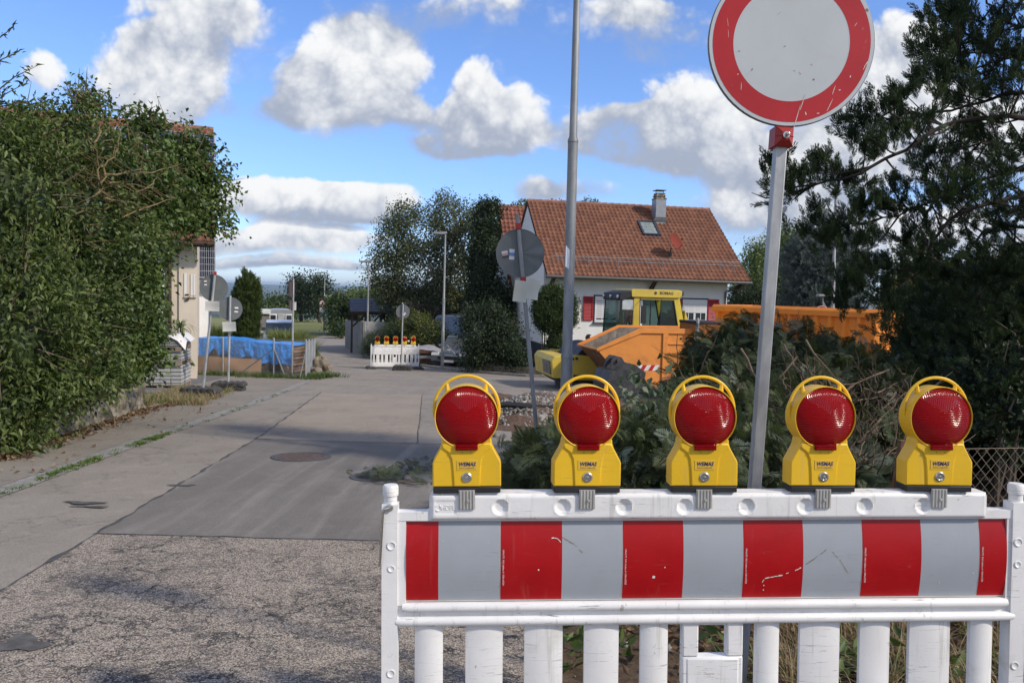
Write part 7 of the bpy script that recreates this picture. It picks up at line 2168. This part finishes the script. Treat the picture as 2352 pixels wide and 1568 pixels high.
def dens_spray(c, d, n, spread, size):
    tone = random.random()
    for _ in range(n):
        q = c + Vector((random.gauss(0, spread), random.gauss(0, spread), random.gauss(0, spread)))
        a = d + Vector((random.gauss(0, .35), random.gauss(0, .35), random.gauss(.35, .3)))
        P_.append(tuple(q)); D_.append(tuple(a)); O_.append((random.gauss(0, 1), random.gauss(-.5, 1), random.gauss(0, 1))); T_.append(tone)
for pts, d, r in LIMBS:
    W3 = [at(px, py, d + .25 * math.sin(i * 1.9 + px)) - tb for i, (px, py) in enumerate(pts)]
    W3[0] = W3[0].lerp(Vector((0, 0, W3[0].z - .35)), .85)
    # smooth the run
    Q = []
    for i in range(len(W3) - 1):
        for k in range(5):
            t_ = k / 5
            p0 = W3[max(0, i - 1)]; p1 = W3[i]; p2 = W3[i + 1]; p3 = W3[min(len(W3) - 1, i + 2)]
            Q.append(.5 * ((2 * p1) + (p2 - p0) * t_ + (2 * p0 - 5 * p1 + 4 * p2 - p3) * t_ ** 2 + (3 * p1 - p0 - 3 * p2 + p3) * t_ ** 3) + Vector((random.gauss(0, .01), random.gauss(0, .01), random.gauss(0, .012))))
    Q.append(W3[-1]); n = len(Q)
    s.tube(Q, [max(.005, .62 * r * (1 - .85 * i / n)) for i in range(n)], 8)
    for i in range(4, n):
        for rep in range(1 if random.random() < .75 else 2):
            d0 = (Q[i] - Q[i - 1]).normalized()
            sd = Vector((random.gauss(0, .7), random.gauss(0, 1.0), random.gauss(.35, .65))).normalized()
            dd = (d0 * .6 + sd).normalized(); l = random.uniform(.22, .62) * (1.05 - .35 * i / n)
            e = Q[i] + dd * l + Vector((0, 0, .08 * l))
            m = Q[i].lerp(e, .5) + Vector((random.gauss(0, .02), random.gauss(0, .02), -.03))
            s.tube([Q[i], m, e], [.010, .007, .003], 5)
            if random.random() < .30: continue
            for f in (.6, .82, 1.0):
                c = Q[i].lerp(m, f * 2) if f < .5 else m.lerp(e, f * 2 - 1)
                dens_spray(c, dd * .5 + Vector((0, 0, .25)), 5 if f > .7 else 3, .042, .2)
    dens_spray(Q[-1], (Q[-1] - Q[-3]).normalized() * .6, 14, .07, .2)
# dense tufts seen against the sky
for px, py, d, n, sp_ in ((2180, 30, 6.9, 60, .15), (2150, 95, 6.9, 50, .13), (2215, 60, 7.0, 50, .13), (2300, 80, 7.0, 60, .16), (2330, 30, 7.1, 60, .16), (2150, 170, 6.8, 60, .14), (2200, 170, 7, 60, .15), (2110, 200, 6.8, 30, .09), (2050, 235, 7, 40, .10), (2080, 300, 7.0, 60, .13), (2000, 285, 7.0, 30, .09), (2025, 345, 6.9, 50, .12), (1960, 330, 7.0, 24, .08), (1800, 385, 6.7, 34, .08), (1840, 420, 6.7, 40, .10), (1775, 395, 6.7, 22, .07), (1900, 385, 6.7, 40, .10), (1950, 420, 6.8, 40, .11), (1990, 480, 6.9, 60, .14), (1880, 500, 7, 30, .09), (1920, 560, 7, 60, .14), (2000, 560, 6.9, 70, .16), (2060, 440, 7, 40, .12), (2130, 380, 7, 50, .13), (2230, 300, 7.2, 60, .15), (2310, 260, 7.2, 70, .17), (2330, 350, 7.2, 60, .16), (2290, 190, 7.1, 70, .16), (2250, 470, 7.2, 60, .16), (2330, 500, 7.2, 60, .16), (2100, 560, 7, 60, .15), (1970, 640, 6.9, 60, .15), (2040, 690, 6.9, 50, .14), (1940, 690, 7, 40, .12), (2150, 450, 7, 50, .14), (2210, 400, 7.1, 40, .14), (2270, 640, 7.2, 70, .18), (2320, 620, 7.2, 70, .18)):
    dens_spray(at(px, py, d) - tb, Vector((-.35, -.1, .55)), int(n * (.8 if px < 2235 else .42)), sp_ * .58, .2)
# upper crown out of the frame, so that its shade falls where the picture shows it
for i in range(420):
    z = random.uniform(1.2, 8.2); r = max(.2, 2.2 * (1 - (z - 1) / 8.2)); a = random.uniform(0, 6.28)
    c = Vector((r * math.cos(a) * random.uniform(.3, 1), r * math.sin(a) * random.uniform(.3, 1), z))
    q = at(CX, CY, 1) ; wp = c + tb
    rel_ = wp - CAM; dq = rel_.dot(FWD); sx_ = CX + rel_.dot(RT) / dq * F; sy_ = CY - rel_.dot(UPV) / dq * F
    if sx_ < 2500 and -130 < sy_ < 560: continue
    dens_spray(c, Vector((c.x, c.y, .8)).normalized() * .6, 16, .16, .2)
s.build('branches', mat('dark cypress bark', (.035, .026, .02), .9, var=.3, vs=10), bigt)
n = len(P_)
scatter('crown', PLUME[0], PLUME[1], 4, np.array(P_), np.array(D_), np.array(O_), .15 * rng.uniform(.6, 1.35, n), L_CONIF, bigt, np.array(T_))

# ---- dark shrubs and conifers filling the right side under it
conifer('cypress_shrub', 'dense dark conifer shrub beside the right edge under the big cypress', 'shrub', foot(2290, 1100, 8.6), [blob(2310, 740, 9.2, 95, 140, .9), blob(2260, 900, 9.0, 120, 160, .9), blob(2340, 950, 8.6, 110, 170, .8), blob(2340, 640, 9.4, 55, 70, .6)], PLUME, L_CONIF, 26, 5, .10, .22, .45, L_CONIF, .86)
conifer('cypress_shrub', 'dark conifer shrub between the brush pile and the right hand shrubs', 'shrub', foot(2110, 1050, 10.2), [blob(2160, 830, 10.2, 90, 150, .9), blob(2110, 910, 10.4, 70, 110, .8), blob(2200, 720, 10.0, 65, 110, .8), blob(2150, 1000, 9.6, 100, 110, .7)], PLUME, L_CONIF, 24, 5, .11, .24, .4, L_CONIF, .86)
bush('ivy', 'glossy leaved shrub climbing at the right edge above the chain link fence', 'shrub', foot(2330, 1060, 6.4), [blob(2345, 960, 6.5, 60, 90, .3), blob(2300, 880, 6.9, 50, 70, .3), blob(2270, 990, 7.2, 60, 50, .3), blob(2345, 830, 7, 40, 80, .3)], L_DARK, 44, 12, .08, .06, .04, L_DARK, 4, .3, twigs=20, ck=.45)

# ---- heap of cut cypress branches
pb_ = foot(1720, 1080, 6.6)
heap = thing('brush_pile', 'big heap of cut cypress branches piled behind the warning lamps', 'brush pile', pb_)
HB = [blob(1745, 905, 7.4, 150, 138, .8), blob(1640, 980, 7.0, 100, 105, .8), blob(1860, 915, 7.6, 145, 118, .9), blob(1950, 890, 7.7, 75, 72, .6), blob(1975, 970, 7.4, 85, 120, .7), blob(1530, 1030, 6.6, 70, 75, .6), blob(1720, 1020, 6.2, 200, 95, .7), blob(1330, 1060, 6.4, 110, 42, .5), blob(1240, 1072, 6.2, 70, 22, .35), blob(1715, 822, 7.6, 72, 60, .5), blob(1665, 895, 7.5, 52, 44, .5), blob(1930, 1060, 6.0, 160, 90, .5), blob(1600, 1080, 5.4, 200, 80, .5), blob(1420, 1075, 5.6, 150, 55, .5)]
bl = [(tuple(Vector(c) - pb_), r) for c, r in HB]
P2, O2, T2 = clumps(bl, 66, 8, .08, (.84, 1.08))
P2, O2, T2 = inside_cull(P2, O2, T2, bl, .82)
zg_ = np.array([gz(x + pb_.x, y + pb_.y) - pb_.z for x, y in P2[:, :2]])
k = P2[:, 2] > zg_ + .01
P2, O2, T2 = P2[k], O2[k], T2[k]
right = np.clip((P2[:, 0] + pb_.x - 1.75) / 1.1, 0, .8) * (P2[:, 2] + pb_.z < .85)
k = rng.uniform(0, 1, len(P2)) > right
P2, O2, T2 = P2[k], O2[k], T2[k]
n = len(P2)
a = unit(O2 * .5 + rng.normal(0, .55, (n, 3)) + np.array([-.35, -.25, -.25]))
scatter('cypress_sprays', SPRAY[0], SPRAY[1], 4, P2, a, O2 + rng.normal(0, .35, (n, 3)), .135 * rng.uniform(.55, 1.5, n), L_CONIF2, heap, T2)
s = MB()
def stick(a, b, r, bend=.06, twig=3):
    a, b = Vector(a), Vector(b); pts = []
    L = (b - a).length; o = Vector((random.gauss(0, 1), random.gauss(0, 1), random.gauss(.3, 1))).normalized() * bend * L
    for i in range(7):
        t_ = i / 6; pts.append(a.lerp(b, t_) + o * math.sin(math.pi * t_) + Vector((random.gauss(0, .006), random.gauss(0, .006), random.gauss(0, .006))))
    s.tube(pts, [r * (1 - .7 * i / 6) for i in range(7)], 6)
    for _ in range(twig):
        i = random.randrange(2, 6); d = (pts[i] - pts[i - 1]).normalized() + Vector((random.gauss(0, .6), random.gauss(0, .6), random.gauss(0, .6)))
        s.tube([pts[i], pts[i] + d * .1 * L + Vector((0, 0, .01)), pts[i] + d * .22 * L], [r * .4, r * .3, r * .12], 5)
for (q0, q1, d0, d1, r) in (((1700, 800), (1770, 960), 6.6, 6.1, .012), ((1800, 790), (1850, 900), 6.5, 6.2, .011), ((1850, 780), (1930, 880), 6.5, 6.3, .012), ((1960, 880), (1880, 1010), 6.3, 6.0, .013), ((2080, 960), (1960, 1020), 6.4, 6.0, .014), ((2060, 900), (1990, 1000), 6.5, 6.1, .010), ((1900, 870), (1990, 990), 6.3, 6.1, .011), ((2040, 850), (1900, 890), 6.5, 6.2, .010), ((1600, 860), (1720, 1020), 6.3, 5.9, .010), ((1700, 880), (1650, 1010), 6.3, 6.0, .010), ((1980, 1010), (2080, 900), 5.9, 6.3, .012), ((1830, 820), (1750, 900), 6.3, 6.2, .010)):
    stick(at(*q0, d0) - pb_, at(*q1, d1) - pb_, r)
for i in range(230):
    px = random.gauss(1920, 95); py = random.uniform(890, 1100); d = (5.5 if py > 1000 else 6.15) + random.uniform(-.15, .35)
    an = random.choice((random.gauss(1.2, .5), random.gauss(2.2, .5), random.gauss(.5, .3))); l = random.uniform(30, 110)
    stick(at(px, py, d) - pb_, at(px + l * math.cos(an), py - l * math.sin(an), d + random.uniform(-.25, .25)) - pb_, random.uniform(.003, .009), .08, 2)
for i in range(34):
    px = random.uniform(1580, 1900); py = random.uniform(860, 1060); d = 6.35 + random.uniform(-.2, .3)
    an = random.gauss(1.9, .7); l = random.uniform(50, 130)
    stick(at(px, py, d) - pb_, at(px + l * math.cos(an), py - l * math.sin(an), d + random.uniform(-.25, .25)) - pb_, random.uniform(.004, .009), .10, 2)
s.build('branches', M_STICK, heap)
core('inner_twigs', [b for b in bl], L_CONIF2, heap, .66)
# bay leaves poking out at the left side
P3 = []; O3 = []
for i in range(26):
    c = at(random.uniform(1440, 1530), random.uniform(850, 1060), 6.0 + random.uniform(-.2, .2)) - pb_
    for j in range(7):
        P3.append(tuple(c + Vector((random.gauss(0, .05), random.gauss(0, .05), random.gauss(0, .05))))); O3.append((random.gauss(-.3, .5), random.gauss(-.6, .4), random.gauss(.2, .5)))
leaves('bay_leaves', np.array(P3), unit(np.array(O3)), .085, .05, leafmat('grey green leaf', (.07, .10, .06), (.18, .22, .13), .2), heap, .1, .4)

# conifer twigs lying on the road
def twig_on_road(label, px, py, d, n, spread):
    p = gr(px, py); t = thing('conifer_twig', label, 'twig', p + Vector((0, 0, .015)), 0, 'conifer twigs dropped on the road')
    pos = np.stack([rng.normal(0, spread, n), rng.normal(0, spread * .5, n), rng.uniform(.01, .10, n)], 1)
    ax2 = np.stack([rng.normal(-.6, .8, n), rng.normal(0, .6, n), rng.uniform(0, .5, n)], 1)
    scatter('cypress_sprays', SPRAY[0], SPRAY[1], 4, pos, ax2, np.array([[0, -.4, 1]]) + rng.normal(0, .3, (n, 3)), .10 * rng.uniform(.6, 1.3, n), L_CONIF2, t, rng.uniform(0, .9, n))
    b = MB()
    for i in range(5): b.tube([(spread * random.uniform(-.5, 1), random.uniform(-.1, .1), .02), (spread * random.uniform(-1.4, .0), random.uniform(-.15, .15), .04)], [.006, .002], 5)
    b.build('stem', M_STICK, t)
twig_on_road('dark conifer twig lying on the road, the one farthest left beyond the barrier', 872, 1100, 0, 22, .13)
twig_on_road('larger conifer twig on the road just left of the leftmost near lamp', 945, 1112, 0, 40, .20)
twig_on_road('conifer twig with raised tips right behind the leftmost near lamp', 985, 1085, 0, 36, .17)

# ---- gravel heap, mud, litter and weeds
TVs = np.array([(1, 0, 0), (-1, 0, 0), (0, 1, 0), (0, -1, 0), (0, 0, 1), (0, 0, -1)], float) * np.array([1, .8, .6])
TFs = np.array([(0, 2, 4), (2, 1, 4), (1, 3, 4), (3, 0, 4), (2, 0, 5), (1, 2, 5), (3, 1, 5), (0, 3, 5)])
M_GRAV = leafmat('gravel stone', (.15, .14, .125), (.34, .325, .30), 0., .9, (.52, .50, .48), .92)
gp = gr(1235, 962)
mh = MB()
def mound(u, v):
    x = -3.2 + 5.6 * u; y = -2.0 + 6.6 * v
    h = .42 * math.exp(-((x - .1) ** 2 / 1.1 + (y - .6) ** 2 / 2.2)) + .20 * math.exp(-((x + .9) ** 2 / .5 + (y - 2.4) ** 2 / 1.5)) + .05 * math.sin(x * 5 + y * 3) * math.sin(y * 4)
    e = min(1, min(u, 1 - u, v, 1 - v) / .12)
    left = min(1, max(0, (x + 1.9) / .5))
    return (x, y, (h * e + .012 + rng.normal(0, .008)) * left - .03 * (1 - left) + gz(gp.x + x, gp.y + y) - gp.z)
mh.grid(mound, 60, 60)
tag(mh.build('earth_mound', M_MUD, smooth=60, M=Matrix.Translation(gp)), kind='structure')
n = 1500
xy = np.stack([rng.normal(.15, .55, n), rng.normal(.3, .85, n)], 1)
pz = np.array([.42 * math.exp(-((x - .1) ** 2 / 1.1 + (y - .6) ** 2 / 2.2)) + .012 + gz(gp.x + x, gp.y + y) - gp.z for x, y in xy])
pos = np.concatenate([xy, pz[:, None]], 1) + np.array([gp.x, gp.y, gp.z])
g_ = scatter('gravel', TVs, TFs, 3, pos, rng.normal(0, 1, (n, 3)), rng.normal(0, 1, (n, 3)), rng.gamma(4, .009, n) + .012, M_GRAV)
tag(g_, 'heap of pale broken gravel behind the two left warning lamps', 'gravel', kind='stuff')
n = 500
xx = rng.uniform(-.1, 3.6, n); yy_ = rng.uniform(2.2, 5.0, n)
k = xx > .25 + .05 * rng.normal(0, 1, n); xx, yy_ = xx[k], yy_[k]
pos = np.stack([xx, yy_, np.array([gz(a_, b_) for a_, b_ in zip(xx, yy_)]) + .012], 1); n = len(xx)
tag(scatter('pebbles', TVs, TFs, 3, pos, rng.normal(0, 1, (n, 3)), rng.normal(0, 1, (n, 3)), rng.gamma(2, .004, n) + .004, M_GRAV), 'small pebbles strewn on the bare soil', 'pebbles', kind='stuff')


def litter(name, label, n, xf, yf, L, Wd, m, z=.012, cond=None):
    x, y = xf(n), yf(n)
    if cond is not None:
        k = cond(x, y); x, y = x[k], y[k]
    pos = np.stack([x, y, np.array([gz(a_, b_) for a_, b_ in zip(x, y)]) + z + rng.uniform(0, .02, len(x))], 1)
    out = np.stack([rng.normal(0, 1, len(x)), rng.normal(0, 1, len(x)), rng.uniform(0, .2, len(x))], 1)
    o = leaves(name, pos, unit(out), L, Wd, m, None, .0, .25, outw=1.0)
    return tag(o, label, 'dead leaves', kind='stuff')


litter('leaf_litter', 'brown dead leaves and bark covering the soil under the near barrier', 11000, lambda n: rng.uniform(.15, 5.5, n), lambda n: rng.uniform(2.4, 6.2, n), .055, .026, L_LITTER, cond=lambda x, y: x > .55 + .35 * np.sin(y * 2.3) + rng.normal(0, .2, len(x)))
yv = rng.uniform(8.4, 15.2, 1100); xv = np.interp(yv, [wa.y, wb.y], [wa.x, wb.x]) + .03 + np.abs(rng.normal(0, .16, 1100))
pos = np.stack([xv, yv, np.array([gz(a_, b_) for a_, b_ in zip(xv, yv)]) + .045], 1)
tag(leaves('leaf_litter', pos, unit(rng.normal(0, 1, (1100, 3)) * np.array([1, 1, .1])), .06, .042, L_LITTER, None, 0, .2, outw=1), 'dead leaves blown along the foot of the stone wall', 'dead leaves', kind='stuff')
n = 120; yv = rng.uniform(5, 16, n); xv = np.array([roadL(a_) for a_ in yv]) - rng.uniform(.0, 1.2, n)
pos = np.stack([xv, yv, np.array([gz(a_, b_) for a_, b_ in zip(xv, yv)]) + .042], 1)
tag(leaves('leaf_litter', pos, unit(rng.normal(0, 1, (n, 3)) * np.array([1, 1, .1])), .06, .04, L_LITTER, None, 0, .2, outw=1), 'scattered dead leaves on the left pavement', 'dead leaves', kind='stuff')


def tufts(name, label, pts, h, n, m, w=.004, lean=.6, r=.07, cat='grass', kind='stuff'):
    V = []; q = 5; N = len(pts) * n
    c = np.repeat(np.array(pts), n, 0); a = rng.uniform(0, 6.28, N); rr = rng.uniform(0, 1, N) * r; hh = h * rng.uniform(.4, 1.2, N); ln = lean * hh * rng.uniform(.2, 1.4, N); a2 = a + rng.normal(0, .8, N)
    zz = np.array([gz(x, y) for x, y in c[:, :2]])
    for i in range(q):
        f = i / (q - 1); x = c[:, 0] + rr * np.cos(a) + np.cos(a2) * ln * f * f; y = c[:, 1] + rr * np.sin(a) + np.sin(a2) * ln * f * f; z = zz + .005 + hh * (f - .3 * f ** 3 * lean)
        ww = w * (1 - f) ** .6 + .0004
        V.append(np.stack([np.stack([x - np.sin(a2) * ww, y + np.cos(a2) * ww, z], 1), np.stack([x + np.sin(a2) * ww, y - np.cos(a2) * ww, z], 1)], 1))
    V = np.concatenate(V, 1).reshape(-1, 3)
    Fc = np.concatenate([(np.arange(N) * 2 * q)[:, None] + np.array([2 * k, 2 * k + 1, 2 * k + 3, 2 * k + 2]) for k in range(q - 1)])
    o = rawmesh(name, V, Fc, 4, m, None, np.repeat(rng.uniform(0, 1, N), 2 * q))
    return tag(o, label, cat, kind=kind)


L_GREEN = leafmat('green grass', (.06, .11, .02), (.17, .24, .06), .3, .6)
pts = [(random.uniform(1.2, 4.5), random.uniform(2.9, 4.6)) for _ in range(110)]
tufts('dry_grass', 'dry straw coloured grass behind the slats of the near barrier', pts, .26, 26, L_DRY, .0022, 1.0, .10)
pts = [(random.uniform(.45, 4.0), random.uniform(2.9, 4.4)) for _ in range(18)]
tufts('green_grass', 'green grass tufts behind the slats of the near barrier', pts, .20, 22, L_GREEN, .003, .7, .06)
pts = []
for _ in range(150):
    y = random.choice((random.uniform(4, 20), random.gauss(8.2, .5), random.gauss(10.6, .35))); pts.append((roadL(y) + random.uniform(-.02, .10), y))
tufts('kerb_grass', 'short green grass growing in the gutter joint along the pavement', pts, .045, 20, L_GREEN, .004, .8, .06)
pts = [(np.interp(y, [wb.y, 20.5], [wb.x + .05, -8.1]) + random.uniform(-.5, .9), y) for y in [random.uniform(15.0, 19.8) for _ in range(190)]]
tufts('verge_grass', 'dry and green weeds on the pavement corner before the pavers', pts, .20, 22, L_DRY, .004, .8, .14)
pts = [(np.interp(y, [wb.y, 20.5], [wb.x + .05, -8.1]) + random.uniform(-.5, .8), y) for y in [random.uniform(15.0, 19.8) for _ in range(110)]]
tufts('verge_weeds', 'low green weeds on the pavement corner before the pavers', pts, .14, 20, L_GREEN, .006, .7, .12)
pts = []
for _ in range(70):
    f = random.random(); q = g0.lerp(g1, f) if random.random() < .5 else g1.lerp(g2, f); pts.append((q.x + random.gauss(0, .12), q.y + random.gauss(-.1, .25)))
for _ in range(60):
    f = random.random(); q = g2.lerp(foot(760, 862, 27.2), f); pts.append((q.x + random.gauss(0, .15), q.y + random.gauss(0, .3)))
tufts('fence_weeds', 'green weeds along the foot of the chain link garden fence', pts, .24, 20, L_WEED, .010, .9, .22)
# broad weeds seen through the slats
V_P, V_O = [], []
for (px, py, d) in ((1310, 1500, 3.8), (1300, 1550, 3.6), (1330, 1470, 4.0), (1950, 1500, 3.5), (1945, 1560, 3.4), (1960, 1470, 3.6), (1640, 1480, 3.8), (2215, 1545, 3.5), (1440, 1520, 3.8), (2080, 1540, 3.6)):
    q = at(px, py, d); z0 = gz(q.x, q.y)
    for i in range(13):
        V_P.append((q.x + random.gauss(0, .06), q.y + random.gauss(0, .06), z0 + abs(random.gauss(0, .12)) + .02)); V_O.append((random.gauss(0, 1), random.gauss(-.4, 1), random.uniform(.1, .8)))
tag(leaves('weeds', np.array(V_P), unit(np.array(V_O)), .10, .045, L_WEED, None, .2, .4, outw=.9), 'broad leaved green weeds growing behind the slats of the near barrier', 'weeds', kind='stuff')

# ---- old chain link fence behind the barrier at the right
q0, q1 = foot(2068, 1200, 4.35), foot(2520, 1200, 4.75)
hq = at(2250, 1024, 4.5).z - q0.z
oldf = chainlink('chain_link_fence', 'rusty old chain link fence with dark post at the right edge behind the near barrier', [q0, q1], hq - .03, [], .070, .0016, .02, M_RUST, mat('rusty wire', (.20, .16, .12), .8, .3, var=.3), True)
pm_ = MB(); ht = at(2064, 1008, 4.35).z - q0.z
pm_.bb(-.035, .0, -.02, .02, -.1, ht); pm_.bb(.0005, .032, .008, .02, -.1, ht - .02); pm_.bb(-.034, -.022, -.05, -.0205, .3, ht - .1)
pm_.build('post', M_RUST, oldf, smooth=0, bevel=.002)
MB().tube([(-.10, .05, -.05), (-.02, .02, ht * .92)], .016, 6).tube([(.55, .1, -.1), (.28, .02, ht * .6)], .022, 6).build('brace', M_RUST, oldf)
# low kerb wall along the far side of the side street
k0, k1 = Vector((-3.9, 35.9, 0)), Vector((.75, 30.6, 0))
def kerbrun(name, label, pts, h, w_, m):
    b = MB()
    for a, c in zip(pts[:-1], pts[1:]):
        a, c = Vector(a), Vector(c); d = (c - a); d.z = 0; L = d.length; d.normalize(); sd = Vector((-d.y, d.x, 0)) * w_
        za, zc_2 = gz(a.x, a.y), gz(c.x, c.y)
        b.add([(a.x, a.y, za - .1), (c.x, c.y, zc_2 - .1), (c.x + sd.x, c.y + sd.y, zc_2 - .1), (a.x + sd.x, a.y + sd.y, za - .1), (a.x, a.y, za + h), (c.x, c.y, zc_2 + h), (c.x + sd.x, c.y + sd.y, zc_2 + h), (a.x + sd.x, a.y + sd.y, za + h)], [(0, 1, 5, 4), (4, 5, 6, 7), (2, 3, 7, 6), (1, 2, 6, 5), (3, 0, 4, 7)])
    return b.build(name, m, smooth=0)
tag(kerbrun('kerb', '', [(-4.3, 36.4, 0), (-3.3, 34.9, 0), (-1.9, 33.05, 0), (.6, 30.45, 0), (6.0, 29.55, 0)], .10, .14, M_KERB), kind='structure')
tag(kerbrun('garden_wall', '', [foot(1085, 848, 33.2), foot(1185, 850, 32.4), foot(1245, 852, 32.0)], .32, .2, M_STONE), 'low dark stone garden wall below the dark bush by the house', 'wall')
hc = foot(1175, 975, 13.5)
b = MB(); b.tube([(-.7, .6, .18), (-.1, .7, .26), (.7, .6, .22), (1.6, .5, .12)], .055, 8)
tag(b.build('drain_pipe', M_BLK, M=Matrix.Translation(hc)), 'black pipe lying over the gravel heap', 'pipe')

# ================================================================== air
hz = MB(); hz.bb(-9300, 9300, -70, 16400, -125, 40)
hm_ = bpy.data.materials.new('haze'); hm_.use_nodes = True
n = NT(hm_.node_tree); n.n.remove(n.n['Principled BSDF'])
pvv = n.node('ShaderNodeVolumePrincipled'); pvv.inputs['Color'].default_value = (.62, .79, 1, 1); pvv.inputs['Density'].default_value = 1.1e-4; pvv.inputs['Anisotropy'].default_value = .1
n.l.new(pvv.outputs[0], n.n['Material Output'].inputs['Volume'])
tag(hz.build('haze', hm_, smooth=0), kind='stuff')
